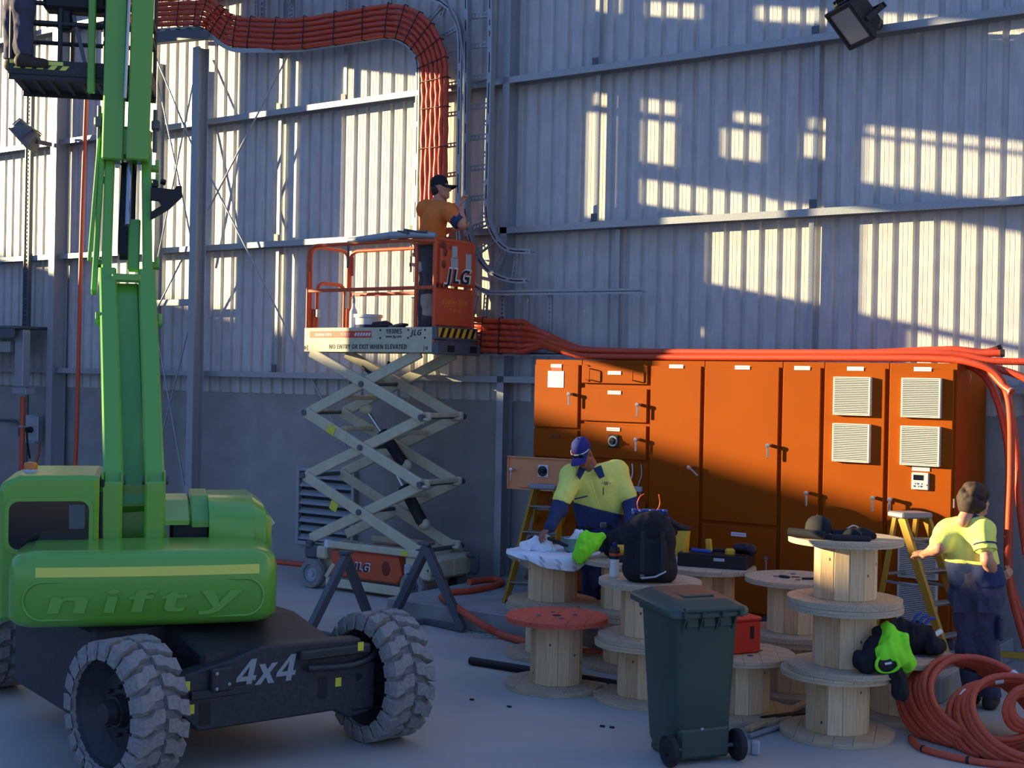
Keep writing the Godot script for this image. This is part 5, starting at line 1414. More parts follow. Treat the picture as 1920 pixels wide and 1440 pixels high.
class Blob:
	# a smooth solid: round bones joined softly on a grid, skinned with surface nets
	var lo: Vector3
	var cell: float
	var k: float
	var n: Vector3i
	var acc := PackedFloat32Array()
	var wob := 0.0
	var wob_f := 9.0
	var flats := []
	func _init(a: Vector3, b: Vector3, c: float, soft: float) -> void:
		lo = a
		cell = c
		k = soft
		n = Vector3i(((b - a) / c).ceil()) + Vector3i.ONE * 2
		acc.resize(n.x * n.y * n.z)
	func _range(a: Vector3, b: Vector3) -> Array:
		var i := Vector3i(((a - lo) / cell).floor()).clamp(Vector3i.ZERO, n - Vector3i.ONE)
		var j := Vector3i(((b - lo) / cell).ceil()).clamp(Vector3i.ZERO, n - Vector3i.ONE)
		return [i, j]
	func bone(a: Vector3, b: Vector3, ra: float, rb: float, flat := Vector3.ZERO, squash := 1.0) -> Blob:
		# tapered capsule; along flat (a unit vector) it is squash times as thick
		var m := maxf(ra, rb) * maxf(1.0, 1.0 / squash if squash > 1.0 else 1.0) + k * 4.5
		if squash > 1.0:
			m *= squash
		var q := _range(a.min(b) - Vector3.ONE * m, a.max(b) + Vector3.ONE * m)
		var i: Vector3i = q[0]
		var j: Vector3i = q[1]
		var d := b - a
		var dd := maxf(d.length_squared(), 1e-9)
		var ik := 1.0 / k
		var sq := 1.0 / squash - 1.0
		for z in range(i.z, j.z + 1):
			for y in range(i.y, j.y + 1):
				var at := (z * n.y + y) * n.x
				for x in range(i.x, j.x + 1):
					var p := lo + Vector3(x, y, z) * cell - a
					var t := clampf(p.dot(d) / dd, 0.0, 1.0)
					var v := p - d * t
					if sq != 0.0:
						v += flat * (v.dot(flat) * sq)
					var f := v.length() - ra - (rb - ra) * t
					if f < m:
						acc[at + x] += exp(-f * ik)
		return self
	func ell(c: Vector3, r: Vector3, bs := Basis()) -> Blob:
		var m := maxf(r.x, maxf(r.y, r.z)) + k * 4.5
		var q := _range(c - Vector3.ONE * m, c + Vector3.ONE * m)
		var i: Vector3i = q[0]
		var j: Vector3i = q[1]
		var inv := bs.transposed()
		var ik := 1.0 / k
		var rm := minf(r.x, minf(r.y, r.z))
		for z in range(i.z, j.z + 1):
			for y in range(i.y, j.y + 1):
				var at := (z * n.y + y) * n.x
				for x in range(i.x, j.x + 1):
					var p := inv * (lo + Vector3(x, y, z) * cell - c)
					var u := p / r
					var l := u.length()
					var g := (u / r).length()
					var f := l * (l - 1.0) / g if g > 1e-6 else -rm
					if f < k * 4.5:
						acc[at + x] += exp(-maxf(f, -0.3) * ik)
		return self
	func cut(p: Vector3, nrm: Vector3) -> Blob:
		# removes everything on the side the normal points to
		flats.append([p, nrm.normalized()])
		return self
	func mesh_into(st: SurfaceTool) -> void:
		var total := acc.size()
		var f := PackedFloat32Array()
		f.resize(total)
		var noise := FastNoiseLite.new()
		noise.frequency = wob_f
		noise.fractal_octaves = 2
		for at in total:
			var a := acc[at]
			f[at] = -k * log(a) if a > 1e-8 else 0.2
		if wob > 0.0 or flats.size():
			var at := 0
			for z in n.z:
				for y in n.y:
					for x in n.x:
						if absf(f[at]) < 0.06 or (flats.size() and f[at] < 0.06):
							var p := lo + Vector3(x, y, z) * cell
							if wob > 0.0 and absf(f[at]) < 0.06:
								f[at] += noise.get_noise_3d(p.x, p.y * 0.6, p.z) * wob
							for c in flats:
								f[at] = maxf(f[at], (p - c[0]).dot(c[1]))
						at += 1
		var sx := 1
		var sy := n.x
		var sz := n.x * n.y
		var id := PackedInt32Array()
		id.resize(total)
		var verts := PackedVector3Array()
		var norms := PackedVector3Array()
		var corners := [0, sx, sy, sx + sy, sz, sz + sx, sz + sy, sz + sx + sy]
		var off := [Vector3(0, 0, 0), Vector3(1, 0, 0), Vector3(0, 1, 0), Vector3(1, 1, 0), Vector3(0, 0, 1), Vector3(1, 0, 1), Vector3(0, 1, 1), Vector3(1, 1, 1)]
		var edges := [[0, 1], [2, 3], [4, 5], [6, 7], [0, 2], [1, 3], [4, 6], [5, 7], [0, 4], [1, 5], [2, 6], [3, 7]]
		for z in n.z - 1:
			for y in n.y - 1:
				var row := z * sz + y * sy
				for x in n.x - 1:
					var at := row + x
					var v0 := f[at]
					if v0 > cell * 4.0 or v0 < -cell * 4.0:
						continue
					var mask := 0
					for c in 8:
						if f[at + corners[c]] < 0.0:
							mask |= 1 << c
					if mask == 0 or mask == 255:
						continue
					var sum := Vector3.ZERO
					var cnt := 0
					for e in edges:
						var a: int = e[0]
						var b: int = e[1]
						if ((mask >> a) & 1) != ((mask >> b) & 1):
							var fa := f[at + corners[a]]
							var fb := f[at + corners[b]]
							sum += off[a].lerp(off[b], fa / (fa - fb))
							cnt += 1
					var g := Vector3(
						f[at + 1] + f[at + sy + 1] + f[at + sz + 1] + f[at + sz + sy + 1] - f[at] - f[at + sy] - f[at + sz] - f[at + sz + sy],
						f[at + sy] + f[at + sy + 1] + f[at + sz + sy] + f[at + sz + sy + 1] - f[at] - f[at + 1] - f[at + sz] - f[at + sz + 1],
						f[at + sz] + f[at + sz + 1] + f[at + sz + sy] + f[at + sz + sy + 1] - f[at] - f[at + 1] - f[at + sy] - f[at + sy + 1])
					verts.append(lo + (Vector3(x, y, z) + sum / cnt) * cell)
					norms.append(g.normalized())
					id[at] = verts.size()
		for z in range(1, n.z - 1):
			for y in range(1, n.y - 1):
				var row := z * sz + y * sy
				for x in range(1, n.x - 1):
					var at := row + x
					var v0 := f[at]
					if v0 > cell * 4.0 or v0 < -cell * 4.0:
						continue
					for ax in 3:
						var s: int = [sx, sy, sz][ax]
						var v1 := f[at + s]
						if (v0 < 0.0) == (v1 < 0.0):
							continue
						var u: int = [sy, sz, sx][ax]
						var w: int = [sz, sx, sy][ax]
						var q := [id[at], id[at - u], id[at - u - w], id[at - w]]
						if q[0] == 0 or q[1] == 0 or q[2] == 0 or q[3] == 0:
							continue
						var order := [0, 2, 1, 0, 3, 2] if v0 < 0.0 else [0, 1, 2, 0, 2, 3]
						for o in order:
							st.set_normal(norms[q[o] - 1])
							st.add_vertex(verts[q[o] - 1])
	func mesh() -> ArrayMesh:
		var st := SurfaceTool.new()
		st.begin(Mesh.PRIMITIVE_TRIANGLES)
		mesh_into(st)
		st.index()
		return st.commit()

func hand_into(st: SurfaceTool, wrist: Vector3, f: Vector3, palm: Vector3, thumb_side: float, curl: float, sc := 1.0) -> void:
	# f: towards the fingertips, palm: the way the palm faces
	f = f.normalized()
	palm = (palm - f * palm.dot(f)).normalized()
	var s := f.cross(palm) * thumb_side
	var b := Blob.new(wrist - Vector3.ONE * 0.2 * sc, wrist + Vector3.ONE * 0.2 * sc, 0.005, 0.003)
	b.bone(wrist - f * 0.04, wrist + f * 0.02, 0.025 * sc, 0.024 * sc, palm, 0.75)
	var lens := [[0.040, 0.025, 0.02], [0.045, 0.028, 0.022], [0.041, 0.026, 0.021], [0.032, 0.02, 0.018]]
	for i in 4:
		var o := (1.5 - i) * 0.019 * sc
		var k := wrist + f * (0.085 - absf(i - 1.2) * 0.005) * sc + s * o
		b.bone(wrist + f * 0.015 + s * o * 0.7, k, 0.014 * sc, 0.0115 * sc)
		var dir := f
		var a := curl * (0.8 + 0.12 * i)
		for q in 3:
			var ang: float = a * [0.6, 0.9, 0.6][q]
			dir = (dir * cos(ang) + (palm - dir * palm.dot(dir)).normalized() * sin(ang)).normalized() if ang < 1.4 else palm
			var e: Vector3 = k + dir * lens[i][q] * sc
			b.bone(k, e, (0.0098 - 0.0008 * q) * sc, (0.009 - 0.0008 * q) * sc)
			k = e
	var t0 := wrist + f * 0.025 * sc + s * 0.028 * sc
	var t1 := t0 + (f * 0.7 + s * 0.6 + palm * 0.35).normalized() * 0.042 * sc
	var t2 := t1 + (f * 0.85 + s * 0.2 + palm * (0.2 + 0.4 * curl)).normalized() * 0.032 * sc
	b.bone(wrist + f * 0.02, t0, 0.016 * sc, 0.016 * sc)
	b.bone(t0, t1, 0.0145 * sc, 0.011 * sc)
	b.bone(t1, t2, 0.011 * sc, 0.009 * sc)
	b.mesh_into(st)


func head_into(st: SurfaceTool, c: Vector3, hb: Basis) -> void:
	# c: middle of the head; hb: x to its right hand, y up, z the way the face looks
	var at := func(x: float, y: float, z: float) -> Vector3: return c + hb * Vector3(x, y, z)
	var b := Blob.new(c - Vector3.ONE * 0.19, c + Vector3.ONE * 0.17, 0.006, 0.007)
	b.ell(at.call(0, 0.03, -0.012), Vector3(0.073, 0.088, 0.092), hb)
	b.bone(at.call(0, -0.02, 0.04), at.call(0, -0.07, 0.055), 0.048, 0.032)
	b.bone(at.call(-0.03, -0.055, 0.02), at.call(0, -0.09, 0.066), 0.032, 0.022)
	b.bone(at.call(0.03, -0.055, 0.02), at.call(0, -0.09, 0.066), 0.032, 0.022)
	b.bone(at.call(0, 0.018, 0.078), at.call(0, -0.022, 0.105), 0.011, 0.015)
	b.bone(at.call(-0.035, 0.03, 0.068), at.call(0.035, 0.03, 0.068), 0.016, 0.016)
	b.bone(at.call(-0.02, -0.058, 0.082), at.call(0.02, -0.058, 0.082), 0.009, 0.009)
	for k in [-1, 1]:
		b.bone(at.call(k * 0.074, 0.018, -0.004), at.call(k * 0.078, -0.03, 0.0), 0.013, 0.010)
		b.bone(at.call(k * 0.038, -0.01, 0.062), at.call(k * 0.03, -0.03, 0.066), 0.022, 0.018)
	b.bone(at.call(0, -0.05, -0.03), at.call(0, -0.16, -0.04), 0.047, 0.05)
	b.mesh_into(st)


func body(called_label: String, base: Vector3, j: Dictionary, skin: Material) -> Node3D:
	# one continuous skin: trunk, neck, arms and legs with head and hands on grids of their own
	var t := thing("person", called_label, "person", base)
	var lo := Vector3.ONE * 9
	var hi := -Vector3.ONE * 9
	for k in j:
		if j[k] is Vector3 and not k.begins_with("d_"):
			j[k] -= base
			lo = lo.min(j[k])
			hi = hi.max(j[k])
	var b := Blob.new(lo - Vector3.ONE * 0.16, hi + Vector3.ONE * 0.16, 0.016, 0.014)
	b.bone(j.pelvis, j.chest, 0.10, 0.11)
	b.bone(j.chest, j.neck, 0.1, 0.055)
	b.bone(j.neck, j.head, 0.047, 0.046)
	b.bone(j.neck, j.sh_l, 0.05, 0.05)
	b.bone(j.neck, j.sh_r, 0.05, 0.05)
	for s in ["l", "r"]:
		b.bone(j["sh_" + s], j["el_" + s], 0.048, 0.038)
		b.bone(j["el_" + s], j["el_" + s].lerp(j["wr_" + s], 0.3), 0.04, 0.041)
		b.bone(j["el_" + s].lerp(j["wr_" + s], 0.3), j["wr_" + s], 0.041, 0.026)
		b.bone(j.pelvis, j["hip_" + s], 0.08, 0.08)
		b.bone(j["hip_" + s], j["kn_" + s], 0.075, 0.052)
		b.bone(j["kn_" + s], j["an_" + s], 0.052, 0.036)
	var st := SurfaceTool.new()
	st.begin(Mesh.PRIMITIVE_TRIANGLES)
	b.mesh_into(st)
	head_into(st, j.head, j.hb)
	for s in ["l", "r"]:
		hand_into(st, j["wr_" + s], j["d_" + s], j["d_p" + s], 1.0 if s == "l" else -1.0, j["curl_" + s])
	st.index()
	obj("body", st.commit(), skin, t)
	return t


func cloth_mesh(lo: Vector3, hi: Vector3, bones: Array, cuts: Array, cell := 0.013, soft := 0.018, wob := 0.014, freq := 7.0) -> ArrayMesh:
	var b := Blob.new(lo, hi, cell, soft)
	for q in bones:
		if q.size() > 4:
			b.bone(q[0], q[1], q[2], q[3], q[4], q[5])
		else:
			b.bone(q[0], q[1], q[2], q[3])
	for c in cuts:
		b.cut(c[0], c[1])
	b.wob = wob
	b.wob_f = freq
	return b.mesh()


func span_of(bones: Array, pad := 0.08) -> Array:
	var lo := Vector3.ONE * 99
	var hi := -Vector3.ONE * 99
	for q in bones:
		var r: float = maxf(q[2], q[3]) * (q[5] if q.size() > 4 and q[5] > 1.0 else 1.0) + pad
		lo = lo.min(q[0] - Vector3.ONE * r).min(q[1] - Vector3.ONE * r)
		hi = hi.max(q[0] + Vector3.ONE * r).max(q[1] + Vector3.ONE * r)
	return [lo, hi]


func wear(called: String, bones: Array, cuts: Array, m: Material, t: Node3D, wob := 0.014, cell := 0.013) -> MeshInstance3D:
	var q := span_of(bones)
	return obj(called, cloth_mesh(q[0], q[1], bones, cuts, cell, 0.018, wob), m, t)


func trousers(t: Node3D, j: Dictionary, m: Material) -> void:
	var bones := []
	for s in ["l", "r"]:
		bones.append([j.pelvis, j["hip_" + s], 0.125, 0.115])
		bones.append([j["hip_" + s], j["kn_" + s], 0.112, 0.082])
		bones.append([j["kn_" + s], j["an_" + s] + Vector3(0, 0.03, 0), 0.082, 0.078])
	bones.append([j.pelvis, j.pelvis.lerp(j.chest, 0.35), 0.135, 0.13])
	wear("trousers", bones, [[j.pelvis.lerp(j.chest, 0.4), (j.chest - j.pelvis)], [j.an_l + Vector3(0, 0.0, 0), Vector3.DOWN]], m, t, 0.022)


func boots(t: Node3D, j: Dictionary, fwd: Vector3, m: Material) -> void:
	for s in ["l", "r"]:
		var a: Vector3 = j["an_" + s]
		var bones := [[a + Vector3(0, 0.06, 0), a - Vector3(0, 0.02, 0), 0.055, 0.05], [a - Vector3(0, 0.045, 0) - fwd * 0.03, a - Vector3(0, 0.05, 0) + fwd * 0.15, 0.045, 0.042]]
		wear("boot", bones, [[a - Vector3(0, 0.088, 0), Vector3.DOWN]], m, t, 0.002, 0.01)


func people() -> void:
	man_at_drums()
	man_on_lift()
	man_by_ladder()
	man_in_basket()


func cap(t: Node3D, c: Vector3, hb: Basis, m: Material, peak_len := 0.1) -> MeshInstance3D:
	var s := Sh.new()
	var bs := hb * Basis(Vector3.RIGHT, -0.08)
	s.lathe([Vector2(0.088, -0.005), Vector2(0.0885, 0.03), Vector2(0.082, 0.062), Vector2(0.066, 0.09), Vector2(0.04, 0.108), Vector2(0.008, 0.115), Vector2(0, 0.115)], 24, Transform3D(bs.scaled(Vector3(1, 1, 1)) * Basis.from_scale(Vector3(0.93, 1, 1.12)), c + hb * Vector3(0, 0.035, -0.012)), true)
	s.ball(c + bs * Vector3(0, 0.152, -0.012), Vector3(0.009, 0.006, 0.009), 8)
	var o := obj("cap", s, m, t)
	var pk := Sh.new()
	var top := []
	var bot := []
	for i in 13:
		var a := lerpf(-1.15, 1.15, i / 12.0)
		var row := []
		for q in 5:
			var r := q / 4.0
			var base := Vector3(sin(a) * 0.083, 0.03, cos(a) * 0.095 - 0.012)
			var tip := Vector3(sin(a) * 0.078, 0.012 - 0.03 * sin(a) * sin(a), 0.05 + cos(a) * (0.06 + peak_len))
			row.append(c + bs * base.lerp(tip, r))
		top.append(row)
	for i in 12:
		for q in 4:
			var d := hb.y * 0.006
			pk.quad(top[i][q], top[i][q + 1], top[i + 1][q + 1], top[i + 1][q], 7)
			pk.quad(top[i][q] - d, top[i + 1][q] - d, top[i + 1][q + 1] - d, top[i][q + 1] - d, 8)
		pk.quad(top[i][4], top[i][4] - hb.y * 0.006, top[i + 1][4] - hb.y * 0.006, top[i + 1][4], 9)
	obj("peak", pk, m, o)
	return o


func face_basis(z: Vector3, tilt := 0.0) -> Basis:
	z = z.normalized()
	var x := Vector3.UP.cross(z).normalized()
	var y := z.cross(x)
	return Basis(x, y, z) * Basis(Vector3.BACK, tilt)


func man_at_drums() -> void:
	var base: Vector3 = Vector3(-6.23, 0.102, 1.85)
	base.y = 0.2
	var cam := Vector3(0.60, 0, 0.80)
	var right := Vector3(0.80, 0, -0.60)
	var j := {
		"pelvis": Vector3(-6.261, 1.087, 1.835), "chest": Vector3(-6.278, 1.48, 1.97), "neck": Vector3(-6.269, 1.614, 2.061), "head": Vector3(-6.251, 1.752, 2.195),
		"sh_r": Vector3(-6.398, 1.555, 2.176), "el_r": Vector3(-6.376, 1.274, 2.356), "wr_r": Vector3(-6.322, 1.128, 2.587),
		"sh_l": Vector3(-6.102, 1.593, 1.821), "el_l": Vector3(-5.978, 1.297, 1.795), "wr_l": Vector3(-5.864, 1.072, 2.021),
		"hip_l": Vector3(-6.181, 1.016, 1.779), "hip_r": Vector3(-6.339, 1.013, 1.89),
		"kn_l": Vector3(-6.125, 0.584, 1.838), "kn_r": Vector3(-6.301, 0.577, 1.936), "an_l": Vector3(-6.154, 0.168, 1.736), "an_r": Vector3(-6.336, 0.164, 1.864),
		"d_r": Vector3(-0.35, -0.5, 0.55), "d_pr": Vector3(0.2, -0.9, -0.3), "curl_r": 0.7,
		"d_l": Vector3(-0.1, -0.6, 0.6), "d_pl": Vector3(-0.6, -0.4, -0.3), "curl_l": 0.6,
		"hb": face_basis(cam * 0.75 - right * 0.45 - Vector3.UP * 0.72, 0.12),
	}
	var t := body("person in a blue cap, yellow and navy work shirt, leaning over the cloth covered drum", base, j, M.skin_dark)
	var flat := cam
	# yellow shirt with short sleeves, navy from the ribs down
	var low: Vector3 = j.chest.lerp(j.pelvis, 0.62)
	var tilt := (Vector3(0, -1, 0) - right * 0.24).normalized()
	var sl: Vector3 = j.sh_l.lerp(j.el_l, 0.72)
	var sr: Vector3 = j.sh_r.lerp(j.el_r, 0.78)
	var trunk := [[j.chest + right * 0.09, j.pelvis + right * 0.06 - Vector3(0, -0.12, 0), 0.145, 0.14], [j.chest - right * 0.09, j.pelvis - right * 0.06 + Vector3(0, 0.12, 0), 0.145, 0.14]]
	var arms := [[j.sh_l - right * 0.03, sl, 0.092, 0.086], [j.sh_r + right * 0.03, sr, 0.092, 0.086], [j.neck + right * 0.06 - Vector3(0, 0.035, 0), j.sh_l, 0.068, 0.082], [j.neck - right * 0.06 - Vector3(0, 0.035, 0), j.sh_r, 0.068, 0.082]]
	wear("shirt", trunk + arms, [[low, tilt]], M.hivis_yellow, t, 0.012)
	wear("shirt_lower", [[j.chest.lerp(j.pelvis, 0.4) + right * 0.08, j.pelvis + right * 0.07, 0.138, 0.148], [j.chest.lerp(j.pelvis, 0.4) - right * 0.08, j.pelvis - right * 0.07, 0.138, 0.148]], [[low + tilt * -0.01, -tilt], [j.pelvis + Vector3(0, -0.015, 0), Vector3.DOWN]], M.navy, t, 0.01)
	wear("sleeve", [[j.sh_l.lerp(j.el_l, 0.5), j.el_l, 0.074, 0.066], [j.el_l, j.wr_l, 0.066, 0.05]], [], M.navy, t, 0.012)
	wear("sleeve", [[j.sh_r.lerp(j.el_r, 0.5), j.el_r, 0.074, 0.066], [j.el_r, j.wr_r, 0.066, 0.05]], [], M.navy, t, 0.012)
	# collar
	var cs := Sh.new()
	for k in [-1, 1]:
		cs.prism(PackedVector2Array([Vector2(0, 0.02), Vector2(0.07, 0.05), Vector2(0.1, -0.05), Vector2(0.055, -0.075)]) if k > 0 else PackedVector2Array([Vector2(0, 0.02), Vector2(-0.055, 0.05), Vector2(-0.09, -0.04), Vector2(-0.06, -0.085)]), 0.014, Transform3D(Basis(right, Vector3.UP, right.cross(Vector3.UP)) * Basis(Vector3.RIGHT, -0.35), j.neck + cam * 0.105 + Vector3(0, -0.015, 0) + right * k * 0.03))
	obj("collar", cs, M.navy, t)
	# pocket print, pens and pocket flap
	var fb := Basis(right, Vector3.UP, right.cross(Vector3.UP))
	put("shirt_print", text("~W~", 0.03, font_bold, 0.004), M.navy, t, j.chest + cam * 0.185 + right * 0.1 + Vector3(0, 0.01, 0), fb)
	obj("pocket_flap", Sh.new().box(j.chest + cam * 0.18 - right * 0.12 + Vector3(0, -0.12, 0), Vector3(0.12, 0.012, 0.012), 0.003, fb * Basis(Vector3.BACK, 0.25)), M.navy, t)
	obj("pen", Sh.new().box(j.chest + cam * 0.19 + right * 0.075 + Vector3(0, -0.06, 0), Vector3(0.008, 0.07, 0.008), 0.002, fb), M.ink, t)
	obj("placket", Sh.new().span(j.neck + cam * 0.15 + Vector3(0, -0.1, 0), j.chest.lerp(j.pelvis, 0.55) + cam * 0.17, 0.02, 0.01, 0.003, cam), M.hivis_yellow, t)
	trousers(t, j, M.navy)
	boots(t, j, cam, M.boot)
	var bl := Sh.new()
	var ring := []
	for i in 20:
		var a := TAU * i / 20
		ring.append(j.pelvis + Vector3(0, 0.02, 0) + right * cos(a) * 0.205 + cam * sin(a) * 0.152)
	bl.sweep(ring + [ring[0]], PackedVector2Array([Vector2(-0.006, -0.02), Vector2(0.006, -0.02), Vector2(0.006, 0.02), Vector2(-0.006, 0.02)]), Vector3.UP, false)
	var blo := obj("belt", bl, M.black, t)
	obj("buckle", Sh.new().box(j.pelvis + cam * 0.165 + Vector3(0, 0.02, 0), Vector3(0.06, 0.05, 0.014), 0.006, fb), M.chrome, blo)
	obj("phone_pouch", Sh.new().box(j.pelvis + cam * 0.13 + right * -0.12 + Vector3(0, 0.01, 0), Vector3(0.05, 0.07, 0.03), 0.008, fb), M.black, t)
	var hb: Basis = j.hb
	var cp := cap(t, j.head, hb, M.cap_blue, 0.085)
	put("cap_badge", text("X", 0.025, font_bold, 0.004), M.logo_red, cp, j.head + hb * Vector3(-0.02, 0.085, 0.094), hb)
	# sunglasses pushed up on the cap
	var g := Sh.new()
	var e := []
	for i in 11:
		var a := lerpf(-1.35, 1.35, i / 10.0)
		e.append(j.head + hb * Vector3(sin(a) * 0.092, 0.065 - 0.01 * absf(sin(a)), cos(a) * 0.108 - 0.01))
	g.tube(e, 0.005, 6)
	var go := obj("sunglasses", g, M.white, t)
	for k in [-1, 1]:
		obj("eye_lens", Sh.new().ball(j.head + hb * Vector3(k * 0.036, 0.048, 0.094), Vector3(0.03, 0.02, 0.008), 10, hb * Basis(Vector3.UP, k * 0.35)), M.dark_glass, go)
	var eb := Sh.new()
	for k in [-1, 1]:
		eb.ball(j.head + hb * Vector3(k * 0.03, 0.008, 0.078), Vector3(0.012, 0.008, 0.008), 8, hb)
	obj("eye", eb, M.ink, t)
	obj("hair", Sh.new().ball(j.head + hb * Vector3(0, 0.0, -0.045), Vector3(0.076, 0.06, 0.065), 14, hb), M.hair_brown, t)


func man_on_lift() -> void:
	var base := Vector3(-9.2, 2.75, 0.72)
	var fwd := Vector3(0.75, 0, -0.66)
	var right := Vector3(0.66, 0, 0.75)
	var j := {
		"pelvis": Vector3(-9.117, 3.826, 0.824), "chest": Vector3(-9.048, 4.124, 0.836), "neck": Vector3(-9.023, 4.31, 0.818), "head": Vector3(-8.993, 4.447, 0.822),
		"sh_r": Vector3(-8.803, 4.177, 0.908), "el_r": Vector3(-8.628, 4.025, 0.907), "wr_r": Vector3(-8.67, 4.225, 0.876),
		"sh_l": Vector3(-9.22, 4.241, 0.811), "el_l": Vector3(-9.182, 4, 0.625), "wr_l": Vector3(-8.918, 4.023, 0.622),
		"hip_l": Vector3(-9.203, 3.75, 0.798), "hip_r": Vector3(-9.039, 3.739, 0.854),
		"kn_l": Vector3(-9.185, 3.374, 0.81), "kn_r": Vector3(-9.034, 3.363, 0.924), "an_l": Vector3(-9.245, 3.014, 0.779), "an_r": Vector3(-9.078, 2.998, 0.857),
		"d_r": Vector3(-0.1, 0.9, -0.1), "d_pr": Vector3(0.6, 0.1, -0.7), "curl_r": 1.2,
		"d_l": Vector3(0.7, 0.1, -0.5), "d_pl": Vector3(0, 0.9, -0.3), "curl_l": 0.8,
		"hb": face_basis(Vector3(0.9, 0.05, -0.45)),
	}
	j.an_l.y = 2.84
	j.an_r.y = 2.84
	var t := body("person in an orange work shirt and dark cap standing on the scissor lift", base, j, M.skin)
	var sl: Vector3 = j.sh_l.lerp(j.el_l, 0.6)
	var sr: Vector3 = j.sh_r.lerp(j.el_r, 0.55)
	wear("shirt", [[j.chest + right * 0.08, j.pelvis + right * 0.07 + Vector3(0, 0.07, 0), 0.135, 0.14], [j.chest - right * 0.08, j.pelvis - right * 0.07 + Vector3(0, 0.07, 0), 0.135, 0.14], [j.sh_l, sl, 0.09, 0.08], [j.sh_r, sr, 0.088, 0.078], [j.neck + Vector3(0, -0.03, 0), j.sh_l, 0.07, 0.08], [j.neck + Vector3(0, -0.03, 0), j.sh_r, 0.07, 0.08]], [[j.pelvis + Vector3(0, 0.0, 0), Vector3.DOWN]], M.hivis_orange, t, 0.012)
	obj("sleeve_band", Sh.new().tube([j.sh_r.lerp(j.el_r, 0.56), j.sh_r.lerp(j.el_r, 0.88)], [0.084, 0.08], 14), M.navy, t)
	obj("collar", Sh.new().lathe([Vector2(0.075, -0.03), Vector2(0.068, 0.03), Vector2(0.06, 0.03)], 16, Transform3D(Basis(), j.neck + Vector3(0, -0.01, 0)), true), M.hivis_orange, t)
	trousers(t, j, M.work_charcoal)
	wear("thigh_patch", [[j.hip_l.lerp(j.kn_l, -0.1), j.hip_l.lerp(j.kn_l, 0.45), 0.118, 0.104], [j.kn_r.lerp(j.an_r, 0.0), j.kn_r.lerp(j.an_r, 0.5), 0.088, 0.084]], [], M.work_pale, t, 0.02)
	boots(t, j, fwd, M.boot)
	cap(t, j.head, j.hb, M.cloth_black, 0.08)
	obj("hair", Sh.new().ball(j.head + j.hb * Vector3(0, -0.01, -0.05), Vector3(0.078, 0.075, 0.06), 14, j.hb), M.hair_brown, t)


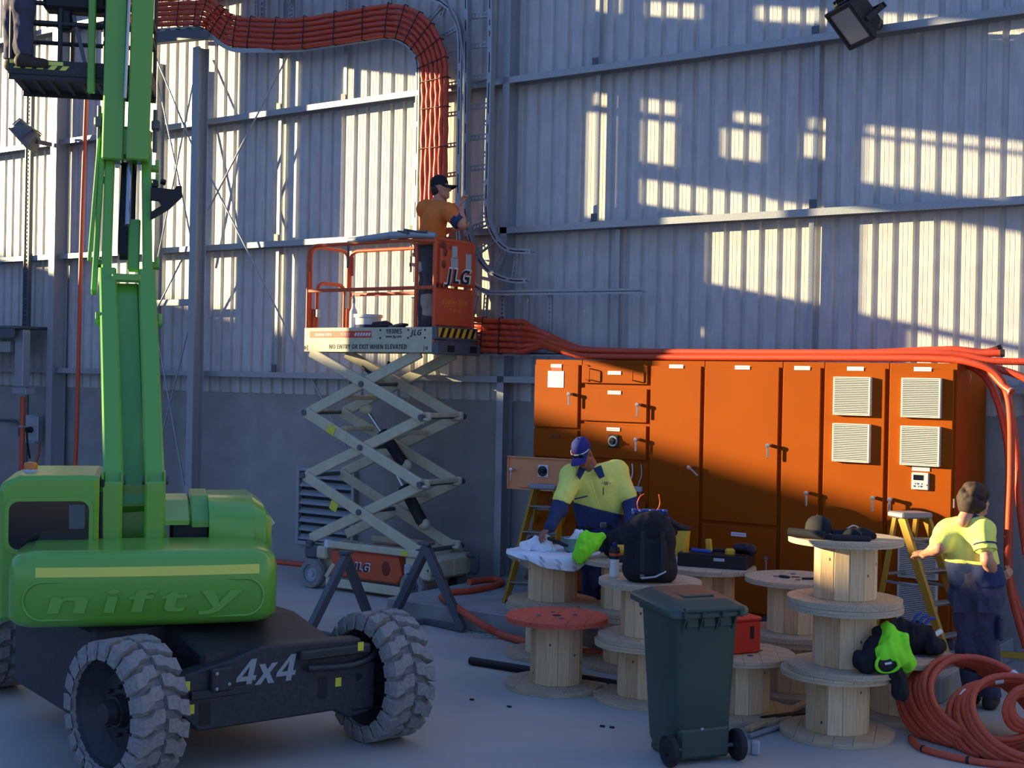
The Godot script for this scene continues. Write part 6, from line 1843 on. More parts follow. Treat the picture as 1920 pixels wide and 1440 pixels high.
func man_by_ladder() -> void:
	var base := Vector3(-2.80, 0, 2.02)
	var fwd := Vector3(-0.05, 0, -1.0)
	var right := Vector3(1.0, 0, -0.05)
	var j := {
		"pelvis": Vector3(-2.858, 0.923, 2.047), "chest": Vector3(-2.916, 1.266, 2.112), "neck": Vector3(-2.89, 1.416, 2.131), "head": Vector3(-2.857, 1.541, 2.132),
		"sh_l": Vector3(-3.056, 1.313, 2.149), "el_l": Vector3(-3.063, 1.215, 2.301), "wr_l": Vector3(-3.248, 1.124, 2.114),
		"sh_r": Vector3(-2.783, 1.346, 2.178), "el_r": Vector3(-2.735, 1.145, 2.241), "wr_r": Vector3(-2.722, 0.988, 2.012),
		"hip_l": Vector3(-2.937, 0.842, 2.041), "hip_r": Vector3(-2.784, 0.86, 2.056),
		"kn_l": Vector3(-2.905, 0.45, 2.044), "kn_r": Vector3(-2.772, 0.457, 2.047), "an_l": Vector3(-2.904, 0.065, 1.969), "an_r": Vector3(-2.763, 0.079, 1.968),
		"d_l": Vector3(-0.5, 0.1, -0.6), "d_pl": Vector3(0.1, -0.9, -0.2), "curl_l": 0.9,
		"d_r": Vector3(0.75, 0.35, -0.4), "d_pr": Vector3(-0.3, 0.5, -0.7), "curl_r": 1.1,
		"hb": face_basis(Vector3(0.62, -0.5, -0.75), -0.1),
	}
	j.an_l.y = 0.09
	j.an_r.y = 0.09
	var t := body("person with curly brown hair and yellow shirt, back turned, beside the stepladder", base, j, M.skin)
	var low: Vector3 = j.chest.lerp(j.pelvis, 0.5)
	var trunk := [[j.chest - right * 0.075 + Vector3(0, 0.02, 0), j.pelvis - right * 0.05, 0.13, 0.128], [j.chest + right * 0.075 + Vector3(0, 0.02, 0), j.pelvis + right * 0.05, 0.13, 0.128]]
	wear("shirt", trunk + [[j.sh_l, j.sh_l.lerp(j.el_l, 0.7), 0.085, 0.082], [j.sh_r, j.sh_r.lerp(j.el_r, 0.45), 0.078, 0.074], [j.neck - Vector3(0, 0.03, 0), j.sh_l, 0.075, 0.08], [j.neck - Vector3(0, 0.03, 0), j.sh_r, 0.075, 0.08]], [[low, Vector3(0, -1, 0)]], M.hivis_yellow, t, 0.012)
	wear("shirt_lower", [[j.chest.lerp(j.pelvis, 0.3) - right * 0.06, j.pelvis - right * 0.06, 0.125, 0.132], [j.chest.lerp(j.pelvis, 0.3) + right * 0.06, j.pelvis + right * 0.08, 0.125, 0.135]], [[low + Vector3(0, 0.008, 0), Vector3.UP], [j.pelvis - Vector3(0, 0.01, 0), Vector3(0.15, -1, 0)]], M.navy, t, 0.012)
	obj("rolled_cuff", Sh.new().tube([j.sh_r.lerp(j.el_r, 0.48), j.sh_r.lerp(j.el_r, 0.66)], [0.078, 0.082], 14), M.hivis_yellow, t)
	obj("cuff_band", Sh.new().tube([j.sh_r.lerp(j.el_r, 0.44), j.sh_r.lerp(j.el_r, 0.49)], 0.086, 14), M.navy, t)
	obj("collar", Sh.new().lathe([Vector2(0.082, -0.03), Vector2(0.07, 0.035), Vector2(0.06, 0.035)], 16, Transform3D(Basis(Vector3.RIGHT, -0.15).scaled(Vector3(1.05, 1.5, 1.05)), j.neck + Vector3(0, 0.015, 0.01)), true), M.navy, t)
	trousers(t, j, M.work_grey)
	var fb := Basis(Vector3(0.85, 0, -0.5), Vector3.UP, Vector3(0.5, 0, 0.85))
	obj("pocket", Sh.new().box(j.hip_r + Vector3(0.03, -0.04, 0.1), Vector3(0.14, 0.16, 0.02), 0.008, fb), M.work_grey, t)
	obj("pocket", Sh.new().box(j.hip_l + Vector3(0.0, -0.04, 0.12), Vector3(0.13, 0.16, 0.02), 0.008, fb), M.work_grey, t)
	obj("pocket", Sh.new().box(j.hip_r.lerp(j.kn_r, 0.55) + Vector3(0.095, 0, 0.03), Vector3(0.03, 0.18, 0.15), 0.01, fb), M.work_grey, t)
	boots(t, j, fwd, M.boot)
	# curly hair
	var h := Blob.new(j.head - Vector3.ONE * 0.18, j.head + Vector3.ONE * 0.2, 0.008, 0.008)
	var hb: Basis = j.hb
	h.ell(j.head + hb * Vector3(0, 0.04, -0.022), Vector3(0.083, 0.092, 0.096), hb)
	h.ell(j.head + hb * Vector3(0, -0.03, -0.05), Vector3(0.082, 0.09, 0.07), hb)
	var rng := RandomNumberGenerator.new()
	rng.seed = 5
	for i in 110:
		var v := Vector3(rng.randf_range(-1, 1), rng.randf_range(-0.7, 1), rng.randf_range(-1, 0.4)).normalized()
		var p: Vector3 = j.head + hb * (v * Vector3(0.09, 0.105, 0.105) + Vector3(0, 0.03, -0.022))
		h.ell(p, Vector3.ONE * rng.randf_range(0.014, 0.024))
	h.cut(j.head + hb * Vector3(0, 0.03, 0.062), hb * Vector3(0, -0.4, 1))
	obj("hair", h.mesh(), M.hair_brown, t)


func man_in_basket() -> void:
	var base: Vector3 = Vector3(-9.693, 5.005, 5.567)
	base.y = 4.87
	var cam := Vector3(0.77, 0, 0.64)
	var rt := Vector3(0.64, 0, -0.77)
	var up := func(x: float, y: float, z: float) -> Vector3: return base + rt * x + Vector3(0, y, 0) + cam * z
	var j := {
		"pelvis": up.call(0, 0.95, 0), "chest": up.call(0, 1.35, 0), "neck": up.call(0, 1.52, 0), "head": up.call(0, 1.66, 0.03),
		"sh_l": up.call(0.2, 1.45, 0), "el_l": up.call(0.26, 1.17, 0.05), "wr_l": up.call(0.25, 1.1, 0.28),
		"sh_r": up.call(-0.2, 1.45, 0), "el_r": up.call(-0.26, 1.17, 0.05), "wr_r": up.call(-0.2, 1.1, 0.28),
		"hip_l": up.call(0.05, 0.9, 0.05), "hip_r": up.call(-0.05, 0.9, -0.05), "kn_l": up.call(0.03, 0.5, 0.1), "kn_r": up.call(-0.04, 0.5, -0.06),
		"an_l": up.call(0.05, 0.09, 0.1), "an_r": up.call(-0.05, 0.09, -0.1),
		"d_l": cam, "d_pl": Vector3.DOWN, "curl_l": 0.9, "d_r": cam, "d_pr": Vector3.DOWN, "curl_r": 0.9,
		"hb": face_basis(cam),
	}
	var t := body("person in dark trousers and boots standing in the boom lift basket", base, j, M.skin)
	trousers(t, j, M.work_grey)
	boots(t, j, rt, M.boot)
	wear("jacket", [[j.chest + rt * 0.08, j.pelvis + rt * 0.06, 0.14, 0.14], [j.chest - rt * 0.08, j.pelvis - rt * 0.06, 0.14, 0.14], [j.sh_l, j.el_l, 0.08, 0.07], [j.sh_r, j.el_r, 0.08, 0.07], [j.el_l, j.wr_l, 0.065, 0.05], [j.el_r, j.wr_r, 0.065, 0.05]], [], M.navy, t, 0.01, 0.018)
	var hat := obj("hard_hat", Sh.new().lathe([Vector2(0.14, 0.0), Vector2(0.115, 0.01), Vector2(0.11, 0.06), Vector2(0.07, 0.12), Vector2(0, 0.135)], 20, Transform3D(Basis(), j.head + Vector3(0, 0.03, 0)), true), M.white, t)
	hat.set_meta("label", "white hard hat")

func make_drum(called_label: String, dia: float, h: float, core: float, seed_: int, top_m: Material) -> Node3D:
	# wooden cable drum standing on end: two plank flanges, a ring of staves, a centre hole and bolts
	var t := thing("cable_drum", called_label, "cable drum", Vector3.ZERO, 0.0)
	var rng := RandomNumberGenerator.new()
	rng.seed = seed_
	var r := dia / 2
	var th := 0.04
	for lvl in 2:
		var y0 := 0.0 if lvl == 0 else h - th
		var ply := Sh.new()
		ply.lathe([Vector2(0.035, y0 + 0.001), Vector2(r, y0 + 0.001), Vector2(r, y0 + th * 0.47), Vector2(0.035, y0 + th * 0.47), Vector2(0.035, y0 + 0.001)], 40)
		var fl := obj("flange", ply, M.board_grey if lvl == 0 else top_m, t)
		# planks of the upper ply
		var np := 6
		for i in np:
			var x0 := -r + dia * i / np + 0.0012
			var x1 := -r + dia * (i + 1) / np - 0.0012
			var poly := PackedVector2Array()
			for k in 11:
				var x := lerpf(x0, x1, k / 10.0)
				poly.append(Vector2(x, -sqrt(maxf(r * r - x * x, 0.0))))
			for k in 11:
				var x := lerpf(x1, x0, k / 10.0)
				poly.append(Vector2(x, sqrt(maxf(r * r - x * x, 0.0)) + 0.0004))
			var pb := Sh.new()
			pb.prism(poly, th * 0.5, Transform3D(Basis(Vector3.RIGHT, -PI / 2), Vector3(0, y0 + th * 0.49, 0)))
			obj("plank", pb, top_m if lvl == 1 else [M.board, M.board_grey][rng.randi() % 2], fl)
	obj("centre_hole", Sh.new().lathe([Vector2(0.036, h - 0.01), Vector2(0.036, h + 0.0015), Vector2(0, h + 0.0015)], 20), M.black, t)
	var bo := Sh.new()
	bo.lathe([Vector2(0.022, 0), Vector2(0.02, 0.005), Vector2(0.008, 0.008), Vector2(0, 0.008)], 8)
	var bm := bo.mesh()
	for k in 4:
		var a := TAU * k / 4 + 0.4
		put("bolt", bm, M.dark_steel, t, Vector3(sin(a) * core * 0.36, h, cos(a) * core * 0.36))
	var n := 13
	for i in n:
		var a := TAU * i / n
		var w := 2.0 * (core / 2) * tan(PI / n)
		var s := Sh.new()
		s.box(Vector3(sin(a) * (core / 2 - 0.012), h / 2, cos(a) * (core / 2 - 0.012)), Vector3(w - 0.003 - rng.randf() * 0.0035, h - th * 2 + 0.001, 0.024), 0.004, Basis(Vector3.UP, a))
		var st := obj("stave", s, [M.pine, M.pine_pale, M.pine, M.pine_dark][rng.randi() % 4], t)
		if rng.randf() < 0.45:
			var kn := Sh.new()
			var f := Vector3(sin(a), 0, cos(a))
			kn.ball(f * (core / 2 + 0.0005) + Vector3(0, rng.randf_range(0.1, h - 0.1), 0) + f.cross(Vector3.UP) * rng.randf_range(-0.02, 0.02), Vector3(0.007, 0.011, 0.0015), 8, Basis(Vector3.UP, a))
			obj("knot", kn, M.knot, st)
	return t


func drums() -> void:
	var H := 0.452
	var spots := [
		# [x, z, level, turn, label]
		[-3.40, 3.40, 0, 0.3, "bottom cable drum of the three high stack at the right"],
		[-3.36, 3.39, 1, 1.4, "middle cable drum of the three high stack, lime jacket over its lower rim"],
		[-3.375, 3.37, 2, 2.2, "top cable drum of the three high stack, with a black cap lying on it"],
		[-6.36, 2.50, 0, 0.9, "lower cable drum of the cloth covered stack, half hidden behind the red topped drum"],
		[-6.35, 2.49, 1, 2.8, "upper cable drum draped with a white cloth in front of the leaning worker"],
		[-5.63, 2.41, 0, 1.9, "lower cable drum of the stack that carries the cordless drill"],
		[-5.65, 2.42, 1, 0.2, "upper cable drum carrying the cordless drill and the lime jacket"],
		[-4.93, 3.36, 0, 2.4, "lower cable drum of the backpack stack, left of the wheelie bin"],
		[-4.91, 3.35, 1, 0.7, "upper cable drum with the black backpack standing on it"],
		[-4.92, 2.35, 0, 1.1, "lower cable drum under the open black tool case, mostly hidden behind the bin"],
		[-4.93, 2.34, 1, 0.4, "upper cable drum with the open black tool case on it"],
		[-4.13, 2.45, 0, 2.0, "lower cable drum in the shadow left of the three high stack"],
		[-4.12, 2.46, 1, 1.7, "upper cable drum with two black bars lying on top, left of the three high stack"],
		[-4.17, 3.31, 0, 0.5, "single cable drum with the red toolbox on it, right of the wheelie bin"],
		[-3.23, 2.60, 0, 2.6, "single cable drum behind the orange coil, with a black work bag on it"],
	]
	var protos := []
	for i in spots.size():
		var q: Array = spots[i]
		var y: float = H * q[2] + 0.0005 * q[2]
		var o: Node3D
		if i < 4:
			o = make_drum(q[4], 0.775, H, 0.42, 40 + i, M.board if i % 2 == 0 else M.board_grey)
			protos.append(o)
			o.position = Vector3(q[0], y, q[1])
			o.rotation.y = q[3]
		else:
			o = dup(protos[(i * 3 + 1) % 4], "cable_drum", q[4], Vector3(q[0], y, q[1]), q[3])
		o.set_meta("group", "small wooden cable drums")
	var red := make_drum("larger cable drum with a worn red painted top at the front left of the group", 0.80, 0.555, 0.40, 77, M.board_red)
	red.position = Vector3(-5.679, 0, 3.444)
	red.rotation.y = 0.4


func tools() -> void:
	wheelie_bin()
	backpack()
	ladders()
	trestles()
	coil()
	cloth_and_clothes()
	small_tools()


func wheelie_bin() -> void:
	var t := thing("wheelie_bin", "dark green wheelie bin with its wheels towards us, in front of the drums", "bin", Vector3(-3.95, 0, 4.428), 0.0)
	t.position = Vector3(-3.97, 0, 4.50)
	t.rotation.y = 1.0
	# local: z towards the wheels and hinge, x to the right
	var rings := []
	for q in [[0.06, 0.36, 0.36, 0.0], [0.10, 0.385, 0.40, 0.0], [0.5, 0.415, 0.45, -0.01], [0.93, 0.45, 0.50, -0.02], [0.94, 0.455, 0.505, -0.02]]:
		var ring := PackedVector3Array()
		for v in rrect(q[1], q[2], 0.05, 3):
			ring.append(Vector3(v.x, q[0], -v.y + q[3]))
		rings.append(ring)
	obj("body", Sh.new().loft(rings, true), M.bin_green, t)
	var rim := []
	for q in [[0.925, 0.0], [0.925, 0.03], [0.965, 0.03], [0.965, 0.0]]:
		var ring := PackedVector3Array()
		for v in rrect(0.455 + q[1], 0.505 + q[1], 0.05, 3):
			ring.append(Vector3(v.x, q[0], -v.y - 0.02))
		rim.append(ring)
	obj("rim", Sh.new().loft(rim, false, false), M.bin_green, t)
	var gus := Sh.new()
	for i in 4:
		gus.prism(PackedVector2Array([Vector2(0, 0), Vector2(0, -0.1), Vector2(0.055, 0)]), 0.012, Transform3D(Basis(Vector3(0, 0, 1), Vector3.UP, Vector3(-1, 0, 0)), Vector3(-0.18 + i * 0.12, 0.935, 0.225)))
	for i in 3:
		gus.box(Vector3(-0.12 + i * 0.12, 0.9, 0.232), Vector3(0.09, 0.07, 0.02), 0.006)
	obj("gusset", gus, M.bin_green, t)
	var lid := []
	for q in [[0.955, 0.57, 0.62], [0.985, 0.57, 0.62], [1.0, 0.555, 0.60], [1.01, 0.51, 0.55], [1.035, 0.43, 0.46], [1.045, 0.36, 0.40]]:
		var ring := PackedVector3Array()
		for v in rrect(q[1], q[2], 0.06, 4):
			ring.append(Vector3(v.x, q[0] + 0.02 * (v.y / 0.3), -v.y - 0.03))
		lid.append(ring)
	var lo := obj("lid", Sh.new().loft(lid, true), M.bin_green, t)
	obj("lid_rib", Sh.new().box(Vector3(0, 1.04, -0.02), Vector3(0.22, 0.016, 0.26), 0.006).box(Vector3(-0.2, 1.02, -0.05), Vector3(0.02, 0.016, 0.4), 0.004).box(Vector3(0.2, 1.02, -0.05), Vector3(0.02, 0.016, 0.4), 0.004), M.bin_green, lo)
	var hn := Sh.new()
	hn.tube([Vector3(-0.21, 0.985, 0.29), Vector3(0.21, 0.985, 0.29)], 0.019, 10)
	for k in [-0.2, -0.07, 0.07, 0.2]:
		hn.box(Vector3(k, 0.96, 0.26), Vector3(0.03, 0.06, 0.09), 0.01)
	obj("handle", hn, M.bin_green, t)
	for k in [-1, 1]:
		var w := Sh.new()
		var wt := Transform3D(Basis(Vector3.BACK, PI / 2), Vector3(k * 0.245 + 0.025, 0.1, 0.2))
		w.lathe([Vector2(0, 0.0), Vector2(0.07, 0.004), Vector2(0.075, 0.012), Vector2(0.092, 0.004), Vector2(0.1, 0.012), Vector2(0.1, 0.04), Vector2(0.092, 0.05), Vector2(0.075, 0.042), Vector2(0.07, 0.046), Vector2(0, 0.05)], 28, wt)
		var wo := obj("wheel", w, M.rubber, t)
		obj("hub_cap", Sh.new().lathe([Vector2(0.03, 0.045), Vector2(0.026, 0.062), Vector2(0, 0.062)], 16, wt), M.black, wo)
	obj("axle", Sh.new().tube([Vector3(-0.22, 0.1, 0.2), Vector3(0.22, 0.1, 0.2)], 0.014, 8), M.dark_steel, t)
	obj("base_step", Sh.new().box(Vector3(0, 0.13, 0.19), Vector3(0.37, 0.2, 0.05), 0.02).box(Vector3(0, 0.035, -0.05), Vector3(0.34, 0.07, 0.3), 0.02), M.bin_green, t)
	obj("mould_mark", Sh.new().box(Vector3(0.0, 0.33, 0.2), Vector3(0.03, 0.012, 0.012)).box(Vector3(-0.02, 0.22, 0.205), Vector3(0.02, 0.012, 0.012)), M.grey_plastic, t)


func backpack() -> void:
	var t := thing("backpack", "black backpack with silver strap ends standing on the drum left of the wheelie bin", "backpack", Vector3(-4.867, 0.881, 3.435))
	t.position.y = 0.905
	t.rotation.y = 0.62
	var b := Blob.new(Vector3(-0.3, -0.05, -0.25), Vector3(0.3, 0.65, 0.25), 0.012, 0.014)
	for k in [-1, 1]:
		b.bone(Vector3(k * 0.105, 0.1, 0), Vector3(k * 0.1, 0.36, -0.02), 0.098, 0.085)
		b.bone(Vector3(k * 0.06, 0.42, -0.02), Vector3(k * 0.09, 0.3, -0.02), 0.085, 0.09)
	b.bone(Vector3(0, 0.15, 0.0), Vector3(0, 0.44, -0.02), 0.1, 0.085)
	b.bone(Vector3(-0.1, 0.08, 0.03), Vector3(0.1, 0.08, 0.03), 0.09, 0.09)
	b.cut(Vector3(0, 0.0, 0), Vector3.DOWN)
	b.wob = 0.01
	obj("bag", b.mesh(), M.cloth_black, t)
	obj("front_pocket", Blob.new(Vector3(-0.25, -0.05, 0), Vector3(0.25, 0.5, 0.3), 0.012, 0.02).bone(Vector3(-0.06, 0.1, 0.1), Vector3(-0.06, 0.28, 0.08), 0.07, 0.06).bone(Vector3(0.06, 0.1, 0.1), Vector3(0.06, 0.28, 0.08), 0.07, 0.06).mesh(), M.cloth_black, t)
	obj("top_panel", Sh.new().box(Vector3(0, 0.505, -0.06), Vector3(0.27, 0.03, 0.09), 0.012), M.navy, t)
	var ss := Sh.new()
	for k in [-1, 1]:
		ss.box(Vector3(k * 0.075, 0.24, 0.155), Vector3(0.035, 0.3, 0.012), 0.004, Basis(Vector3.RIGHT, -0.1))
	obj("strap", ss, M.rubber, t)
	obj("buckle", Sh.new().tube([Vector3(-0.08, 0.045, 0.17), Vector3(0.02, 0.06, 0.185), Vector3(0.1, 0.1, 0.17)], 0.009, 6).box(Vector3(-0.075, 0.06, 0.165), Vector3(0.035, 0.03, 0.012), 0.004).box(Vector3(0.075, 0.1, 0.16), Vector3(0.035, 0.03, 0.012), 0.004), M.chrome, t)
	var ww := Sh.new()
	ww.tube(smooth_path([Vector3(-0.09, 0.53, -0.02), Vector3(-0.1, 0.58, -0.02), Vector3(-0.08, 0.63, -0.02), Vector3(-0.05, 0.65, -0.02)], 4), 0.005, 6)
	ww.tube(smooth_path([Vector3(0.05, 0.53, -0.02), Vector3(0.07, 0.58, -0.02), Vector3(0.06, 0.65, -0.02)], 4), 0.005, 6)
	obj("wire_end", ww, M.lift_orange, t)
	var pl := Sh.new()
	for i in 6:
		pl.box(Vector3(-0.12 + i * 0.045, 0.525, -0.06 + 0.02 * (i % 2)), Vector3(0.035, 0.02, 0.05), 0.005, Basis(Vector3.UP, i * 0.7))
	obj("buckle_row", pl, M.blue_plastic, t)


func stepladder(t: Node3D, f1: Vector3, f2: Vector3, r1: Vector3, r2: Vector3, a: Vector3, b: Vector3, steps: int) -> void:
	# f: front feet, r: rear feet, a and b: the two ends of the top cap
	var ax := (b - a).normalized()
	var side := ax.cross(Vector3.UP).normalized()
	for q in [[f1, a], [f2, b]]:
		obj("stile", Sh.new().sweep([q[0], q[1] - Vector3(0, 0.02, 0)], PackedVector2Array([Vector2(-0.014, -0.042), Vector2(0.014, -0.042), Vector2(0.014, 0.042), Vector2(-0.014, 0.042)]), side), M.ladder_yellow, t)
	var ra := a.lerp(b, 0.08) + (r1 - f1).normalized() * 0.1
	var rb := a.lerp(b, 0.92) + (r2 - f2).normalized() * 0.1
	for q in [[r1, ra], [r2, rb]]:
		obj("rear_leg", Sh.new().sweep([q[0], q[1] - Vector3(0, 0.02, 0)], PackedVector2Array([Vector2(-0.012, -0.022), Vector2(0.012, -0.022), Vector2(0.012, 0.022), Vector2(-0.012, 0.022)]), side), M.ladder_yellow, t)
	for i in steps:
		var k := (i + 0.85) / (steps + 0.6)
		var p := f1.lerp(a, k)
		var q := f2.lerp(b, k)
		var s := Sh.new()
		s.span(p, q, 0.10, 0.012, 0.002)
		s.span(p + Vector3(0, -0.02, 0) - side * 0.045, q + Vector3(0, -0.02, 0) - side * 0.045, 0.008, 0.04)
		obj("step", s, M.ladder_grey, t)
	for k in [0.25, 0.55]:
		obj("rear_bar", Sh.new().span(r1.lerp(ra, k), r2.lerp(rb, k), 0.03, 0.02, 0.003), M.ladder_grey, t)
	for q in [[f1, r1, a, ra], [f2, r2, b, rb]]:
		obj("spreader", Sh.new().span(q[0].lerp(q[2], 0.5), q[1].lerp(q[3], 0.5), 0.006, 0.02), M.ladder_grey, t)
	var cp := Sh.new()
	var mid := (a + b) / 2 + (r1 - f1).normalized() * 0.05
	cp.box(mid, Vector3((b - a).length() + 0.06, 0.05, 0.2), 0.012, Basis(ax, Vector3.UP, ax.cross(Vector3.UP)))
	obj("top_cap", cp, M.ladder_grey, t)
	var ft := Sh.new()
	for p in [f1, f2, r1, r2]:
		ft.box(p + Vector3(0, 0.02, 0), Vector3(0.05, 0.04, 0.06), 0.008)
	obj("rubber_foot", ft, M.rubber, t)


func ladders() -> void:
	var t := thing("stepladder", "yellow stepladder standing at the right end of the orange cabinets", "stepladder")
	stepladder(t, Vector3(-3.207, 0.2, 1.53), Vector3(-3.114, 0.2, 1.189), Vector3(-3.977, 0.2, 1.133), Vector3(-3.866, 0.2, 0.731), Vector3(-3.639, 1.345, 1.435), Vector3(-3.507, 1.34, 1.22), 4)
	var u := thing("stepladder", "yellow stepladder behind the worker in the blue cap", "stepladder")
	stepladder(u, Vector3(-7.544, 0.2, 1.502), Vector3(-7.031, 0.2, 1.292), Vector3(-8.247, 0.2, 0.086), Vector3(-7.637, 0.2, 0.042), Vector3(-7.188, 1.366, 1.545), Vector3(-6.937, 1.372, 1.553), 4)
	put("lettering", text("LADDER", 0.04, font_bold, 0.003), M.ink, u, Vector3(-6.936, 1.196, 1.65), face_basis(Vector3(0.6, 0.1, 0.8)) * Basis(Vector3.BACK, -1.35))


func trestles() -> void:
	var t := thing("trestle", "grey steel A shaped trestle stand on the left in front of the scissor lift", "trestle")
	var s := Sh.new()
	obj("leg", Sh.new().span(Vector3(-8.574, 0.03, 3.176), Vector3(-8.497, 0.697, 2.771), 0.075, 0.075, 0.004), M.dark_steel, t)
	obj("leg", Sh.new().span(Vector3(-8.588, 0.03, 2.321), Vector3(-8.552, 0.72, 2.749), 0.075, 0.075, 0.004), M.dark_steel, t)
	obj("base_bar", Sh.new().span(Vector3(-8.571, 0.03, 3.208), Vector3(-8.062, 0.03, 3.232), 0.05, 0.06, 0.004), M.dark_steel, t)
	obj("base_bar", Sh.new().span(Vector3(-8.062, 0.03, 3.232), Vector3(-8.538, 0.03, 2.354), 0.05, 0.05, 0.004), M.dark_steel, t)
	obj("top_plate", Sh.new().box(Vector3(-8.506, 0.727, 2.777), Vector3(0.12, 0.03, 0.1), 0.004), M.dark_steel, t)
	var u := thing("trestle", "grey steel A shaped trestle stand on the right beside the slab edge", "trestle")
	obj("leg", Sh.new().span(Vector3(-8.42, 0.03, 2.174), Vector3(-7.969, 0.773, 2.217), 0.075, 0.075, 0.004), M.dark_steel, u)
	obj("leg", Sh.new().span(Vector3(-7.564, 0.03, 2.163), Vector3(-7.986, 0.793, 2.229), 0.075, 0.075, 0.004), M.dark_steel, u)
	obj("base_bar", Sh.new().span(Vector3(-8.079, 0.03, 2.066), Vector3(-7.54, 0.03, 2.177), 0.05, 0.05, 0.004), M.dark_steel, u)
	obj("base_bar", Sh.new().span(Vector3(-8.238, 0.03, 2.389), Vector3(-8.079, 0.03, 2.066), 0.05, 0.05, 0.004), M.dark_steel, u)
	obj("top_plate", Sh.new().box(Vector3(-7.978, 0.809, 2.223), Vector3(0.14, 0.03, 0.1), 0.004), M.dark_steel, u)


func ring_pts(cx: float, cy: float, cz: Vector3, a: Vector3, b: Vector3, n: int, w: float) -> Array:
	var o := []
	for i in n:
		var t := TAU * i / n
		o.append(cz + a * cos(t) + b * sin(t) + Vector3(0, w * sin(t * 2 + cx), w * cos(t * 3 + cy)))
	return o


func coil() -> void:
	var r := 0.0235
	# each coil is one long cable wound round and round on a leaning plane
	for c in [
		[Vector3(-2.676, 0.257, 2.897), Vector3(-2.202, 0.058, 3.053), Vector3(-2.536, 0.439, 2.554), 8, 0.036, "upper coil of thick orange cable leaning on the right hand drums"],
		[Vector3(-2.29, 0.217, 3.115), Vector3(-1.849, 0.07, 3.171), Vector3(-2.2, 0.414, 2.807), 7, 0.032, "front coil of thick orange cable with a wide dark eye at the lower right"]]:
		var ctr: Vector3 = c[0]
		var a: Vector3 = c[1] - ctr
		var b: Vector3 = c[2] - ctr
		var nrm := a.cross(b).normalized()
		if nrm.z < 0:
			nrm = -nrm
		var pts := []
		var n := 36
		var turns: int = c[3]
		for i in n * turns + 1:
			var t := TAU * i / n
			var f := float(i) / n
			var k: float = 1.0 - c[4] * f + 0.012 * sin(f * 9.0)
			pts.append(ctr + a * (1.0 - k) + a * k * cos(t) + b * (1.0 - (1.0 - k) * 0.7) * sin(t) + nrm * (0.036 * (f - turns * 0.5) + 0.012 * cos(t * 2 + f)))
		var lowest := 9.0
		for p in pts:
			lowest = minf(lowest, p.y)
		for i in pts.size():
			if pts[i].y < r:
				pts[i].y = r + 0.004 * sin(i * 0.7)
		var o := obj("cable_coil", Sh.new().tube(pts, r, 9), M.hose)
		tag(o, c[5], "cable coil")
		var rng := RandomNumberGenerator.new()
		rng.seed = 3
		for k in 4:
			var i := rng.randi_range(8, pts.size() - 8)
			obj("tape_band", Sh.new().tube([pts[i], pts[i + 1]], r + 0.002, 9), [M.tie, M.label_white][k % 2], o)
	var tail := smooth_path([Vector3(-2.933, 0.022, 3.243), Vector3(-2.872, 0.022, 3.363), Vector3(-2.765, 0.022, 3.473), Vector3(-2.596, 0.022, 3.526), Vector3(-2.423, 0.022, 3.54), Vector3(-2.268, 0.022, 3.505), Vector3(-2.035, 0.022, 3.405)], 6)
	var to := obj("cable_tail", Sh.new().tube(tail, r, 9), M.hose)
	tag(to, "loose end of orange cable with black tape bands lying on the floor before the coil", "cable")
	for i in [0, 11, 22]:
		obj("tape_band", Sh.new().tube([tail[i], tail[i + 1].lerp(tail[i], 0.3)], r + 0.002, 9), M.tie, to)
	var sm := []
	for i in 80:
		var t := TAU * i / 26
		var k := 1.0 - 0.006 * i
		sm.append(Vector3(-2.215, 0.326, 3.221) + Vector3(0.02 * sin(i * 0.2), 0.15 * k * sin(t), 0) + Vector3(0.8, 0, -0.55) * 0.14 * k * cos(t))
	tag(obj("cable_coil", Sh.new().tube(sm, r, 9), M.hose), "small tight coil of orange cable at the right edge of the frame", "cable coil")


func drape(c: Vector3, r: float, reach: Array, m: Material, called: String, t: Node3D) -> void:
	# cloth lying on a round top of radius r; reach: how far it goes out in each direction (evenly spaced), hanging where it passes the rim
	var n := reach.size()
	var rad := 12
	var sub := 6
	var grid := []
	for i in n * sub:
		var a := TAU * i / (n * sub)
		var u := float(i) / sub
		var i0 := int(u) % n
		var fr := u - int(u)
		fr = fr * fr * (3 - 2 * fr)
		var L: float = lerpf(reach[i0], reach[(i0 + 1) % n], fr)
		var row := []
		for q in rad + 1:
			var d: float = L * q / rad
			var p: Vector3
			if d <= r:
				p = Vector3(sin(a) * d, 0.006 + 0.004 * sin(d * 40 + a * 3), cos(a) * d)
			else:
				var dr := d - r
				var fold := 0.018 * sin(a * 9.0) * dr / 0.15
				p = Vector3(sin(a) * (r + 0.012 + fold), -dr + 0.006, cos(a) * (r + 0.012 + fold))
			row.append(c + p)
		grid.append(row)
	var s := Sh.new()
	var m2 := n * sub
	for i in m2:
		var j := (i + 1) % m2
		for q in rad:
			s.quad(grid[i][q], grid[i][q + 1], grid[j][q + 1], grid[j][q], 5)
			var d := Vector3(0, -0.003, 0)
			s.quad(grid[i][q] + d, grid[j][q] + d, grid[j][q + 1] + d, grid[i][q + 1] + d, 6)
		s.quad(grid[i][rad], grid[i][rad] + Vector3(0, -0.003, 0), grid[j][rad] + Vector3(0, -0.003, 0), grid[j][rad], 7)
	obj(called, s, m, t)


func lump(called: String, label: String, cat: String, bones: Array, m: Material, wob := 0.03, cell := 0.011, freq := 9.0, cuts := []) -> MeshInstance3D:
	var q := span_of(bones, 0.07)
	var o := obj(called, cloth_mesh(q[0], q[1], bones, cuts, cell, 0.016, wob, freq), m)
	if label:
		tag(o, label, cat)
	return o


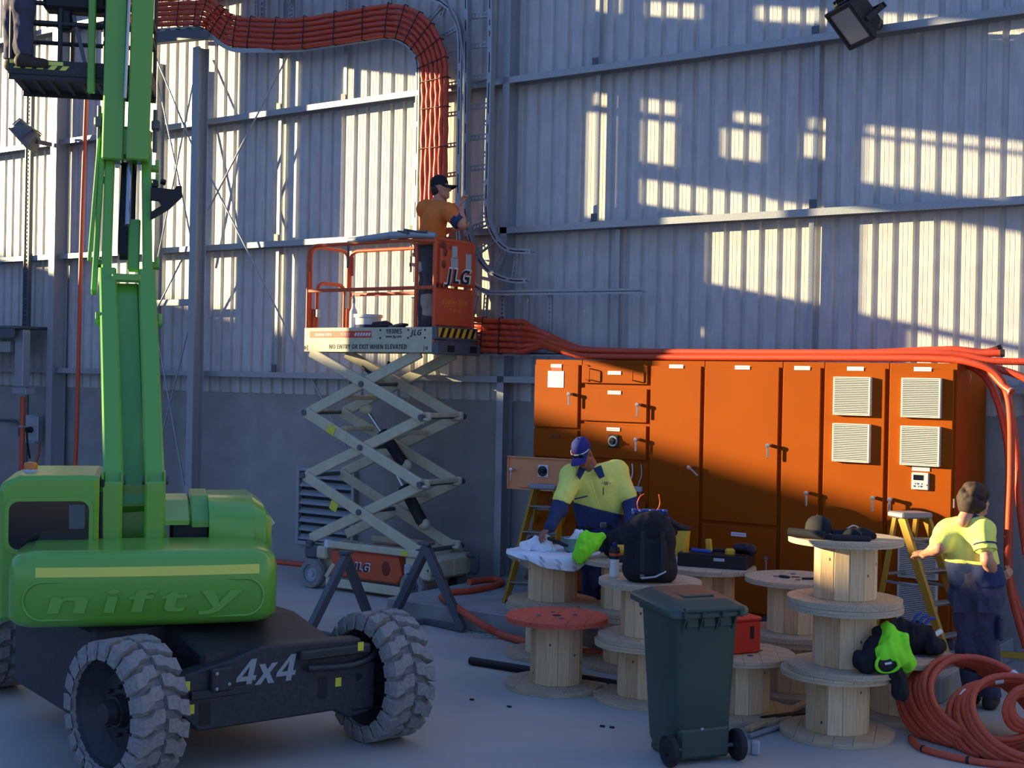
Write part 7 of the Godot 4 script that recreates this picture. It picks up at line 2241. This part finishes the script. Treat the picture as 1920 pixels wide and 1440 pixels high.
func cloth_and_clothes() -> void:
	var t := thing("dust_sheet", "white cloth spread over the drum and hanging down at both sides", "cloth")
	drape(Vector3(-6.35, 0.906, 2.49), 0.40, [0.44, 0.50, 0.52, 0.42, 0.4, 0.42, 0.46, 0.60, 0.62, 0.52, 0.43, 0.42], M.cloth_white, "sheet", t)
	var top := 0.915
	var c: Vector3 = Vector3(-6.35, 0, 2.49)
	var r := Vector3(0.80, 0, -0.60)
	var f := Vector3(0.60, 0, 0.80)
	var at := func(x: float, y: float, z: float) -> Vector3: return c + r * x + f * z + Vector3(0, top + y, 0)
	lump("crumpled_cloth", "crumpled white cloth heaped on the covered drum near the worker's hand", "cloth", [[at.call(-0.24, 0.04, 0.0), at.call(-0.08, 0.06, -0.02), 0.05, 0.075], [at.call(-0.12, 0.04, 0.02), at.call(0.0, 0.02, 0.05), 0.055, 0.035]], M.cloth_white, 0.035)
	var bs := thing("tub", "pale green plastic tub on the cloth covered drum", "tub", at.call(0.17, 0.0, 0.02))
	obj("wall", Sh.new().lathe([Vector2(0, 0), Vector2(0.075, 0), Vector2(0.105, 0.11), Vector2(0.11, 0.115), Vector2(0.1, 0.112), Vector2(0.072, 0.006), Vector2(0, 0.006)], 24), M.pale_green, bs)
	lump("rag", "pale rag bunched in the green tub", "rag", [[at.call(0.15, 0.07, 0.0), at.call(0.22, 0.13, 0.0), 0.05, 0.05]], M.cloth_white, 0.03, 0.009)
	tag(obj("cutter_tool", Sh.new().span(at.call(-0.06, 0.12, 0.12), at.call(0.1, 0.06, 0.16), 0.025, 0.03, 0.006).span(at.call(0.02, 0.1, 0.1), at.call(0.12, 0.05, 0.12), 0.015, 0.02, 0.004), M.black), "black hand tool held over the cloth covered drum", "hand tool")
	# lime jacket over the drum with the drill
	var d := Vector3(-5.65, 0.905, 2.42)
	var at2 := func(x: float, y: float, z: float) -> Vector3: return d + r * x + f * z + Vector3(0, y, 0)
	lump("hivis_jacket", "bright lime jacket slumped over the left rim of the drum with the drill", "jacket", [[at2.call(-0.42, 0.02, 0.10), at2.call(-0.36, 0.13, 0.06), 0.06, 0.07], [at2.call(-0.36, 0.14, 0.06), at2.call(-0.24, 0.17, 0.03), 0.07, 0.05], [at2.call(-0.40, 0.05, 0.12), at2.call(-0.30, 0.12, 0.1), 0.05, 0.05]], M.hivis_lime, 0.03, 0.011, 9.0)
	lump("dark_bag", "dark maroon and black bag bunched behind the lime jacket", "bag", [[at2.call(-0.12, 0.1, -0.05), at2.call(0.05, 0.22, -0.08), 0.1, 0.09], [at2.call(-0.05, 0.12, -0.02), at2.call(0.16, 0.1, -0.05), 0.1, 0.1]], M.cloth_black, 0.03)
	var cb := thing("cooler_bag", "blue soft cooler bag behind the black backpack", "bag", at2.call(0.26, 0.0, -0.12))
	cb.rotation.y = 0.62
	obj("bag_body", Sh.new().box(Vector3(0, 0.15, 0), Vector3(0.24, 0.3, 0.2), 0.03, Basis(Vector3.BACK, 0.1)), M.denim, cb)
	obj("bag_lid", Sh.new().box(Vector3(-0.01, 0.315, 0), Vector3(0.26, 0.03, 0.22), 0.01, Basis(Vector3.BACK, 0.1)), M.navy, cb)
	# cordless drill
	var dr := thing("cordless_drill", "yellow and black cordless drill lying on the drum behind the spray bottle", "power tool", at2.call(-0.04, 0.0, 0.24))
	dr.rotation.y = 0.6
	obj("motor_body", Sh.new().tube([Vector3(-0.11, 0.1, 0), Vector3(-0.09, 0.1, 0), Vector3(0.05, 0.1, 0), Vector3(0.07, 0.1, 0)], [0.03, 0.042, 0.04, 0.03], 14), M.tool_yellow, dr)
	obj("chuck", Sh.new().tube([Vector3(0.07, 0.1, 0), Vector3(0.13, 0.1, 0), Vector3(0.15, 0.1, 0)], [0.026, 0.024, 0.012], 14), M.black, dr)
	obj("grip", Sh.new().span(Vector3(-0.03, 0.08, 0), Vector3(-0.06, 0.0, 0), 0.036, 0.045, 0.012), M.tool_yellow, dr)
	obj("battery", Sh.new().box(Vector3(-0.05, 0.03, 0.0), Vector3(0.12, 0.055, 0.075), 0.01), M.black, dr)
	obj("trigger_guard", Sh.new().tube(rounded([Vector3(0.02, 0.07, 0), Vector3(0.04, 0.02, 0), Vector3(-0.02, 0.015, 0)], 0.015), 0.008, 6), M.tool_yellow, dr)
	var sc := thing("battery_charger", "black battery block with a pale label beside the cordless drill", "battery", at2.call(0.13, 0.0, 0.26))
	obj("block", Sh.new().box(Vector3(0, 0.05, 0), Vector3(0.1, 0.1, 0.08), 0.012), M.black, sc)
	obj("label_strip", Sh.new().box(Vector3(0.0, 0.07, 0.041), Vector3(0.08, 0.04, 0.003)), M.grey_plastic, sc)
	# spray bottle on the backpack drum
	var sb := thing("spray_can", "white bottle with a black and red cap on the drum left of the backpack", "bottle", Vector3(-5.175, 0.881, 3.431))
	sb.position.y = 0.905
	obj("can_body", Sh.new().lathe([Vector2(0, 0), Vector2(0.038, 0), Vector2(0.04, 0.02), Vector2(0.032, 0.1), Vector2(0.036, 0.14), Vector2(0, 0.14)], 18, Transform3D(), true), M.white, sb)
	obj("wrap", Sh.new().lathe([Vector2(0.0, 0.14), Vector2(0.04, 0.14), Vector2(0.042, 0.2), Vector2(0.034, 0.23), Vector2(0, 0.235)], 18), M.ink, sb)
	obj("red_band", Sh.new().lathe([Vector2(0.0425, 0.165), Vector2(0.0425, 0.185)], 18), M.logo_red, sb)
	obj("cap", Sh.new().lathe([Vector2(0.02, 0.235), Vector2(0.02, 0.26), Vector2(0, 0.262)], 14), M.cap_blue, sb)
	# jacket hanging on the three high stack
	var s := Vector3(-3.36, 0.0, 3.39) - r * 0.16 + f * 0.06 + Vector3(0, 0.03, 0)
	var at3 := func(x: float, y: float, z: float) -> Vector3: return s + r * x + f * z + Vector3(0, y, 0)
	var jk := lump("hivis_jacket", "black and lime jacket hung on the right side of the tall drum stack", "jacket", [[at3.call(0.22, 0.56, 0.25), at3.call(0.33, 0.70, 0.18), 0.06, 0.06], [at3.call(0.18, 0.53, 0.25), at3.call(0.4, 0.52, 0.22), 0.055, 0.06], [at3.call(0.40, 0.52, 0.22), at3.call(0.47, 0.34, 0.22), 0.06, 0.055]], M.cloth_black, 0.03)
	var hv := cloth_mesh(at3.call(0.2, 0.4, 0.2) - Vector3.ONE * 0.35, at3.call(0.5, 0.7, 0.2) + Vector3.ONE * 0.3, [[at3.call(0.38, 0.74, 0.2), at3.call(0.36, 0.60, 0.26), 0.055, 0.085], [at3.call(0.36, 0.60, 0.27), at3.call(0.50, 0.54, 0.2), 0.085, 0.06], [at3.call(0.46, 0.68, 0.2), at3.call(0.52, 0.52, 0.18), 0.055, 0.045]], [], 0.011, 0.016, 0.026, 9.0)
	obj("lime_part", hv, M.hivis_lime, jk)
	var nk := Sh.new()
	var ring := []
	for i in 20:
		var a := TAU * i / 20
		ring.append(at3.call(0.325, 0.545, 0.345) + r * cos(a) * 0.075 + Vector3(0, sin(a) * 0.055, 0) + f * 0.02 * cos(a * 2))
	nk.tube(ring, 0.012, 6, false, true)
	obj("collar_band", nk, M.hivis_lime, jk)
	obj("neck_opening", Sh.new().ball(at3.call(0.325, 0.545, 0.34), Vector3(0.072, 0.052, 0.02), 14, Basis(r, Vector3.UP, f)), M.black, jk)
	obj("neck_label", Sh.new().box(at3.call(0.33, 0.555, 0.362), Vector3(0.045, 0.014, 0.003), 0.0, Basis(r, Vector3.UP, f) * Basis(Vector3.BACK, 0.2)), M.label_white, jk)
	# black bag with blue handled tools on the drum behind
	var b := Vector3(-3.23, 0.455, 2.60)
	lump("work_bag", "black work bag lying on the drum behind the lime jacket", "bag", [[b + r * -0.08 + Vector3(0, 0.1, 0), b + r * 0.16 + Vector3(0, 0.1, 0), 0.11, 0.1], [b + r * -0.02 + Vector3(0, 0.18, 0), b + r * 0.1 + Vector3(0, 0.16, 0), 0.07, 0.07], [b + r * 0.2 + Vector3(0, 0.07, 0) + f * 0.1, b + r * 0.26 + Vector3(0, 0.06, 0), 0.06, 0.05]], M.cloth_black, 0.03)
	for k in 3:
		tag(obj("plier_handle", Sh.new().tube(smooth_path([b + r * (0.08 + k * 0.04) + Vector3(0, 0.2, 0), b + r * (0.1 + k * 0.05) + Vector3(0, 0.27 - 0.01 * k, 0), b + r * (0.14 + k * 0.05) + Vector3(0, 0.30 - 0.02 * k, 0)], 4), 0.012, 8), M.blue_plastic), "blue handle sticking out of the black work bag, " + ["leftmost of three", "middle of three", "rightmost of three"][k], "hand tool", "blue handles in the work bag")
	tag(obj("white_roll", Sh.new().tube([b + r * 0.22 + Vector3(0, 0.14, 0) + f * 0.05, b + r * 0.28 + Vector3(0, 0.17, 0) + f * 0.02], 0.02, 10), M.white), "small white roll tucked in the black work bag", "roll")
	# cap and gloves on top of the three high stack
	var p := Vector3(-3.375, 1.357, 3.37)
	var at4 := func(x: float, y: float, z: float) -> Vector3: return p + r * x + f * z + Vector3(0, y, 0)
	var cp := thing("baseball_cap", "black cap lying upside down on the top drum of the tall stack", "cap", p)
	cap(cp, r * -0.19 + f * 0.05 + Vector3(0, 0.0, 0), face_basis(f * 0.8 + r * 0.6), M.cloth_black, 0.07)
	lump("glove", "dark work glove beside the black cap on the top drum", "glove", [[at4.call(-0.1, 0.03, 0.12), at4.call(0.06, 0.035, 0.16), 0.035, 0.045], [at4.call(0.06, 0.035, 0.16), at4.call(0.14, 0.03, 0.18), 0.03, 0.018], [at4.call(0.02, 0.05, 0.1), at4.call(0.1, 0.05, 0.06), 0.02, 0.014]], M.cloth_black, 0.012, 0.009)
	lump("glove", "second dark glove lying flat at the front rim of the top drum", "glove", [[at4.call(-0.14, 0.018, 0.22), at4.call(0.08, 0.018, 0.24), 0.026, 0.022]], M.rubber, 0.008, 0.009)
	tag(obj("strap_loop", Sh.new().tube(smooth_path([at4.call(-0.02, 0.06, 0.08), at4.call(0.03, 0.085, 0.06), at4.call(0.07, 0.07, 0.05), at4.call(0.04, 0.05, 0.04)], 5), 0.005, 6), M.white), "pale looped cord on the gloves on the top drum", "cord")
	var rollo := obj("rolled_mat", Sh.new().tube([at4.call(-0.41, 0.035, 0.06), at4.call(-0.2, 0.03, 0.2)], 0.03, 14).tube([at4.call(-0.40, 0.022, 0.02), at4.call(-0.15, 0.02, 0.12)], 0.02, 12), M.cloth_black)
	tag(rollo, "rolled black mat jutting over the left rim of the top drum", "mat")
	tag(obj("cable_offcut", Sh.new().tube(smooth_path([at4.call(0.0, 0.008, -0.05), at4.call(0.08, 0.008, 0.0), at4.call(0.2, 0.008, 0.02)], 5), 0.006, 6), M.black), "short black cable offcut on the top drum near its centre hole", "offcut")


func small_tools() -> void:
	var r := Vector3(0.80, 0, -0.60)
	var f := Vector3(0.60, 0, 0.80)
	# open tool case on its drum
	var p := Vector3(-4.97, 0.905, 2.36)
	var t := thing("tool_case", "open black tool case full of tools on the drum behind the wheelie bin", "tool case", p + r * 0.11, 0.25)
	var cs := Sh.new()
	cs.box(Vector3(0, 0.01, 0), Vector3(0.56, 0.02, 0.36), 0.006)
	for k in [-1, 1]:
		cs.box(Vector3(k * 0.275, 0.055, 0), Vector3(0.016, 0.11, 0.36), 0.005)
		cs.box(Vector3(0, 0.055, k * 0.175), Vector3(0.56, 0.11, 0.016), 0.005)
	obj("tray", cs, M.black, t)
	obj("clasp", Sh.new().box(Vector3(0.06, 0.07, 0.186), Vector3(0.09, 0.025, 0.01), 0.003), M.grey_plastic, t)
	obj("tray_insert", Sh.new().box(Vector3(0, 0.07, 0), Vector3(0.52, 0.04, 0.32), 0.01), M.cloth_black, t)
	var w := func(x: float, y: float, z: float) -> Vector3: return p + r * 0.11 + Basis(Vector3.UP, 0.25) * Vector3(x, y, z)
	tag(obj("spirit_level", Sh.new().box(w.call(-0.06, 0.16, 0.02), Vector3(0.05, 0.11, 0.03), 0.006, Basis(Vector3.BACK, 0.1)), M.tool_yellow), "upright yellow tool block standing in the black tool case", "tool")
	tag(obj("tape_measure", Sh.new().box(w.call(0.12, 0.12, 0.04), Vector3(0.08, 0.06, 0.05), 0.015, Basis(Vector3.UP, 0.5)), M.tool_yellow), "yellow tape measure lying in the black tool case", "tape measure")
	tag(obj("grinder", Sh.new().tube([w.call(0.14, 0.14, -0.04), w.call(0.22, 0.15, -0.02), w.call(0.3, 0.15, 0.02)], [0.04, 0.05, 0.045], 12).ball(w.call(0.29, 0.15, 0.04), Vector3(0.05, 0.05, 0.05)), M.black), "black round bodied power tool at the right end of the tool case", "power tool")
	tag(obj("screwdriver", Sh.new().span(w.call(-0.2, 0.12, 0.05), w.call(-0.02, 0.12, 0.1), 0.03, 0.03, 0.008), M.blue_plastic), "blue gripped hand tool at the front left of the black tool case", "hand tool")
	tag(obj("chisel", Sh.new().span(w.call(-0.1, 0.11, -0.06), w.call(0.1, 0.12, -0.08), 0.03, 0.03, 0.008), M.black), "black gripped hand tool lying across the back of the tool case", "hand tool")
	# yellow pouch with a dark tool across it
	var yb := thing("yellow_pouch", "yellow cloth pouch with a pale base standing behind the backpack", "pouch", p + r * -0.17 + f * -0.10)
	obj("pouch_body", Sh.new().loft([ring_at(rrect(0.12, 0.1, 0.02, 2), Transform3D(Basis(Vector3.RIGHT, -PI / 2), Vector3(0, 0.055, 0))), ring_at(rrect(0.13, 0.1, 0.02, 2), Transform3D(Basis(Vector3.RIGHT, -PI / 2), Vector3(0, 0.2, 0))), ring_at(rrect(0.15, 0.05, 0.02, 2), Transform3D(Basis(Vector3.RIGHT, -PI / 2), Vector3(0.01, 0.27, 0)))]), M.tool_yellow, yb)
	obj("pouch_base", Sh.new().box(Vector3(0, 0.03, 0), Vector3(0.13, 0.06, 0.11), 0.012), M.cloth_white, yb)
	tag(obj("impact_driver", Sh.new().tube([p + r * -0.26 + f * -0.1 + Vector3(0, 0.34, 0), p + r * -0.17 + f * -0.1 + Vector3(0, 0.29, 0), p + r * -0.09 + f * -0.1 + Vector3(0, 0.28, 0)], [0.03, 0.035, 0.025], 10).span(p + r * -0.22 + f * -0.1 + Vector3(0, 0.32, 0), p + r * -0.21 + f * -0.1 + Vector3(0, 0.22, 0), 0.035, 0.04, 0.01), M.black), "black driver lying across the top of the yellow pouch", "power tool")
	var pl := obj("cutting_pliers", Sh.new().tube(smooth_path([Vector3(-4.615, 0.833, 2.304), Vector3(-4.545, 0.854, 2.316), Vector3(-4.544, 0.809, 2.376)], 5), 0.01, 6).ball(Vector3(-4.573, 0.827, 2.336), Vector3(0.02, 0.015, 0.02), 8), M.black)
	tag(pl, "black cutting pliers hanging over the rim between the tool case drum and its neighbour", "pliers")
	# bars on the drum left of the tall stack
	var q := Vector3(-4.12, 0.91, 2.46)
	tag(obj("steel_bar", Sh.new().span(q + r * 0.02 + f * 0.12, q + r * 0.3 + f * 0.12, 0.03, 0.02, 0.003), M.black), "longer black bar on the drum left of the tall stack", "bar")
	tag(obj("steel_bar", Sh.new().span(q + r * 0.1 + f * 0.22, q + r * 0.26 + f * 0.2, 0.03, 0.02, 0.003), M.rubber), "shorter black bar on the drum left of the tall stack", "bar")
	tag(obj("black_clip", Sh.new().ball(q + r * -0.1 + f * 0.05 + Vector3(0, 0.004, 0), Vector3(0.05, 0.012, 0.02)), M.black), "small black clip on the boards of the drum left of the tall stack", "clip")
	# red toolbox
	var b := thing("toolbox", "red steel toolbox standing on the single drum right of the wheelie bin", "toolbox", Vector3(-4.14, 0.389, 3.351))
	b.position = Vector3(-4.20, 0.455, 3.36)
	b.rotation.y = 1.05
	obj("box_body", Sh.new().box(Vector3(0, 0.115, 0), Vector3(0.34, 0.23, 0.18), 0.012), M.red_box, b)
	obj("box_lid", Sh.new().box(Vector3(0, 0.245, 0), Vector3(0.35, 0.03, 0.19), 0.01), M.red_box, b)
	obj("hand_slot", Sh.new().box(Vector3(0.1715, 0.16, 0.02), Vector3(0.004, 0.08, 0.028), 0.0).box(Vector3(0.09, 0.15, 0.0915), Vector3(0.03, 0.09, 0.004), 0.0), M.black, b)
	# bars and pipes on the floor
	tag(obj("steel_tube", Sh.new().tube([Vector3(-6.657, 0.035, 3.254), Vector3(-5.213, 0.035, 3.205)], 0.033, 12), M.black), "long black tube on the floor running under the red topped drum's side", "tube")
	tag(obj("timber_batten", Sh.new().span(Vector3(-3.883, 0.03, 3.777), Vector3(-3.875, 0.03, 2.756), 0.06, 0.03, 0.004), M.pine_dark), "worn brown batten on the floor right of the wheelie bin", "batten")
	tag(obj("steel_tube", Sh.new().tube([Vector3(-3.816, 0.022, 3.911), Vector3(-3.7, 0.022, 3.139)], 0.018, 10), M.steel), "thin grey tube on the floor right of the wheelie bin", "tube")
	tag(obj("black_tube", Sh.new().tube([Vector3(-3.918, 0.03, 3.474), Vector3(-3.681, 0.03, 2.988)], 0.028, 10), M.black), "short black tube on the floor beside the brown batten", "tube")
	tag(obj("foam_block", Sh.new().box(Vector3(-3.63, 0.045, 4.216), Vector3(0.06, 0.09, 0.07), 0.012, Basis(Vector3.UP, 0.4)), M.grey_plastic), "small grey block on the floor beside the bin's right wheel", "block")
	var wv := obj("cabinet_offcut", Sh.new().box(Vector3(-4.847, 0.22, 1.462) + Vector3(0, 0.01, 0.1), Vector3(0.35, 0.03, 0.12), 0.004), M.label_white)
	tag(wv, "pale flat strip lying on the slab at the foot of the cabinets", "strip")
	var rl := obj("ground_rail", Sh.new().span(Vector3(-3.01, 0.2, 0.826), Vector3(-2.55, 0.2, 0.71), 0.05, 0.05, 0.006), M.ladder_yellow)
	tag(rl, "dull yellow steel rail low at the right edge behind the worker", "rail")
	# leaves and grit by the slab
	var rng := RandomNumberGenerator.new()
	rng.seed = 12
	var gr := Sh.new()
	for i in 26:
		var g: Vector3 = Vector3(-7.41, 0.004, 2.058)
		gr.box(g + Vector3(rng.randf_range(-0.25, 0.3), 0, rng.randf_range(-0.06, 0.08)), Vector3(0.03, 0.006, 0.018), 0.0, Basis(Vector3.UP, rng.randf() * 6))
	var go := obj("leaf_litter", gr, M.pale_green)
	tag(go, "scatter of dead leaves on the floor along the slab edge", "leaves")
	go.set_meta("kind", "stuff")
	var st := Sh.new()
	for q2 in [Vector3(-5.91, 0.006, 4.229), Vector3(-5.574, 0.006, 4.223), Vector3(-4.755, 0.006, 4.263), Vector3(-4.688, 0.006, 4.245), Vector3(-6.394, 0.006, 6.631)]:
		st.box(q2, Vector3(0.035, 0.012, 0.02), 0.003)
	var so := obj("floor_debris", st, M.tie)
	tag(so, "few small dark chips scattered on the open floor", "debris")
	so.set_meta("kind", "stuff")
